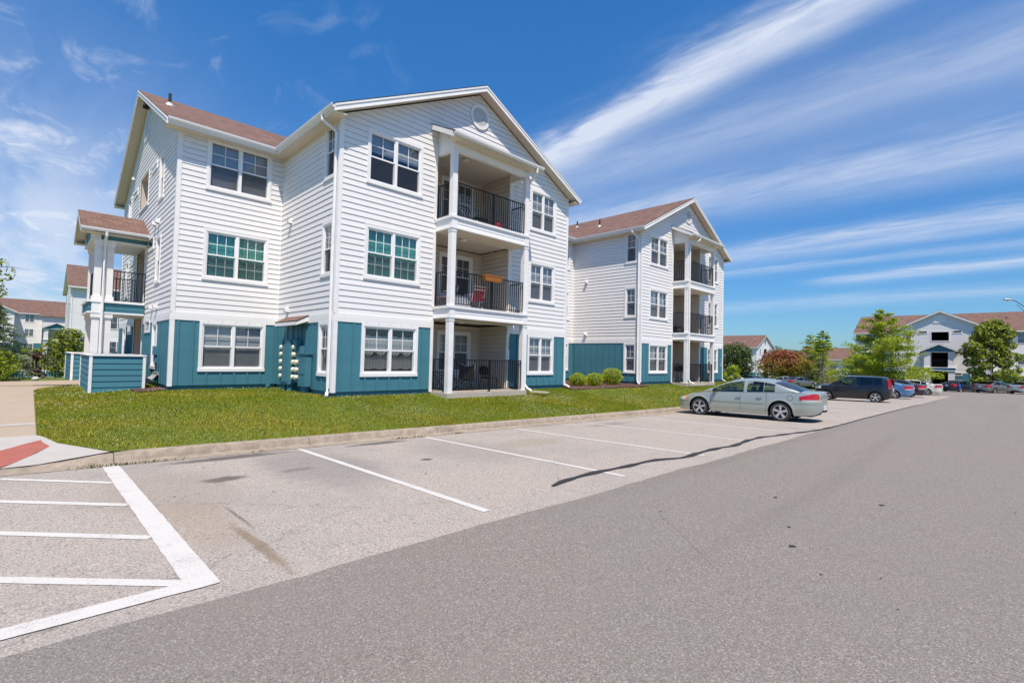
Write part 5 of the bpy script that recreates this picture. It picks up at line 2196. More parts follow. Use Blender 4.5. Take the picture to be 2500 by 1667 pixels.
def bez(a, b, sag=.0, n=5, wob=.06):
    a, b = np.asarray(a, float), np.asarray(b, float)
    L = np.linalg.norm(b - a)
    out = []
    for i in range(n):
        t = i / (n - 1)
        p = a + (b - a) * t
        p = p + np.array([0, 0, sag * L * math.sin(math.pi * t)])
        if 0 < i < n - 1:
            p = p + RNG.normal(size=3) * L * wob * .5
        out.append(tuple(p))
    return out


def tree(kind, loc, H, rad, label, cat='tree', group=None, n=9000, mats=('leaf_maple',), leaf=.16, trunk_h=.22, trunk_r=.13, shape='oval', bark='bark', clumps=26, flat=.7, mat_fn=None, aspect=.7):
    t_ = thing(kind, loc, label, cat, group)
    tr = MB()
    top = H * .93
    trunk = [(0, 0, -.2)] + [(RNG.normal() * .04 * rad * .3, RNG.normal() * .04 * rad * .3, H * f) for f in (.12, .3, .5, .7)] + [(0, 0, top)]
    tr.tube(trunk, trunk_r, bark, n=8, r1=.015)
    tr.build('trunk', t_, smooth=True, auto=60)
    br = MB()
    chunks = []
    cs = []
    for i in range(clumps):
        f = (i + .5) / clumps
        z = H * lerp(trunk_h + .03, .98, f ** .9)
        u = (z / H - trunk_h) / (1 - trunk_h)
        if shape == 'oval':
            w = rad * math.sqrt(max(.05, 1 - (2 * u - .85) ** 2 / 1.3))
        elif shape == 'cone':
            w = rad * (1 - u) ** .8 + .12 * rad
        elif shape == 'round':
            w = rad * math.sqrt(max(.06, 1 - (2 * u - 1) ** 2))
        else:
            w = rad * (1 - u ** 2.2) * (1 if u > .12 else .75) + .1 * rad
        a = i * 2.39996 + RNG.uniform(-.35, .35)
        q = RNG.uniform(.35, .80) * w
        c = np.array([q * math.cos(a), q * math.sin(a), z])
        cr = rad * (RNG.uniform(.30, .46) if shape != 'cone2' else RNG.uniform(.20, .33)) * (1.0 if shape != 'cone' else lerp(1.0, .5, u))
        cs.append((c, cr))
        z0 = max(H * trunk_h * .8, z - q * RNG.uniform(.15, .7))
        br.tube(bez((0, 0, z0), tuple(c), .06), trunk_r * lerp(.40, .16, u), bark, n=5, r1=.008)
        for k in range(3):
            e = c + RNG.normal(size=3) * cr * .55
            br.tube(bez(tuple(c * .75 + np.array([0, 0, z0]) * .25), tuple(e), .03, 4), .02 + trunk_r * .08, bark, n=4, r1=.004)
    br.build('branch', t_)
    tot = sum(cr ** 2 for c, cr in cs)
    for c, cr in cs:
        k = int(n * cr ** 2 / tot)
        p, d = ball(k, c, (cr, cr, cr * flat))
        # a hollow here and there keeps the outline open
        keep = (np.sin(p[:, 0] * 5.1 + c[0] * 9) + np.sin(p[:, 1] * 4.7 + c[1] * 7) + np.sin(p[:, 2] * 5.5)) > -1.25
        p, d = p[keep], d[keep]
        d = d * np.array([1, 1, 1.2]) + np.array([0, 0, .5])
        sub = leaf_quads(p, d, np.full(len(p), leaf), aspect, .8)
        if mat_fn:
            mi = mat_fn(p)
        else:
            mi = RNG.integers(0, len(mats), len(p))
        chunks.append((sub, mi))
    leaves_obj('crown', t_, chunks, list(mats))
    return t_


def cypress(loc, H, rad, label, n=15000, dead=0.0, mats=('leaf_cypress', 'leaf_bright'), kind='cypress_tree', group=None, gap=.25, spray=.32, seed=0, layers=None):
    """tiered crown: near-horizontal boughs carrying drooping feathery sprays"""
    t_ = thing(kind, loc, label, 'tree', group)
    tr = MB()
    tr.tube([(0, 0, -.2), (.02, 0, H * .3), (-.03, .02, H * .6), (0, 0, H * .985)], .02 * H, 'bark_pale' if dead else 'bark', n=8, r1=.012)
    tr.build('trunk', t_, smooth=True, auto=60)
    br = MB()
    ch = []
    nb = layers or int(26 + H * 3)
    ang = RNG.uniform(0, 6)
    boughs = []
    for i in range(nb):
        f = (i + RNG.uniform(.1, .9)) / nb
        z = H * lerp(.07, .97, f)
        ang += 2.39996 + RNG.uniform(-.5, .5)
        w = rad * ((1 - f) ** .72 * RNG.uniform(.60, 1.12) + .07)
        if RNG.random() < .12:
            w *= 1.25
        e = np.array([w * math.cos(ang), w * math.sin(ang), z + w * RNG.uniform(-.02, .22)])
        path = bez((0, 0, z), tuple(e), -.03, 5, .05)
        br.tube(path, .010 + .006 * H * (1 - f), 'bark_pale' if dead else 'bark', n=5, r1=.006)
        boughs.append((f, path, w))
        if dead and f < dead:
            for k in range(7):
                p0 = np.array(path[int(RNG.integers(1, 4))])
                e2 = p0 + RNG.normal(size=3) * np.array([.35, .35, .16]) * w * .6
                br.tube([tuple(p0), tuple(e2)], .012, 'bark_pale', n=4, r1=.004)
    br.build('branch', t_)
    live = [(f, p, w) for f, p, w in boughs if f >= dead]
    tot = sum(w for f, p, w in live) or 1
    for f, path, w in live:
        k = int(n * w / tot)
        u = RNG.uniform(.12, 1.05, k) ** .8
        idx = np.clip(u * 4, 0, 3.999)
        i0 = idx.astype(int)
        fr_ = (idx - i0)[:, None]
        pa = np.array(path)
        p = pa[i0] * (1 - fr_) + pa[np.minimum(i0 + 1, 4)] * fr_
        sp = (spray * w * (1.15 - .55 * u) + .07)[:, None]
        off = RNG.normal(size=(k, 3)) * np.array([.50, .50, .20]) * sp
        p = p + off
        p[:, 2] += -.10 * sp[:, 0] * RNG.random(k)
        cut = np.sin(p[:, 0] * 4.3 + f * 30) + np.sin(p[:, 1] * 4.9) + np.sin(p[:, 2] * 6.1 + f * 11)
        p = p[cut > -1.5 + gap]
        nn = np.tile([0, 0, 1.0], (len(p), 1)) + RNG.normal(size=(len(p), 3)) * .3
        q = leaf_quads(p, nn, np.full(len(p), .10 + .004 * H), .55, .55)
        ch.append((q, RNG.choice(len(mats), len(p), p=[.62, .38] if len(mats) == 2 else None)))
    if ch:
        leaves_obj('crown', t_, ch, list(mats))
    return t_


cypress((55.5, -4.5, T(55.5, -4.5)), 8.75, 4.3, 'tall feathery bright green cypress between the parked row and the right hand gabled building', n=34000, gap=.3)
tree('maple_tree', (81.7, -12.0, T(81.7, -12)), 9.15, 3.6, 'dense mid green maple in front of the right hand building behind the silver cars', n=15000, mats=('leaf_maple', 'leaf_bright', 'leaf_dark'), leaf=.21, trunk_h=.10, trunk_r=.14, shape='cone2', clumps=40, flat=.62)


def crab_mat(p):
    z = p[:, 2]
    k = (z - 2.0) / 2.2 + RNG.normal(size=len(p)) * .35
    return np.where(k > .62, 0, np.where(k > -.10, 1, 2))


tree('crabapple_tree', (76.0, 10.8, T(76, 10.8)), 5.1, 3.9, 'spreading crabapple with rusty red top and olive skirts', n=9500, mats=('leaf_red', 'leaf_olive', 'leaf_maple'), leaf=.20, trunk_h=.26, trunk_r=.13, shape='round', clumps=30, flat=.55, mat_fn=crab_mat)
tree('pear_tree', (68.3, 14.9, T(68.3, 14.9)), 5.7, 2.75, 'dense dark green round tree at the corner of the farther wing', n=11000, mats=('leaf_dark', 'leaf_dark', 'leaf_wood'), leaf=.17, trunk_h=.20, trunk_r=.14, shape='round', clumps=34, flat=.8)
tree('young_tree', (55.6, 10.4, T(55.6, 10.4)), 2.6, 1.1, 'small yellow green shrub tree just right of the farther wing', n=2200, mats=('leaf_bright', 'leaf_cypress'), leaf=.13, trunk_h=.08, trunk_r=.05, shape='oval', clumps=14)
cypress((80.5, 8.2, T(80.5, 8.2)), 8.4, 3.0, 'slim cypress standing behind the rusty crabapple', n=15000, gap=.1)
cypress((72.2, 4.6, T(72.2, 4.6)), 8.15, 2.8, 'half bare cypress with dead grey lower branches and a green tuft on top', n=5200, dead=.60, kind='bare_cypress', gap=.2)
cypress((77.0, 6.3, T(77, 6.3)), 6.3, 3.4, 'broad low cypress just left of the half bare one', n=17000, gap=.0)
cypress((79.5, 1.9, T(79.5, 1.9)), 6.2, 3.5, 'broad low cypress just right of the half bare one', n=17000, gap=.0)
tree('plum_bush', (68.5, -0.6, T(68.5, -.6)), 3.0, 1.7, 'dull reddish bush at the left foot of the tall cypress', 'bush', n=2600, mats=('leaf_olive', 'leaf_red'), leaf=.15, trunk_h=.06, trunk_r=.05, shape='round', clumps=16)

# far wood behind: reads as one mass
ch = []
for i in range(95):
    t = i / 94
    x = lerp(128, 190, t) + RNG.normal() * 5
    y = lerp(74, -6, t) + RNG.normal() * 4
    hh = RNG.uniform(6.5, 10.5)
    for k in range(4):
        c = (x + RNG.normal() * 1.6, y + RNG.normal() * 1.6, T(x, y) + hh * RNG.uniform(.35, .95))
        p, d = ball(150, c, (2.4, 2.4, 1.9))
        ch.append((leaf_quads(p, d, np.full(len(p), .42), .8, .8), RNG.integers(0, 3, len(p))))
wd = leaves_obj('distant_wood', None, ch, ['leaf_wood', 'leaf_dark', 'leaf_maple'])
tag(wd, 'line of green woodland showing between the far buildings', 'woodland', kind='stuff')

# ---- left edge planting and pool


def spruce(loc, H, rad, label, n=9000):
    t_ = thing('spruce_tree', loc, label, 'tree')
    tr = MB()
    tr.tube([(0, 0, -.2), (0, 0, H)], .09, 'bark', n=7, r1=.01)
    tr.build('trunk', t_)
    br = MB()
    ch = []
    for i in range(58):
        f = (i + .5) / 58
        z = H * lerp(.04, .98, f)
        a = i * 2.39996
        w = rad * (1 - f) ** .9 * RNG.uniform(.8, 1.15) + .08
        e = np.array([w * math.cos(a), w * math.sin(a), z - .12 * w])
        br.tube([(0, 0, z), tuple(e)], .02, 'bark', n=4, r1=.005)
        k = int(n * w / (58 * rad * .55))
        u = RNG.uniform(.15, 1.05, k)
        p = np.array([0, 0, z]) + (e - np.array([0, 0, z])) * u[:, None] + RNG.normal(size=(k, 3)) * np.array([.17, .17, .08]) * (w * .5 + .15)
        q = leaf_quads(p, np.tile(e / (np.linalg.norm(e) + .1), (k, 1)) * 0 + [0, 0, 1], np.full(k, .085), .35, .9)
        ch.append((q, np.where((u > .72) & (RNG.random(k) < .6), 1, 0)))
    br.build('branch', t_)
    leaves_obj('crown', t_, ch, ['leaf_spruce', 'leaf_spruce_blue'])


spruce((-7.30, 20.8, T(-7.3, 20.8)), 3.7, 1.55, 'soft green spruce at the left edge of the view beyond the walk')
tree('shade_tree', (-9.6, 19.0, T(-9.6, 19)), 6.4, 2.5, 'leafy tree whose branch tip enters at the left edge above the spruce', n=5200, mats=('leaf_olive', 'leaf_maple', 'leaf_bright'), leaf=.14, trunk_h=.42, trunk_r=.12, shape='round', clumps=26)
tree('garden_shrub', (-4.8, 20.5, T(-4.8, 20.5)), 2.45, 1.0, 'tall loose green shrub between the iron fence and the screen walls', 'shrub', n=5200, mats=('leaf_bright', 'leaf_maple', 'leaf_dark'), leaf=.085, trunk_h=.05, trunk_r=.04, shape='oval', clumps=30)
tree('barberry_bush', (-5.95, 23.6, T(-5.95, 23.6)), 1.35, .55, 'dark purple barberry bush against the iron fence', 'bush', n=2200, mats=('leaf_purple',), leaf=.06, trunk_h=.05, trunk_r=.03, shape='round', clumps=12)
tree('flowering_bush', (-7.35, 18.6, T(-7.35, 18.6)), 1.25, .95, 'low leafy bush beneath the spruce beside the walk', 'bush', n=3200, mats=('leaf_bright', 'leaf_maple'), leaf=.07, trunk_h=.03, trunk_r=.03, shape='round', clumps=16)


def iron_fence(x0, x1, y, label):
    z0 = T(x0, y)
    t_ = thing('iron_fence', (x0, y, z0), label, 'fence')
    L = x1 - x0
    O = (0, 0, 0)
    m_ = MB()
    for z in (.18, 1.12, 1.30):
        m_.box(0, L, -.018, .018, z, z + .035, 'black_metal')
    m_.build('rail', t_)
    m_ = MB()
    n = int(L / .12)
    for i in range(n):
        x = L * (i + .5) / n
        m_.box(x - .014, x + .014, -.014, .014, .06, 1.42, 'black_metal')
    m_.build('picket', t_)
    k = 0
    while k * 1.9 <= L + .01:
        m_ = MB()
        x = k * 1.9
        m_.box(x - .035, x + .035, -.035, .035, -.1, 1.52, 'black_metal')
        m_.box(x - .045, x + .045, -.045, .045, 1.52, 1.56, 'black_metal')
        m_.build('fence_post', t_)
        k += 1


iron_fence(-13.5, -2.0, 24.6, 'black iron picket fence between the walk and the pool')
iron_fence(-13.5, 6.0, 47.0, 'farther black iron fence on the other side of the pool')
m = MB()
m.box(-14, 4, 29.2, 46.2, -1.15, T(-6, 36) + .18, 'pool_deck')
tag(m.build('pool_deck'), kind='structure')
m = MB()
m.quad((-11, 30.5, T(-6, 36) + .186), (1.5, 30.5, T(-6, 36) + .186), (1.5, 42, T(-6, 36) + .186), (-11, 42, T(-6, 36) + .186), 'water')
tag(m.build('pool_water'), kind='structure')
m = MB()
rows = []
for i in range(6):
    a = math.pi * i / 5
    rows.append([(.13 * math.sin(a) * math.cos(b) * (1 + .2 * math.sin(3 * b)), .10 * math.sin(a) * math.sin(b), .07 - .09 * math.cos(a)) for b in np.linspace(0, 2 * math.pi, 9)])
m.grid(rows, 'stone')
st = m.build('garden_stone', smooth=True)
st.location = (-6.0, 14.0, T(-6, 14) + .02)
tag(st, 'pale rounded stone lying on the grass beyond the walk', 'stone')
# ================================================================== CARS
# local axes: +x nose, +y left, z up, origin on the ground under the middle


def spline(x, pts):
    """monotone-ish cubic through (x,y) points"""
    xs_ = [p[0] for p in pts]
    ys_ = [p[1] for p in pts]
    n = len(xs_)
    if x <= xs_[0]:
        return ys_[0]
    if x >= xs_[-1]:
        return ys_[-1]
    i = max(k for k in range(n) if xs_[k] <= x)
    i = min(i, n - 2)

    def sl(k):
        if k == 0:
            return (ys_[1] - ys_[0]) / (xs_[1] - xs_[0])
        if k == n - 1:
            return (ys_[-1] - ys_[-2]) / (xs_[-1] - xs_[-2])
        a = (ys_[k] - ys_[k - 1]) / (xs_[k] - xs_[k - 1])
        b = (ys_[k + 1] - ys_[k]) / (xs_[k + 1] - xs_[k])
        return 0 if a * b <= 0 else 2 * a * b / (a + b)
    h = xs_[i + 1] - xs_[i]
    t = (x - xs_[i]) / h
    a, b = sl(i) * h, sl(i + 1) * h
    return ((2 * t - 3) * t * t + 1) * ys_[i] + (t * (1 - t) ** 2) * a + (3 - 2 * t) * t * t * ys_[i + 1] + (t - 1) * t * t * b


SEDAN = dict(L=4.84, W=1.79, H=1.39, wb=2.74, axf=1.41, wr=.325, sill=.21,
             deck=[(-2.42, .60), (-2.415, .80), (-2.39, .955), (-2.33, 1.005), (-2.1, 1.01), (-1.45, 1.0), (-.6, .965), (.6, .93), (1.05, .925), (1.5, .87), (1.95, .765), (2.25, .655), (2.37, .57), (2.42, .45)],
             bot=[(-2.42, .42), (-2.38, .34), (-2.25, .27), (-1.9, .23), (0, .20), (1.9, .20), (2.25, .20), (2.36, .25), (2.42, .36)],
             roof=[(-1.90, 1.0), (-1.6, 1.125), (-1.2, 1.28), (-.85, 1.362), (-.5, 1.393), (-.1, 1.388), (.2, 1.352), (.5, 1.268), (.86, 1.11), (1.27, .925)],
             cowl=1.27, header=.36, rear_header=-1.12, rear_base=-1.90, wins=[(-1.16, -.82, 'q'), (-.805, -.27, 'r'), (-0.16, .88, 'f')], tumble=.42, spokes=5)
HATCH = dict(L=4.12, W=1.80, H=1.62, wb=2.57, axf=1.28, wr=.33, sill=.22,
             deck=[(-2.06, .62), (-2.05, .85), (-2.02, 1.05), (-1.9, 1.085), (-1.2, 1.075), (0, 1.05), (.9, 1.04), (1.15, 1.04), (1.5, 1.03), (1.85, .98), (2.0, .88), (2.06, .58)],
             bot=[(-2.06, .42), (-2.0, .34), (-1.85, .27), (0, .22), (1.8, .22), (1.98, .27), (2.06, .38)],
             roof=[(-2.03, 1.06), (-1.97, 1.20), (-1.86, 1.42), (-1.74, 1.555), (-1.55, 1.585), (-.9, 1.61), (-.2, 1.62), (.15, 1.60), (.36, 1.54), (.75, 1.31), (1.15, 1.035)],
             cowl=1.15, header=.28, rear_header=-1.72, rear_base=-2.03, wins=[(-1.62, -1.22, 'q'), (-1.18, -.38, 'r'), (-.28, .72, 'f')], tumble=.27, spokes=5)
NOTCH = dict(L=4.75, W=1.82, H=1.45, wb=2.70, axf=1.40, wr=.33, sill=.21,
             deck=[(-2.375, .60), (-2.37, .82), (-2.34, 1.01), (-2.27, 1.065), (-2.0, 1.07), (-1.5, 1.05), (-.6, 1.00), (.6, .96), (1.1, .95), (1.5, .92), (1.95, .83), (2.25, .70), (2.34, .60), (2.375, .45)],
             bot=[(-2.375, .44), (-2.33, .35), (-2.2, .28), (-1.9, .24), (0, .20), (1.9, .20), (2.22, .22), (2.32, .28), (2.375, .38)],
             roof=[(-1.85, 1.05), (-1.55, 1.17), (-1.15, 1.32), (-.8, 1.41), (-.4, 1.445), (-.05, 1.45), (.25, 1.42), (.55, 1.33), (.9, 1.16), (1.3, .95)],
             cowl=1.30, header=.36, rear_header=-.80, rear_base=-1.85, wins=[(-1.30, -.92, 'q'), (-.88, -.12, 'r'), (-.02, .88, 'f')], tumble=.38, spokes=5)


def car(kind, S, loc, rz, paint_, label, cat='car', group=None, hi=True, glass='car_glass', dark_side=False, plate=True, stripe=False, tail='wide', pitch=0.0, roll=0.0):
    r = thing(kind, loc, label, cat, group, rz)
    if pitch or roll:
        r.rotation_euler = (roll, pitch, rz)
    L, W, wr, wb = S['L'], S['W'], S['wr'], S['wb']
    xf, xr = S['axf'], S['axf'] - wb
    hl = L / 2
    R_ = wr + .055
    sill = S['sill']

    def hw(x):
        # plan half width: bowed flanks, rounded corners
        e = .60 if x > 0 else .48
        q = max(0.0, (abs(x) - (hl - e)) / e)
        q = min(q, .9985)
        return W / 2 * (1 - .028 * (x / hl) ** 2) * (1 - q ** 2.7) ** (1 / 2.7)

    def zdeck(x):
        return spline(x, S['deck'])

    def zbot(x):
        return spline(x, S['bot'])

    def zshoulder(x):
        return zdeck(x) - .045

    def prof(t):
        # side section, t 0 at the sill .. 1 at the shoulder
        return 1 - .075 * max(0, (.34 - t) / .34) ** 1.7 - .058 * max(0, (t - .52) / .48) ** 2.0

    def yside(x, z):
        zb, zs = zbot(x), zshoulder(x)
        t = min(1, max(0, (z - zb) / max(.02, zs - zb)))
        y = hw(x) * prof(t)
        # wheel-arch lips
        for xc in (xf, xr):
            d = math.hypot(x - xc, z - wr)
            y += .016 * math.exp(-((d - R_ - .02) / .035) ** 2) * (1 if hw(x) > .5 * W / 2 else 0)
        return y

    nx = 110 if hi else 64
    # stations: dense at ends and arches
    st = set()
    for i in range(nx + 1):
        st.add(round(-hl + L * (.5 - .5 * math.cos(math.pi * i / nx)), 4))
    for xc in (xf, xr):
        for k in range(25 if hi else 13):
            a = math.pi * k / (24 if hi else 12)
            st.add(round(xc + R_ * math.cos(a), 4))
    st = sorted(st)
    st2 = [st[0]]
    for x in st[1:]:
        if x - st2[-1] > .004:
            st2.append(x)
    st = st2
    nz = 13 if hi else 8
    ntop = 6
    rows = []
    cab0, cab1 = S['rear_base'] + .08, S['cowl'] - .10
    for x in st:
        zb = zbot(x)
        lo = zb
        for xc in (xf, xr):
            if abs(x - xc) < R_:
                lo = max(lo, wr + math.sqrt(R_ ** 2 - (x - xc) ** 2))
        zs = max(zshoulder(x), lo + .02)
        half = []
        for k in range(nz):
            z = lerp(lo, zs, k / (nz - 1))
            half.append((yside(x, z), z))
        ys = half[-1][0]
        zc = zdeck(x)
        for k in range(1, ntop + 1):
            u = k / ntop
            half.append((ys * (1 - u), zs + (zc - zs) * (1 - (1 - u) ** 2.6) * 1.0))
        left = [(x, y, z) for y, z in half]
        right = [(x, -y, z) for y, z in half[-2::-1]]
        rows.append(left + right)
    nrow = len(rows[0])
    topi = (nz - 1, nrow - nz)

    def mf(i, j):
        if topi[0] <= j < topi[1]:
            xm = (st[i] + st[i + 1]) / 2
            if cab0 < xm < cab1 and topi[0] + 1 <= j < topi[1] - 1:
                return None
        return paint_
    m = MB()
    m.grid(rows, paint_, flip=True, matf=mf)
    # end caps
    for i in (0, -1):
        f = rows[i]
        m.add(f, [tuple(range(len(f))) if i == 0 else tuple(range(len(f) - 1, -1, -1))], paint_)
    m.build('body', r, smooth=True, auto=35)
    # underside and wheel wells
    m = MB()
    m.box(-hl + .25, hl - .25, -W / 2 + .30, W / 2 - .30, .20, .52, 'car_trim_black')
    for xc in (xf, xr):
        for sg in (-1, 1):
            ring = [[], []]
            for k in range(17):
                a = math.pi * k / 16
                for j, yy_ in enumerate((W / 2 - .07, W / 2 - .33)):
                    ring[j].append((xc + (R_ + .01) * math.cos(a), sg * yy_, wr - .12 + (R_ + .13) * math.sin(a) if k not in (0, 16) else .16))
            m.grid(ring, 'car_trim_black')
            m.box(xc - R_, xc + R_, min(sg * (W / 2 - .34), sg * (W / 2 - .32)), max(sg * (W / 2 - .34), sg * (W / 2 - .32)), .2, wr + R_, 'car_trim_black')
    for sg in (-1, 1):
        ya, yb_ = sorted((sg * (W / 2 - .32), sg * (W / 2 - .10)))
        m.box(xr + R_, xf - R_, ya, yb_, sill - .015, .40, 'car_trim_black')
    m.build('underbody', r)
    # cabin
    roof = S['roof']

    def zroof(x):
        return spline(x, roof)
    marks = sorted({S['rear_base'], S['cowl'], S['header'], S['rear_header']} | {q for a, b, k in S['wins'] for q in (a, b)})
    cst = set(marks)
    for a, b in zip(marks[:-1], marks[1:]):
        n = max(1, int((b - a) / (.06 if hi else .12)))
        for i in range(n):
            cst.add(lerp(a, b, i / n))
    cst = sorted(cst)
    sv = [0, .03, .10, .35, .65, .90, 1.0]      # side rows
    tv = [0, .06, .2, .45, .72, 1.0]            # roof rows edge to centre

    def sec(x):
        zb = zshoulder(x) + .012
        zt_c = max(zroof(x), zb + .012)
        h = zt_c - zb
        yb_ = hw(x) * .925 if x < S['cowl'] - .35 else hw(x) * .925 * (1 - .05 * ((x - (S['cowl'] - .35)) / .35) ** 2)
        if x < S['rear_base'] + .5:
            q = (S['rear_base'] + .5 - x) / .5
            yb_ *= 1 - .10 * q ** 2
        cr = min(.05, h * .22)
        zt = zt_c - cr
        yt = yb_ - S['tumble'] * (zt - zb)
        out = []
        for v in sv:
            zz = lerp(zb, zt, v)
            yy_ = lerp(yb_, yt, v) + .022 * math.sin(math.pi * v)
            out.append((x, yy_, zz))
        for v in tv[1:]:
            out.append((x, yt * (1 - v), zt + cr * (1 - (1 - v) ** 2.2)))
        return out, zb, zt
    crow = []
    for x in cst:
        o_, zb, zt = sec(x)
        crow.append(o_ + [(a, -b, c) for a, b, c in o_[-2::-1]])
    ncol = len(crow[0])
    ns = len(sv)

    def region(i, j):
        jj = j if j < ncol // 2 else ncol - 2 - j
        xm = (cst[i] + cst[i + 1]) / 2
        if jj < ns - 1:
            if 2 <= jj < ns - 2 or (jj == 1):
                for a, b, k in S['wins']:
                    if a - 1e-6 <= cst[i] and cst[i + 1] <= b + 1e-6:
                        if jj in (1, 2, 3, 4):
                            return ('s', k, j < ncol // 2)
            return None
        if jj >= ns:
            if xm > S['header'] and xm < S['cowl'] - .03:
                return ('w',)
            if xm < S['rear_header'] and xm > S['rear_base'] + .03:
                return ('b',)
        return None
    m = MB()
    m.grid(crow, paint_, flip=True, matf=lambda i, j: None if region(i, j) else paint_)
    m.build('cabin', r, smooth=True, auto=38)
    parts = {}
    for i in range(len(cst) - 1):
        for j in range(ncol - 1):
            g = region(i, j)
            if g:
                parts.setdefault(g, []).append((i, j))
    for g, cells in parts.items():
        gm = glass
        if dark_side and g[0] in ('s', 'b') and not (g[0] == 's' and g[1] == 'f'):
            gm = 'car_glass_dark'
        if g[0] in ('b',):
            gm = 'car_glass_dark'
        m = MB()
        idx = {}
        vs, fs = [], []
        for (i, j) in cells:
            f = []
            for (a, b) in ((i, j), (i + 1, j), (i + 1, j + 1), (i, j + 1)):
                if (a, b) not in idx:
                    idx[(a, b)] = len(vs)
                    vs.append(crow[a][b])
                f.append(idx[(a, b)])
            fs.append(tuple(f))
        m.add(vs, fs, gm)
        m.build({'s': 'side_window', 'w': 'windshield', 'b': 'rear_window'}[g[0]], r, smooth=True)
    # dark inner tub: floor at belt level and seats
    m = MB()
    zi = zshoulder(0) - .10
    m.box(S['rear_base'] + .15, S['cowl'] - .12, -W / 2 * .86, W / 2 * .86, zi - .05, zi, 'car_trim_black')
    m.box(S['cowl'] - .42, S['cowl'] - .12, -W / 2 * .80, W / 2 * .80, zi, zi + .10, 'car_trim_black')
    m.build('interior', r)
    for sx, ys_ in ((.0 + xf - 1.62, (-.36, .36)), (xf - 2.42, (-.36, .36))):
        for sy in ys_:
            m = MB()
            m.hexa([(sx - .06, sy - .23, zi), (sx + .08, sy - .23, zi), (sx + .08, sy + .23, zi), (sx - .06, sy + .23, zi),
                    (sx - .16, sy - .19, zi + .16), (sx - .06, sy - .19, zi + .16), (sx - .06, sy + .19, zi + .16), (sx - .16, sy + .19, zi + .16)], 'seat_grey')
            m.hexa([(sx - .16, sy - .12, zi + .17), (sx - .07, sy - .12, zi + .17), (sx - .07, sy + .12, zi + .17), (sx - .16, sy + .12, zi + .17),
                    (sx - .18, sy - .11, zi + .30), (sx - .11, sy - .11, zi + .30), (sx - .11, sy + .11, zi + .30), (sx - .18, sy + .11, zi + .30)], 'seat_grey')
            m.build('seat', r)
    if hi:
        m = MB()
        c = Vector((xf - .86, .37, zi + .08))
        pts = []
        for k in range(21):
            a = 2 * math.pi * k / 20
            pts.append(c + Vector((.06 * math.cos(a), .17 * math.sin(a), .16 * math.cos(a))))
        m.tube(pts, .012, 'car_trim_black', n=6)
        m.build('steering_wheel', r)

    # surface decals -------------------------------------------------
    def strip(name, pts_xz, w, mat, sides=(1, -1), off=.0025):
        for sg in sides:
            mm = MB()
            a_, b_ = [], []
            for (x, z, ddx, ddz) in pts_xz:
                for arr, k in ((a_, -1), (b_, 1)):
                    xx, zz = x + ddx * w / 2 * k, z + ddz * w / 2 * k
                    arr.append((xx, sg * (yside(xx, zz) + off), zz))
            mm.grid([a_, b_], mat, flip=(sg > 0))
            mm.build(name, r)

    if hi:
        for xd in (S['wins'][2][1] + .10, -.06, xr + .42 + (0.0)):
            zs = zshoulder(xd)
            p = []
            for k in range(15):
                z = lerp(.30, zs - .005, k / 14)
                xx = xd
                if xd < -.3:
                    # rear door edge follows the arch
                    if z < wr + R_ * .9:
                        xx = max(xd, xr + math.sqrt(max(0, (R_ + .07) ** 2 - (z - wr) ** 2)))
                p.append((xx, z, 1, 0))
            strip('door_seam', p, .009, 'car_trim_black')
        # rub strip on the doors
        p = [(lerp(xr + R_ + .1, xf - R_ - .06, k / 20), .575, 0, 1) for k in range(21)]
        strip('rub_strip', p, .030, paint_, off=.008)
        p = [(lerp(xr + R_ + .1, xf - R_ - .06, k / 20), .557, 0, 1) for k in range(21)]
        strip('rub_strip', p, .008, 'car_trim_black', off=.003)
        # fuel door
        p = []
        fx, fz = xr - .30, .80
        for k in range(25):
            a = 2 * math.pi * k / 24
            p.append((fx + .085 * math.cos(a), fz + .085 * math.sin(a), math.cos(a), math.sin(a)))
        strip('fuel_door', p, .010, 'car_trim_black', sides=(1,))
        # bumper crease front and rear
        strip('bumper_seam', [(lerp(-hl + .03, xr - R_ - .01, k / 16), .615, 0, 1) for k in range(17)], .008, 'car_trim_black')
        strip('bumper_seam', [(lerp(xf + R_ + .02, hl - .05, k / 16), .52, 0, 1) for k in range(17)], .008, 'car_trim_black')
    for xh in ((S['wins'][2][0] + .16), (S['wins'][1][0] + .12)):
        for sg in (-1, 1):
            m = MB()
            zz = zshoulder(xh) - .155
            y = yside(xh, zz)
            m.obox((xh, sg * (y + .022), zz), (.085, 0, 0), (0, .012, 0), (0, 0, .016), paint_)
            m.obox((xh, sg * (y + .004), zz - .006), (.06, 0, 0), (0, .004, 0), (0, 0, .022), 'car_trim_black')
            m.build('door_handle', r)
    for sg in (-1, 1):
        m = MB()
        xm_, zm_ = S['wins'][2][1] - .05, zshoulder(.8) + .085
        y = hw(xm_) * .93
        m.hexa([(xm_ - .07, sg * (y + .02), zm_ - .06), (xm_ + .06, sg * (y + .02), zm_ - .05), (xm_ + .02, sg * (y + .20), zm_ - .05), (xm_ - .07, sg * (y + .20), zm_ - .06),
                (xm_ - .07, sg * (y + .02), zm_ + .06), (xm_ + .03, sg * (y + .02), zm_ + .05), (xm_ + .0, sg * (y + .20), zm_ + .05), (xm_ - .07, sg * (y + .20), zm_ + .07)], 'car_trim_black' if hi and S is SEDAN else paint_)
        m.build('mirror', r)

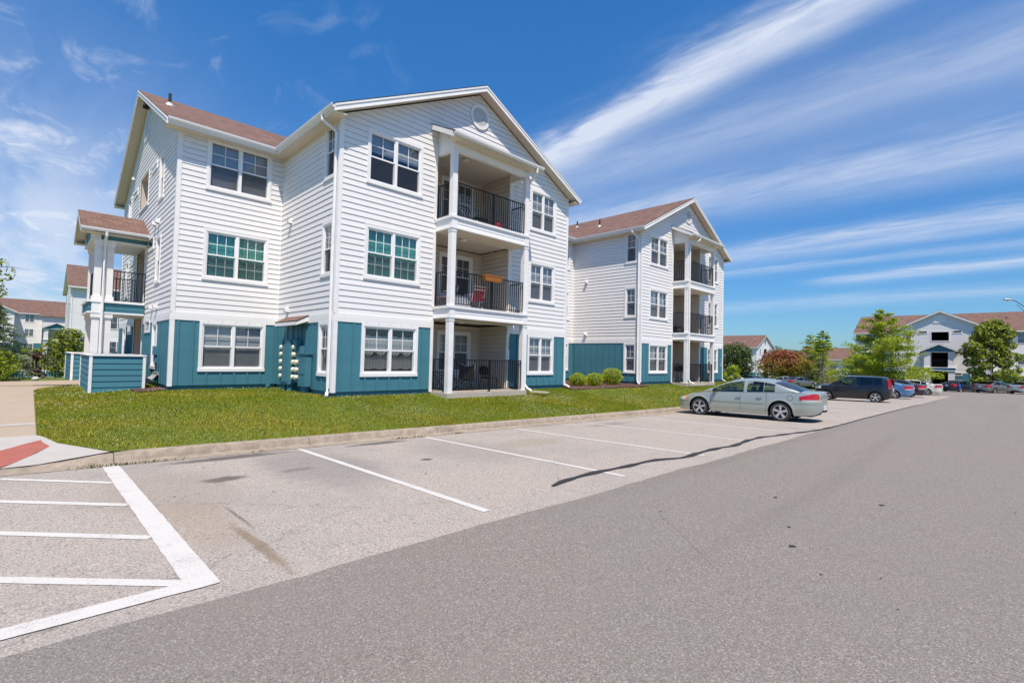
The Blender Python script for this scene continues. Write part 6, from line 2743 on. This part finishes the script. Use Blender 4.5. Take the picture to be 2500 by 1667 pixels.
    # lamps: patches lifted off the body surface
    def patch(name, x0, x1, zf0, zf1, mat, sides=(1, -1), off=.005, n=12):
        for sg in sides:
            mm = MB()
            rws = []
            for i in range(n + 1):
                x = lerp(x0, x1, i / n)
                za, zb = zf0(x), zf1(x)
                rws.append([(x - off * .7 * (1 if x < 0 else -1), sg * (yside(x, lerp(za, zb, k / 4)) + off), lerp(za, zb, k / 4)) for k in range(5)])
            mm.grid(rws, mat, flip=(sg < 0))
            mm.build(name, r, smooth=True)
    if S is HATCH:
        # upright lamps on the rear pillars
        for sg in (-1, 1):
            mm = MB()
            rws = []
            for i in range(9):
                z = lerp(.86, 1.40, i / 8)
                row = []
                for k in range(5):
                    x = -hl + .030 + .05 * max(0, (z - 1.02)) * 1.2 + .13 * k / 4
                    if z < 1.06:
                        y = yside(x, min(z, zshoulder(x)))
                    else:
                        o_, zb, zt = sec(max(x, S['rear_base'] + .12))
                        y = np.interp(z, [zb, zt], [o_[0][1], o_[ns - 1][1]])
                    row.append((x - .012, sg * (y + .016), z))
                rws.append(row)
            mm.grid(rws, 'lamp_red', flip=(sg < 0))
            mm.build('tail_lamp', r, smooth=True)
        patch('headlamp', hl - .50, hl - .06, lambda x: .79, lambda x: lerp(.93, .83, (x - hl + .50) / .44), 'lamp_clear')
    else:
        zt = zdeck(-hl + .15)
        patch('tail_lamp', -hl + .012, -hl + .52, lambda x: .735 + .0 * x, lambda x: zshoulder(x) - .012 - .10 * max(0, (x + hl - .15)) / .37, 'lamp_red')
        if hi:
            for zq in (.762, .712):
                patch('lamp_strip', -hl + .012, -hl + .44, lambda x: zq - .030, lambda x: zq - .008, 'lamp_clear', off=.009)
        patch('headlamp', hl - .50, hl - .07, lambda x: .565, lambda x: lerp(.70, .61, (x - hl + .50) / .43), 'lamp_clear')
        patch('turn_lamp', hl - .58, hl - .46, lambda x: .60, lambda x: .695, 'lamp_amber', off=.008)
    # plate and rear trim
    if plate:
        m = MB()
        m.box(-hl - .012, -hl + .03, -.16, .16, .40 if S is SEDAN else .72, .56 if S is SEDAN else .86, 'plate_white')
        m.build('licence_plate', r)
        m = MB()
        m.box(-hl - .008, -hl + .02, -.25, .25, .885 if S is not HATCH else .91, .905 if S is not HATCH else .935, 'chrome')
        m.build('badge', r)
    if stripe:
        patch('side_stripe', xr - .33, xr - .05, lambda x: .50, lambda x: zshoulder(x) - .01, 'blue_stripe', off=.006)
    # wheels
    for xc in (xf, xr):
        for sg in (-1, 1):
            O = Vector((xc, sg * (W / 2 - .125), wr))
            ax = Vector((0, sg, 0))
            wh = bpy.data.objects.new('wheel', None)
            col.objects.link(wh)
            wh.parent = r
            wh.location = O
            ns_ = 28 if hi else 18
            m = MB()
            wt_ = .105
            m.lathe([(wr * .64, -wt_), (wr * .86, -wt_), (wr * .96, -wt_ * .85), (wr, -wt_ * .5), (wr, wt_ * .5), (wr * .96, wt_ * .88), (wr * .84, wt_ * 1.02), (wr * .66, wt_ * .95), (wr * .64, wt_ * .7)], (0, 0, 0), ax, 'tyre', ns_)
            m.build('tyre', wh, smooth=True, auto=50)
            m = MB()
            rr = wr * .70
            m.lathe([(rr, wt_ * .98), (rr * .93, wt_ * .96), (rr * .90, wt_ * .55), (rr * .88, -wt_)], (0, 0, 0), ax, 'alloy', ns_)
            m.lathe([(rr * .9, wt_ * .20), (0, wt_ * .20)], (0, 0, 0), ax, 'vent_black', ns_)
            m.lathe([(rr * .30, wt_ * .30), (rr * .28, wt_ * .80), (rr * .20, wt_ * .92), (0, wt_ * .92)], (0, 0, 0), ax, 'alloy', 16)
            nsp = S['spokes']
            for k in range(nsp):
                a = 2 * math.pi * k / nsp + .35
                d = Vector((math.cos(a), 0, math.sin(a)))
                q = Vector((-math.sin(a), 0, math.cos(a)))
                i0, i1 = d * rr * .22, d * rr * .92
                w0, w1 = rr * .15, rr * .24
                lo_, hi_ = ax * wt_ * .35, ax * wt_ * .86
                hi2 = ax * wt_ * .80
                m.hexa([i0 - q * w0 + lo_, i1 - q * w1 + lo_, i1 + q * w1 + lo_, i0 + q * w0 + lo_,
                        i0 - q * w0 * .8 + hi_, i1 - q * w1 * .8 + hi2, i1 + q * w1 * .8 + hi2, i0 + q * w0 * .8 + hi_], 'alloy')
                b_ = d * rr * .30 + q * 0
                if hi:
                    m.lathe([(.011, wt_ * .90), (.011, wt_ * .935), (0, wt_ * .935)], b_.rotate(Matrix.Rotation(math.pi / nsp, 3, 'Y')) or b_, ax, 'vent_black', 7)
            m.build('rim', wh, smooth=True, auto=30)
    return r


def gz(x, y):
    return P(x, y)


# heading +y in the near row: rz = 90 degrees; the paving falls 2 % towards the kerb and 1 % to the right
PIT, ROL = 0.0202, 0.0101


def row_car(kind, S, x, ymid, paint_, label, **k):
    return car(kind, S, (x, ymid, P(x, ymid) - .002), R(90), paint_, label, 'car', 'cars parked nose in along the kerb', pitch=PIT, roll=-ROL - (.006 if x > 15 else 0), **k)


row_car('parked_car', SEDAN, 12.38, -7.02, 'paint_silver_green', 'pale silver green sedan parked alone nearest the camera, nose to the kerb')
row_car('parked_car', HATCH, 31.30, -6.62, 'paint_dark_navy', 'boxy black hatchback with upright red tail lamps', dark_side=True)
row_car('parked_car', NOTCH, 39.9, -6.35, 'paint_sky_blue', 'light blue sedan parked just beyond the boxy black hatchback', dark_side=True)
row_car('parked_car', NOTCH, 44.9, -6.6, 'paint_plum', 'dark plum sedan between the light blue and the pearl white one', dark_side=True)
row_car('parked_car', NOTCH, 53.6, -6.9, 'paint_pearl', 'pearl white sedan at the far end of the near row', dark_side=True)


def far_car(kind, S, x, y, rz, paint_, label, group, z=None, **k):
    return car(kind, S, (x, y, (P(x, y) if z is None else z)), rz, paint_, label, 'car', group, hi=False, dark_side=True, **k)


G2 = 'cars parked at the end of the drive'
hd = math.atan2(-.45, .89)
far_car('parked_car', NOTCH, 77.0, -9.1, hd, 'paint_dark_blue', 'dark blue sedan with a bright blue stripe behind its rear wheel', G2, stripe=True)
far_car('parked_car', NOTCH, 76.4, -12.1, hd, 'paint_grey', 'mid grey sedan between the dark blue and the light silver ones', G2)
far_car('parked_car', NOTCH, 75.9, -15.0, hd, 'paint_light_silver', 'light silver sedan at the right edge of the view', G2)
G3 = 'cars in the far car park'
for (x, y, rz, p, lb) in ((60.5, 16.2, 1.2, 'paint_grey', 'grey car closest to the farther wing in the far car park'),
                          (62.5, 14.6, 1.2, 'paint_dark_blue', 'dark blue car second from the farther wing in the far car park'),
                          (64.8, 13.6, 1.4, 'paint_white', 'white sedan under the dark round tree in the far car park'),
                          (67.5, 12.6, 1.2, 'paint_dark_navy', 'black car behind the silver green sedan roof in the far car park'),
                          (70.5, 9.0, 1.6, 'paint_light_silver', 'silver car below the rusty crabapple in the far car park'),
                          (67.5, 6.3, -.45, 'paint_grey', 'grey sedan seen side on before the half bare cypress')):
    far_car('parked_car', NOTCH, x, y, rz, p, lb, G3, z=T(x, y) + .03)
# ================================================================== FAR BUILDINGS


def far_wall(wl, tl, fr, L, base, wins, bld, top=None, holes=()):
    hs_ = list(holes)
    siding(wl, fr, base + 2.38, top or [(0, base + EAVE), (L, base + EAVE)], [h for h in hs_], exp=EXP * 1.5, lap=.016)
    cur = 0
    for h in sorted(h for h in hs_ if h[2] < base + .5):
        fr.quad(tl, cur, h[0], base - .6, base + 2.15, .002, 'teal_board')
        cur = h[1]
    fr.quad(tl, cur, L, base - .6, base + 2.15, .002, 'teal_board')
    cur = 0
    for h in sorted(h for h in hs_ if h[2] < base + .5):
        fr.box(tl, cur, h[0], base + 2.14, base + 2.40, .0, .03, 'trim_white')
        cur = h[1]
    fr.box(tl, cur, L, base + 2.14, base + 2.40, .0, .03, 'trim_white')
    for s in (0, L):
        fr.box(tl, s - .08, s + .08, base, base + EAVE, -.02, .03, 'trim_white')
    for (s0, s1, fl) in wins:
        z0, z1 = zwin[fl][0] + base, zwin[fl][1] + base
        m = MB()
        fr.box(m, s0, s1, z0, z1, .0, .05, 'trim_white')
        tw = s1 - s0 > 1.2
        units = [(s0 + .12, s1 - .12)] if not tw else [(s0 + .12, (s0 + s1) / 2 - .05), ((s0 + s1) / 2 + .05, s1 - .12)]
        for a, b in units:
            fr.box(m, a, b, z0 + .14, z1 - .12, .05, .054, 'blind_dark')
            zm = (z0 + z1) / 2
            fr.box(m, a, b, zm - .03, zm + .03, .054, .07, 'trim_white')
            fr.box(m, (a + b) / 2 - .015, (a + b) / 2 + .015, zm + .03, z1 - .12, .054, .065, 'trim_white')
        w = m.build('window', bld, tuple(bld.location))
        g = MB()
        for a, b in units:
            fr.quad(g, a, b, z0 + .14, z1 - .12, .075, 'window_glass')
        g.build('pane', w, tuple(bld.location))


def gable_roof(bld, ax, a0, a1, c0, c1, ez, oh=.4):
    """gable roof with ridge along axis ax ('x' or 'y'); c0..c1 the wall lines across"""
    O = tuple(bld.location)
    cm = (c0 + c1) / 2
    rz = ez + (c1 - c0) / 4 + oh * .0
    e0 = ez - oh * .5
    m = MB()

    def pt(a, c, z):
        return (a, c, z) if ax == 'x' else (c, a, z)
    q1 = [pt(a0 - oh, c0 - oh, e0), pt(a1 + oh, c0 - oh, e0), pt(a1 + oh, cm, rz), pt(a0 - oh, cm, rz)]
    q2 = [pt(a1 + oh, c1 + oh, e0), pt(a0 - oh, c1 + oh, e0), pt(a0 - oh, cm, rz), pt(a1 + oh, cm, rz)]
    if ax == 'y':
        q1, q2 = q1[::-1], q2[::-1]
    roof_slab(m, q1)
    roof_slab(m, q2)
    m.build('roof', bld, O)
    m = MB()
    for a in (a0 - oh, a1 + oh):
        for c in (c0 - oh, c1 + oh):
            m.prism([pt(a, c, e0 - .036), pt(a, cm, rz - .036), pt(a, cm, rz - .26), pt(a, c, e0 - .26)], pt(.03 if a < a0 else -.03, 0, 0), 'trim_white')
            ai = a0 if a < a0 else a1
            m.prism([pt(a, c, e0 - .19), pt(a, cm, rz - .19), pt(a, cm, rz - .21), pt(a, c, e0 - .21)], pt(ai - a, 0, 0), 'trim_white')
    for c, ci in ((c0 - oh, c0), (c1 + oh, c1)):
        s = 1 if c < c0 else -1
        x0_, x1_ = sorted((c, c - s * .09))
        p0, p1 = pt(a0 - oh, x0_, e0 - .16), pt(a1 + oh, x1_, e0 - .02)
        m.box(min(p0[0], p1[0]), max(p0[0], p1[0]), min(p0[1], p1[1]), max(p0[1], p1[1]), e0 - .16, e0 - .02, 'trim_white')
        p0, p1 = pt(a0 - oh, min(c, ci), 0), pt(a1 + oh, max(c, ci), 0)
        m.box(min(p0[0], p1[0]), max(p0[0], p1[0]), min(p0[1], p1[1]), max(p0[1], p1[1]), e0 - .215, e0 - .19, 'trim_white')
    m.build('rake_trim', bld, O)
    return rz


def pipes(bld, pts):
    for (x, y, z) in pts:
        m = MB()
        m.lathe([(.16, -.05), (.07, .10), (.07, .12)], (x, y, z - .03), (0, 0, 1), 'galv', 10)
        m.lathe([(.05, 0), (.05, .45), (0, .46)], (x, y, z), (0, 0, 1), 'vent_black', 8)
        m.build('vent_pipe', bld, tuple(bld.location))


def portico(bld, fr, s0, s1, base, depth):
    """two-storey entry porch on wall frame fr"""
    O = tuple(bld.location)
    w = s1 - s0
    for z0, z1 in ((base, base + 2.46), (base + 2.91, base + 5.13)):
        for s in (s0 + .35, s1 - .35):
            m = MB()
            for k, dd in ((.35, depth - .15),):
                fr.box(m, s - .34, s + .34, z0, z1, dd - .2, dd + .1, 'siding_white')
                fr.box(m, s - .40, s + .40, z1 - .15, z1, dd - .25, dd + .15, 'trim_white')
                fr.box(m, s - .40, s + .40, z0, z0 + .16, dd - .25, dd + .15, 'trim_white')
            m.build('porch_column', bld, O)
    m = MB()
    fr.box(m, s0, s1, base + 2.48, base + 2.88, .0, depth, 'teal_board')
    fr.box(m, s0 - .06, s1 + .06, base + 2.86, base + 2.95, .0, depth + .06, 'trim_white')
    fr.box(m, s0 - .04, s1 + .04, base + 2.44, base + 2.52, .0, depth + .04, 'trim_white')
    m.build('porch_floor', bld, O)
    m = MB()
    fr.box(m, s0, s1, base + 5.12, base + 5.46, depth - .2, depth, 'teal_board')
    sm = (s0 + s1) / 2
    m.prism([fr.p(s0, base + 5.46, depth - .12), fr.p(s1, base + 5.46, depth - .12), fr.p(sm, base + 5.46 + w / 4, depth - .12)], fr.n * .1, 'teal_board')
    fr.box(m, s0 - .03, s1 + .03, base + 5.08, base + 5.14, depth - .22, depth + .03, 'trim_white')
    m.build('porch_beam', bld, O)
    m = MB()
    oh = .4
    e0 = base + 5.50 - oh * .5
    rz = base + 5.50 + w / 4
    for sa, sg in ((s0 - oh, 1), (s1 + oh, -1)):
        q = [fr.p(sa, e0, depth + .3), fr.p(sm, rz, depth + .3), fr.p(sm, rz, .02), fr.p(sa, e0, .02)]
        nrm = (q[1] - q[0]).cross(q[2] - q[0])
        roof_slab(m, q if nrm.z > 0 else q[::-1])
        m.prism([fr.p(sa, e0 - .036, depth + .3), fr.p(sm, rz - .036, depth + .3), fr.p(sm, rz - .2, depth + .3), fr.p(sa, e0 - .2, depth + .3)], fr.n * -.03, 'trim_white')
    m.build('porch_roof', bld, O)
    m = MB()
    for k in range(int(w / .14)):
        s = s0 + .6 + k * .14
        if s < s1 - .6:
            fr.box(m, s, s + .02, base + 2.95, base + 4.0, depth - .1, depth - .08, 'black_metal')
    fr.box(m, s0 + .6, s1 - .6, base + 3.98, base + 4.03, depth - .11, depth - .07, 'black_metal')
    m.build('porch_railing', bld, O)


def dark_opening(bld, fr, s0, s1, z0, z1, name='breezeway'):
    m = MB()
    for q in ((s0 - .12, s0, z0, z1), (s1, s1 + .12, z0, z1), (s0 - .12, s1 + .12, z1, z1 + .12), (s0 - .12, s1 + .12, z0 - .12, z0)):
        fr.box(m, q[0], q[1], q[2], q[3], -.02, .05, 'trim_white')
    p = [fr.p(s0, z0, .0), fr.p(s1, z0, .0), fr.p(s1, z1, .0), fr.p(s0, z1, .0), fr.p(s0, z0, -4), fr.p(s1, z0, -4), fr.p(s1, z1, -4), fr.p(s0, z1, -4)]
    m.add(p, [(4, 5, 6, 7), (0, 4, 7, 3), (1, 2, 6, 5), (3, 7, 6, 2), (0, 1, 5, 4)], 'dark_interior')
    m.build(name, bld, tuple(bld.location))


# ---- right hand building: gabled centre block facing -x with portico, long body behind
bz_ = -1.62
RB = thing('apartment_building', (87.0, -6.5, bz_), 'long white apartment block with central gable and dark openings beyond the drive', 'building')
wl, tl = MB(), MB()
yc_ = -6.5
hwid = 5.25
frR = Frame((87.0, yc_ + hwid, 0), (0, -1, 0), (-1, 0, 0))
Lr_ = 2 * hwid
ops = [(hwid - .95, hwid + .95, bz_ + 6.75, bz_ + 8.0), (hwid - .95, hwid + .95, bz_ + 2.95, bz_ + 5.05), (hwid - .95, hwid + .95, bz_ + 0.0, bz_ + 2.42)]
wins_ = []
for fl in range(3):
    wins_ += [(hwid - 3.95, hwid - 3.15, fl), (hwid + 3.15, hwid + 3.95, fl)]
far_wall(wl, tl, frR, Lr_, bz_, wins_, RB, top=[(0, bz_ + EAVE), (hwid, bz_ + EAVE + hwid / 2), (Lr_, bz_ + EAVE)], holes=ops)
for o_ in ops:
    dark_opening(RB, frR, *o_)
for z in (1.95, 4.95, 7.92):
    for s in (hwid - 2.35, hwid + 1.35):
        m = MB()
        frR.box(m, s, s + 1.0, bz_ + z - .15, bz_ + z + .32, .0, .05, 'trim_white')
        frR.box(m, s + .1, s + .9, bz_ + z - .02, bz_ + z + .22, .05, .056, 'dark_interior')
        m.build('small_window', RB, tuple(RB.location))
portico(RB, frR, hwid - 1.65, hwid + 1.65, bz_, 1.6)
m = MB()
m.prism([frR.p(hwid - .75, bz_ + 9.3, .02), frR.p(hwid + .75, bz_ + 9.3, .02), frR.p(hwid + .75, bz_ + 10.2, .02), frR.p(hwid, bz_ + 10.6, .02), frR.p(hwid - .75, bz_ + 10.2, .02)], frR.n * .05, 'trim_white')
m.build('gable_vent', RB, tuple(RB.location))
for y0, y1, fc in ((yc_ + hwid, yc_ - hwid, None),):
    for yy_, nn in ((y0, 1), (y1, -1)):
        f2 = Frame((87.0, yy_, 0), (1, 0, 0), (0, nn, 0))
        far_wall(wl, tl, f2, 4.5, bz_, [(1.2, 2.0, k) for k in range(3)], RB)
# body
xb0, xb1, yb0, yb1 = 91.3, 103.0, -58.0, 4.3
fB = Frame((xb0, yb1, 0), (0, -1, 0), (-1, 0, 0))
wins_ = []
for fl in range(3):
    for s in (1.2, 18.5, 23.5, 28, 33, 38, 43, 48):
        wins_.append((s, s + 2.0, fl))
far_wall(wl, tl, fB, yb1 - yb0, bz_, wins_, RB)
fB2 = Frame((xb1, yb1, 0), (-1, 0, 0), (0, 1, 0))
far_wall(wl, tl, fB2, xb1 - xb0, bz_, [(2, 3, k) for k in range(3)] + [(8, 9, k) for k in range(3)], RB, top=[(0, bz_ + EAVE), ((xb1 - xb0) / 2, bz_ + EAVE + (xb1 - xb0) / 4), (xb1 - xb0, bz_ + EAVE)])
gable_roof(RB, 'y', yb0, yb1, xb0, xb1, bz_ + EAVE + .25)
gable_roof(RB, 'x', 87.0, 96.0, yc_ - hwid, yc_ + hwid, bz_ + EAVE + .25)
pipes(RB, [(93.2, -17.5, bz_ + 9.25), (94.8, -13.2, bz_ + 10.1)])
wl.build('siding_wall', RB, tuple(RB.location))
tl.build('ground_floor_wall', RB, tuple(RB.location))

# ---- centre right building: gable end to -y, long side to -x
bz2 = -3.1
CB = thing('apartment_building', (119.2, 29.6, bz2), 'distant white apartment block showing its bright gable end behind the crabapple', 'building')
wl, tl = MB(), MB()
fG = Frame((119.2, 29.6, 0), (1, 0, 0), (0, -1, 0))
wG = 12.2
ops = [(5.1, 7.0, bz2 + 6.75, bz2 + 8.0), (5.1, 7.0, bz2 + 2.95, bz2 + 5.05), (5.1, 7.0, bz2, bz2 + 2.42)]
far_wall(wl, tl, fG, wG, bz2, [(2.0, 2.8, k) for k in range(3)] + [(9.4, 10.2, k) for k in range(3)], CB, top=[(0, bz2 + EAVE), (wG / 2, bz2 + EAVE + wG / 4), (wG, bz2 + EAVE)], holes=ops)
for o_ in ops:
    dark_opening(CB, fG, *o_)
portico(CB, fG, 4.4, 7.7, bz2, 1.6)
m = MB()
fG.box(m, 5.7, 6.4, bz2 + 9.2, bz2 + 10.2, .02, .06, 'blind_dark')
m.build('gable_vent', CB, tuple(CB.location))
fS = Frame((119.2, 29.6 + 42, 0), (0, -1, 0), (-1, 0, 0))
wv = []
for fl in range(3):
    for s in (39.0, 34.0, 29.0, 24.0):
        wv.append((s - 2.0, s, fl))
far_wall(wl, tl, fS, 42, bz2, wv, CB)
gable_roof(CB, 'y', 29.6, 71.6, 119.2, 131.4, bz2 + EAVE + .25)
# a gabled bay on the long side
fW = Frame((114.8, 50.5, 0), (0, -1, 0), (-1, 0, 0))
far_wall(wl, tl, fW, 10.5, bz2, [(.9, 2.9, k) for k in range(3)] + [(7.6, 9.4, k) for k in range(3)], CB, top=[(0, bz2 + EAVE), (5.25, bz2 + EAVE + 2.62), (10.5, bz2 + EAVE)])
f3 = Frame((114.8, 40.0, 0), (1, 0, 0), (0, -1, 0))
far_wall(wl, tl, f3, 4.4, bz2, [(1, 1.8, k) for k in range(3)], CB)
gable_roof(CB, 'x', 114.8, 124, 40.0, 50.5, bz2 + EAVE + .25)
pipes(CB, [(121.6, 37, bz2 + 9.7), (122.5, 33.5, bz2 + 10.1), (121.0, 39.0, bz2 + 9.4), (123.5, 31.5, bz2 + 10.6)])
wl.build('siding_wall', CB, tuple(CB.location))
tl.build('ground_floor_wall', CB, tuple(CB.location))

# ---- low brown roofed house between the trees
HB = thing('low_house', (121, 8, -3.3), 'low brown roofed building glimpsed between the cypresses', 'house')
wl = MB()
wl.box(121, 131, 7, 21, -3.6, 2.6, 'siding_white')
wl.build('wall', HB, (121, 8, -3.3))
gable_roof(HB, 'y', 7, 21, 121, 131, 2.75)
m = MB()
for yy_ in (9.5, 13.5, 17.5):
    m.box(120.95, 121.0, yy_, yy_ + 1.4, -.6, 1.2, 'blind_dark')
m.build('window', HB, (121, 8, -3.3))

# ---- building behind, left of the porch
bz3 = -.05
MBd = thing('apartment_building', (-2.9, 62.0, bz3), 'white apartment block behind the entry porch with its end gable in sun', 'building')
wl, tl = MB(), MB()
fM = Frame((-2.9, 62.0, 0), (1, 0, 0), (0, -1, 0))
wv = []
for fl in range(3):
    wv += [(3.2, 5.2, fl), (20, 22, fl)]
far_wall(wl, tl, fM, 34, bz3, wv, MBd)
fE = Frame((-2.9, 74.1, 0), (0, -1, 0), (-1, 0, 0))
ops = [(5.1, 7.0, bz3 + 6.75, bz3 + 8.0)]
far_wall(wl, tl, fE, 12.1, bz3, [(2.0, 2.8, k) for k in range(3)] + [(9.3, 10.1, k) for k in range(3)], MBd, top=[(0, bz3 + EAVE), (6.05, bz3 + EAVE + 3.03), (12.1, bz3 + EAVE)], holes=ops)
dark_opening(MBd, fE, *ops[0])
gable_roof(MBd, 'x', -2.9, 31.1, 62.0, 74.1, bz3 + EAVE + .25)
pipes(MBd, [(-1.2, 64.6, bz3 + 9.55)])
# its own wing
fw3 = Frame((0.4, 57.6, 0), (1, 0, 0), (0, -1, 0))
wl.build('siding_wall', MBd, tuple(MBd.location))
tl.build('ground_floor_wall', MBd, tuple(MBd.location))

# ---- far left building across the pool
bz4 = -.30
LB = thing('apartment_building', (-8.5, 128.0, bz4), 'farthest white apartment block across the pool at the left edge', 'building')
wl, tl = MB(), MB()
fL = Frame((-36, 128.0, 0), (1, 0, 0), (0, -1, 0))
wv = []
for fl in range(3):
    wv += [(28.95, 30.45, fl), (37, 39, fl), (14, 16, fl), (20, 22, fl)]
far_wall(wl, tl, fL, 60, bz4, wv, LB)
gable_roof(LB, 'x', -36, 24, 128.0, 140.0, bz4 + EAVE + .25)
fW = Frame((-19.0, 123.4, 0), (1, 0, 0), (0, -1, 0))
far_wall(wl, tl, fW, 10.5, bz4, [(1, 3, k) for k in range(3)] + [(7.4, 9.4, k) for k in range(3)], LB, top=[(0, bz4 + EAVE), (5.25, bz4 + EAVE + 2.62), (10.5, bz4 + EAVE)])
f4 = Frame((-8.5, 123.4, 0), (0, 1, 0), (1, 0, 0))
far_wall(wl, tl, f4, 4.6, bz4, [], LB)
gable_roof(LB, 'y', 123.4, 132, -19.0, -8.5, bz4 + EAVE + .25)
# square entry block with its own roof
fP = Frame((-4.4, 125.0, 0), (1, 0, 0), (0, -1, 0))
portico(LB, fP, 0.2, 4.0, bz4, 2.4)
siding(wl, Frame((-4.4, 128.0, 0), (0, -1, 0), (-1, 0, 0)), bz4 + 2.4, [(0, bz4 + 7.6), (3, bz4 + 7.6)], [], exp=EXP * 1.5, lap=.016)
siding(wl, Frame((-4.4, 125.0, 0), (1, 0, 0), (0, -1, 0)), bz4 + 5.5, [(0, bz4 + 7.6), (4.4, bz4 + 7.6)], [], exp=EXP * 1.5, lap=.016)
m = MB()
roof_slab(m, [(-4.9, 124.5, bz4 + 7.7), (.5, 124.5, bz4 + 7.7), (.5, 129.5, bz4 + 10.1), (-4.9, 129.5, bz4 + 10.1)])
m.build('entry_roof', LB, tuple(LB.location))
pipes(LB, [(-7.0, 130.6, bz4 + 9.5), (-4.0, 131.4, bz4 + 9.9)])
wl.build('siding_wall', LB, tuple(LB.location))
tl.build('ground_floor_wall', LB, tuple(LB.location))
for (x, lb) in ((-6.7, 'clipped hedge shrub left of the door of the far left building'), (-4.9, 'clipped hedge shrub right of the teal wall of the far left building')):
    shrub((x, 125.5, T(x, 125.5)), .75, 1.2, lb, 'clipped shrubs by the far left building', 500, size=.12)

# ---- street lamp with twin-stay arm at the right edge
hp = Vector((81.48, -13.39, 10.05))
base = hp + Vector((_r.x, _r.y, 0)).normalized() * 2.75
zb = T(base.x, base.y)
LP = thing('street_lamp', (base.x, base.y, zb), 'tall street lamp whose curved arm enters at the right edge', 'street lamp')
O = (base.x, base.y, zb)
m = MB()
m.tube([(base.x, base.y, zb - .2), (base.x, base.y, 8.7)], .10, 'lamp_housing', n=10, r1=.07)
m.lathe([(.24, 0), (.24, .25), (.14, .3)], (base.x, base.y, zb), (0, 0, 1), 'lamp_housing', 12)
m.build('pole', LP, O)
d = (base - hp)
m = MB()
m.tube([hp + Vector((d.x * t, d.y * t, 0)) + Vector((0, 0, lerp(0, -1.6, t ** 2.0))) for t in np.linspace(.20, 1, 9)], .035, 'black_metal', n=8)
m.tube([hp + Vector((d.x * t, d.y * t, 0)) + Vector((0, 0, lerp(-.12, -2.3, t ** 1.7))) for t in np.linspace(.42, 1, 8)], .025, 'black_metal', n=8)
m.build('arm', LP, O)
m = MB()
dn = Vector((d.x, d.y, 0)).normalized()
rows = []
for i in range(9):
    t = i / 8
    c_ = hp + dn * lerp(-.45, .62, t)
    w_ = .20 * math.sin(math.pi * min(.97, t * .8 + .12)) ** .6 * (1 if t < .9 else .6)
    h_ = .13 * math.sin(math.pi * min(.97, t * .8 + .12)) ** .6
    sd = Vector((-dn.y, dn.x, 0))
    rows.append([tuple(c_ + sd * w_ * math.cos(a) + Z3 * h_ * math.sin(a)) for a in np.linspace(0, 2 * math.pi, 13)])
m.grid(rows, 'lamp_housing')
m.build('lamp_head', LP, O, smooth=True)
m = MB()
m.lathe([(.16, 0), (.15, -.08), (.08, -.15), (0, -.16)], hp + dn * -.05 + Z3 * -.05, (0, 0, 1), 'light_glass', 14)
m.build('lamp_glass', LP, O, smooth=True)
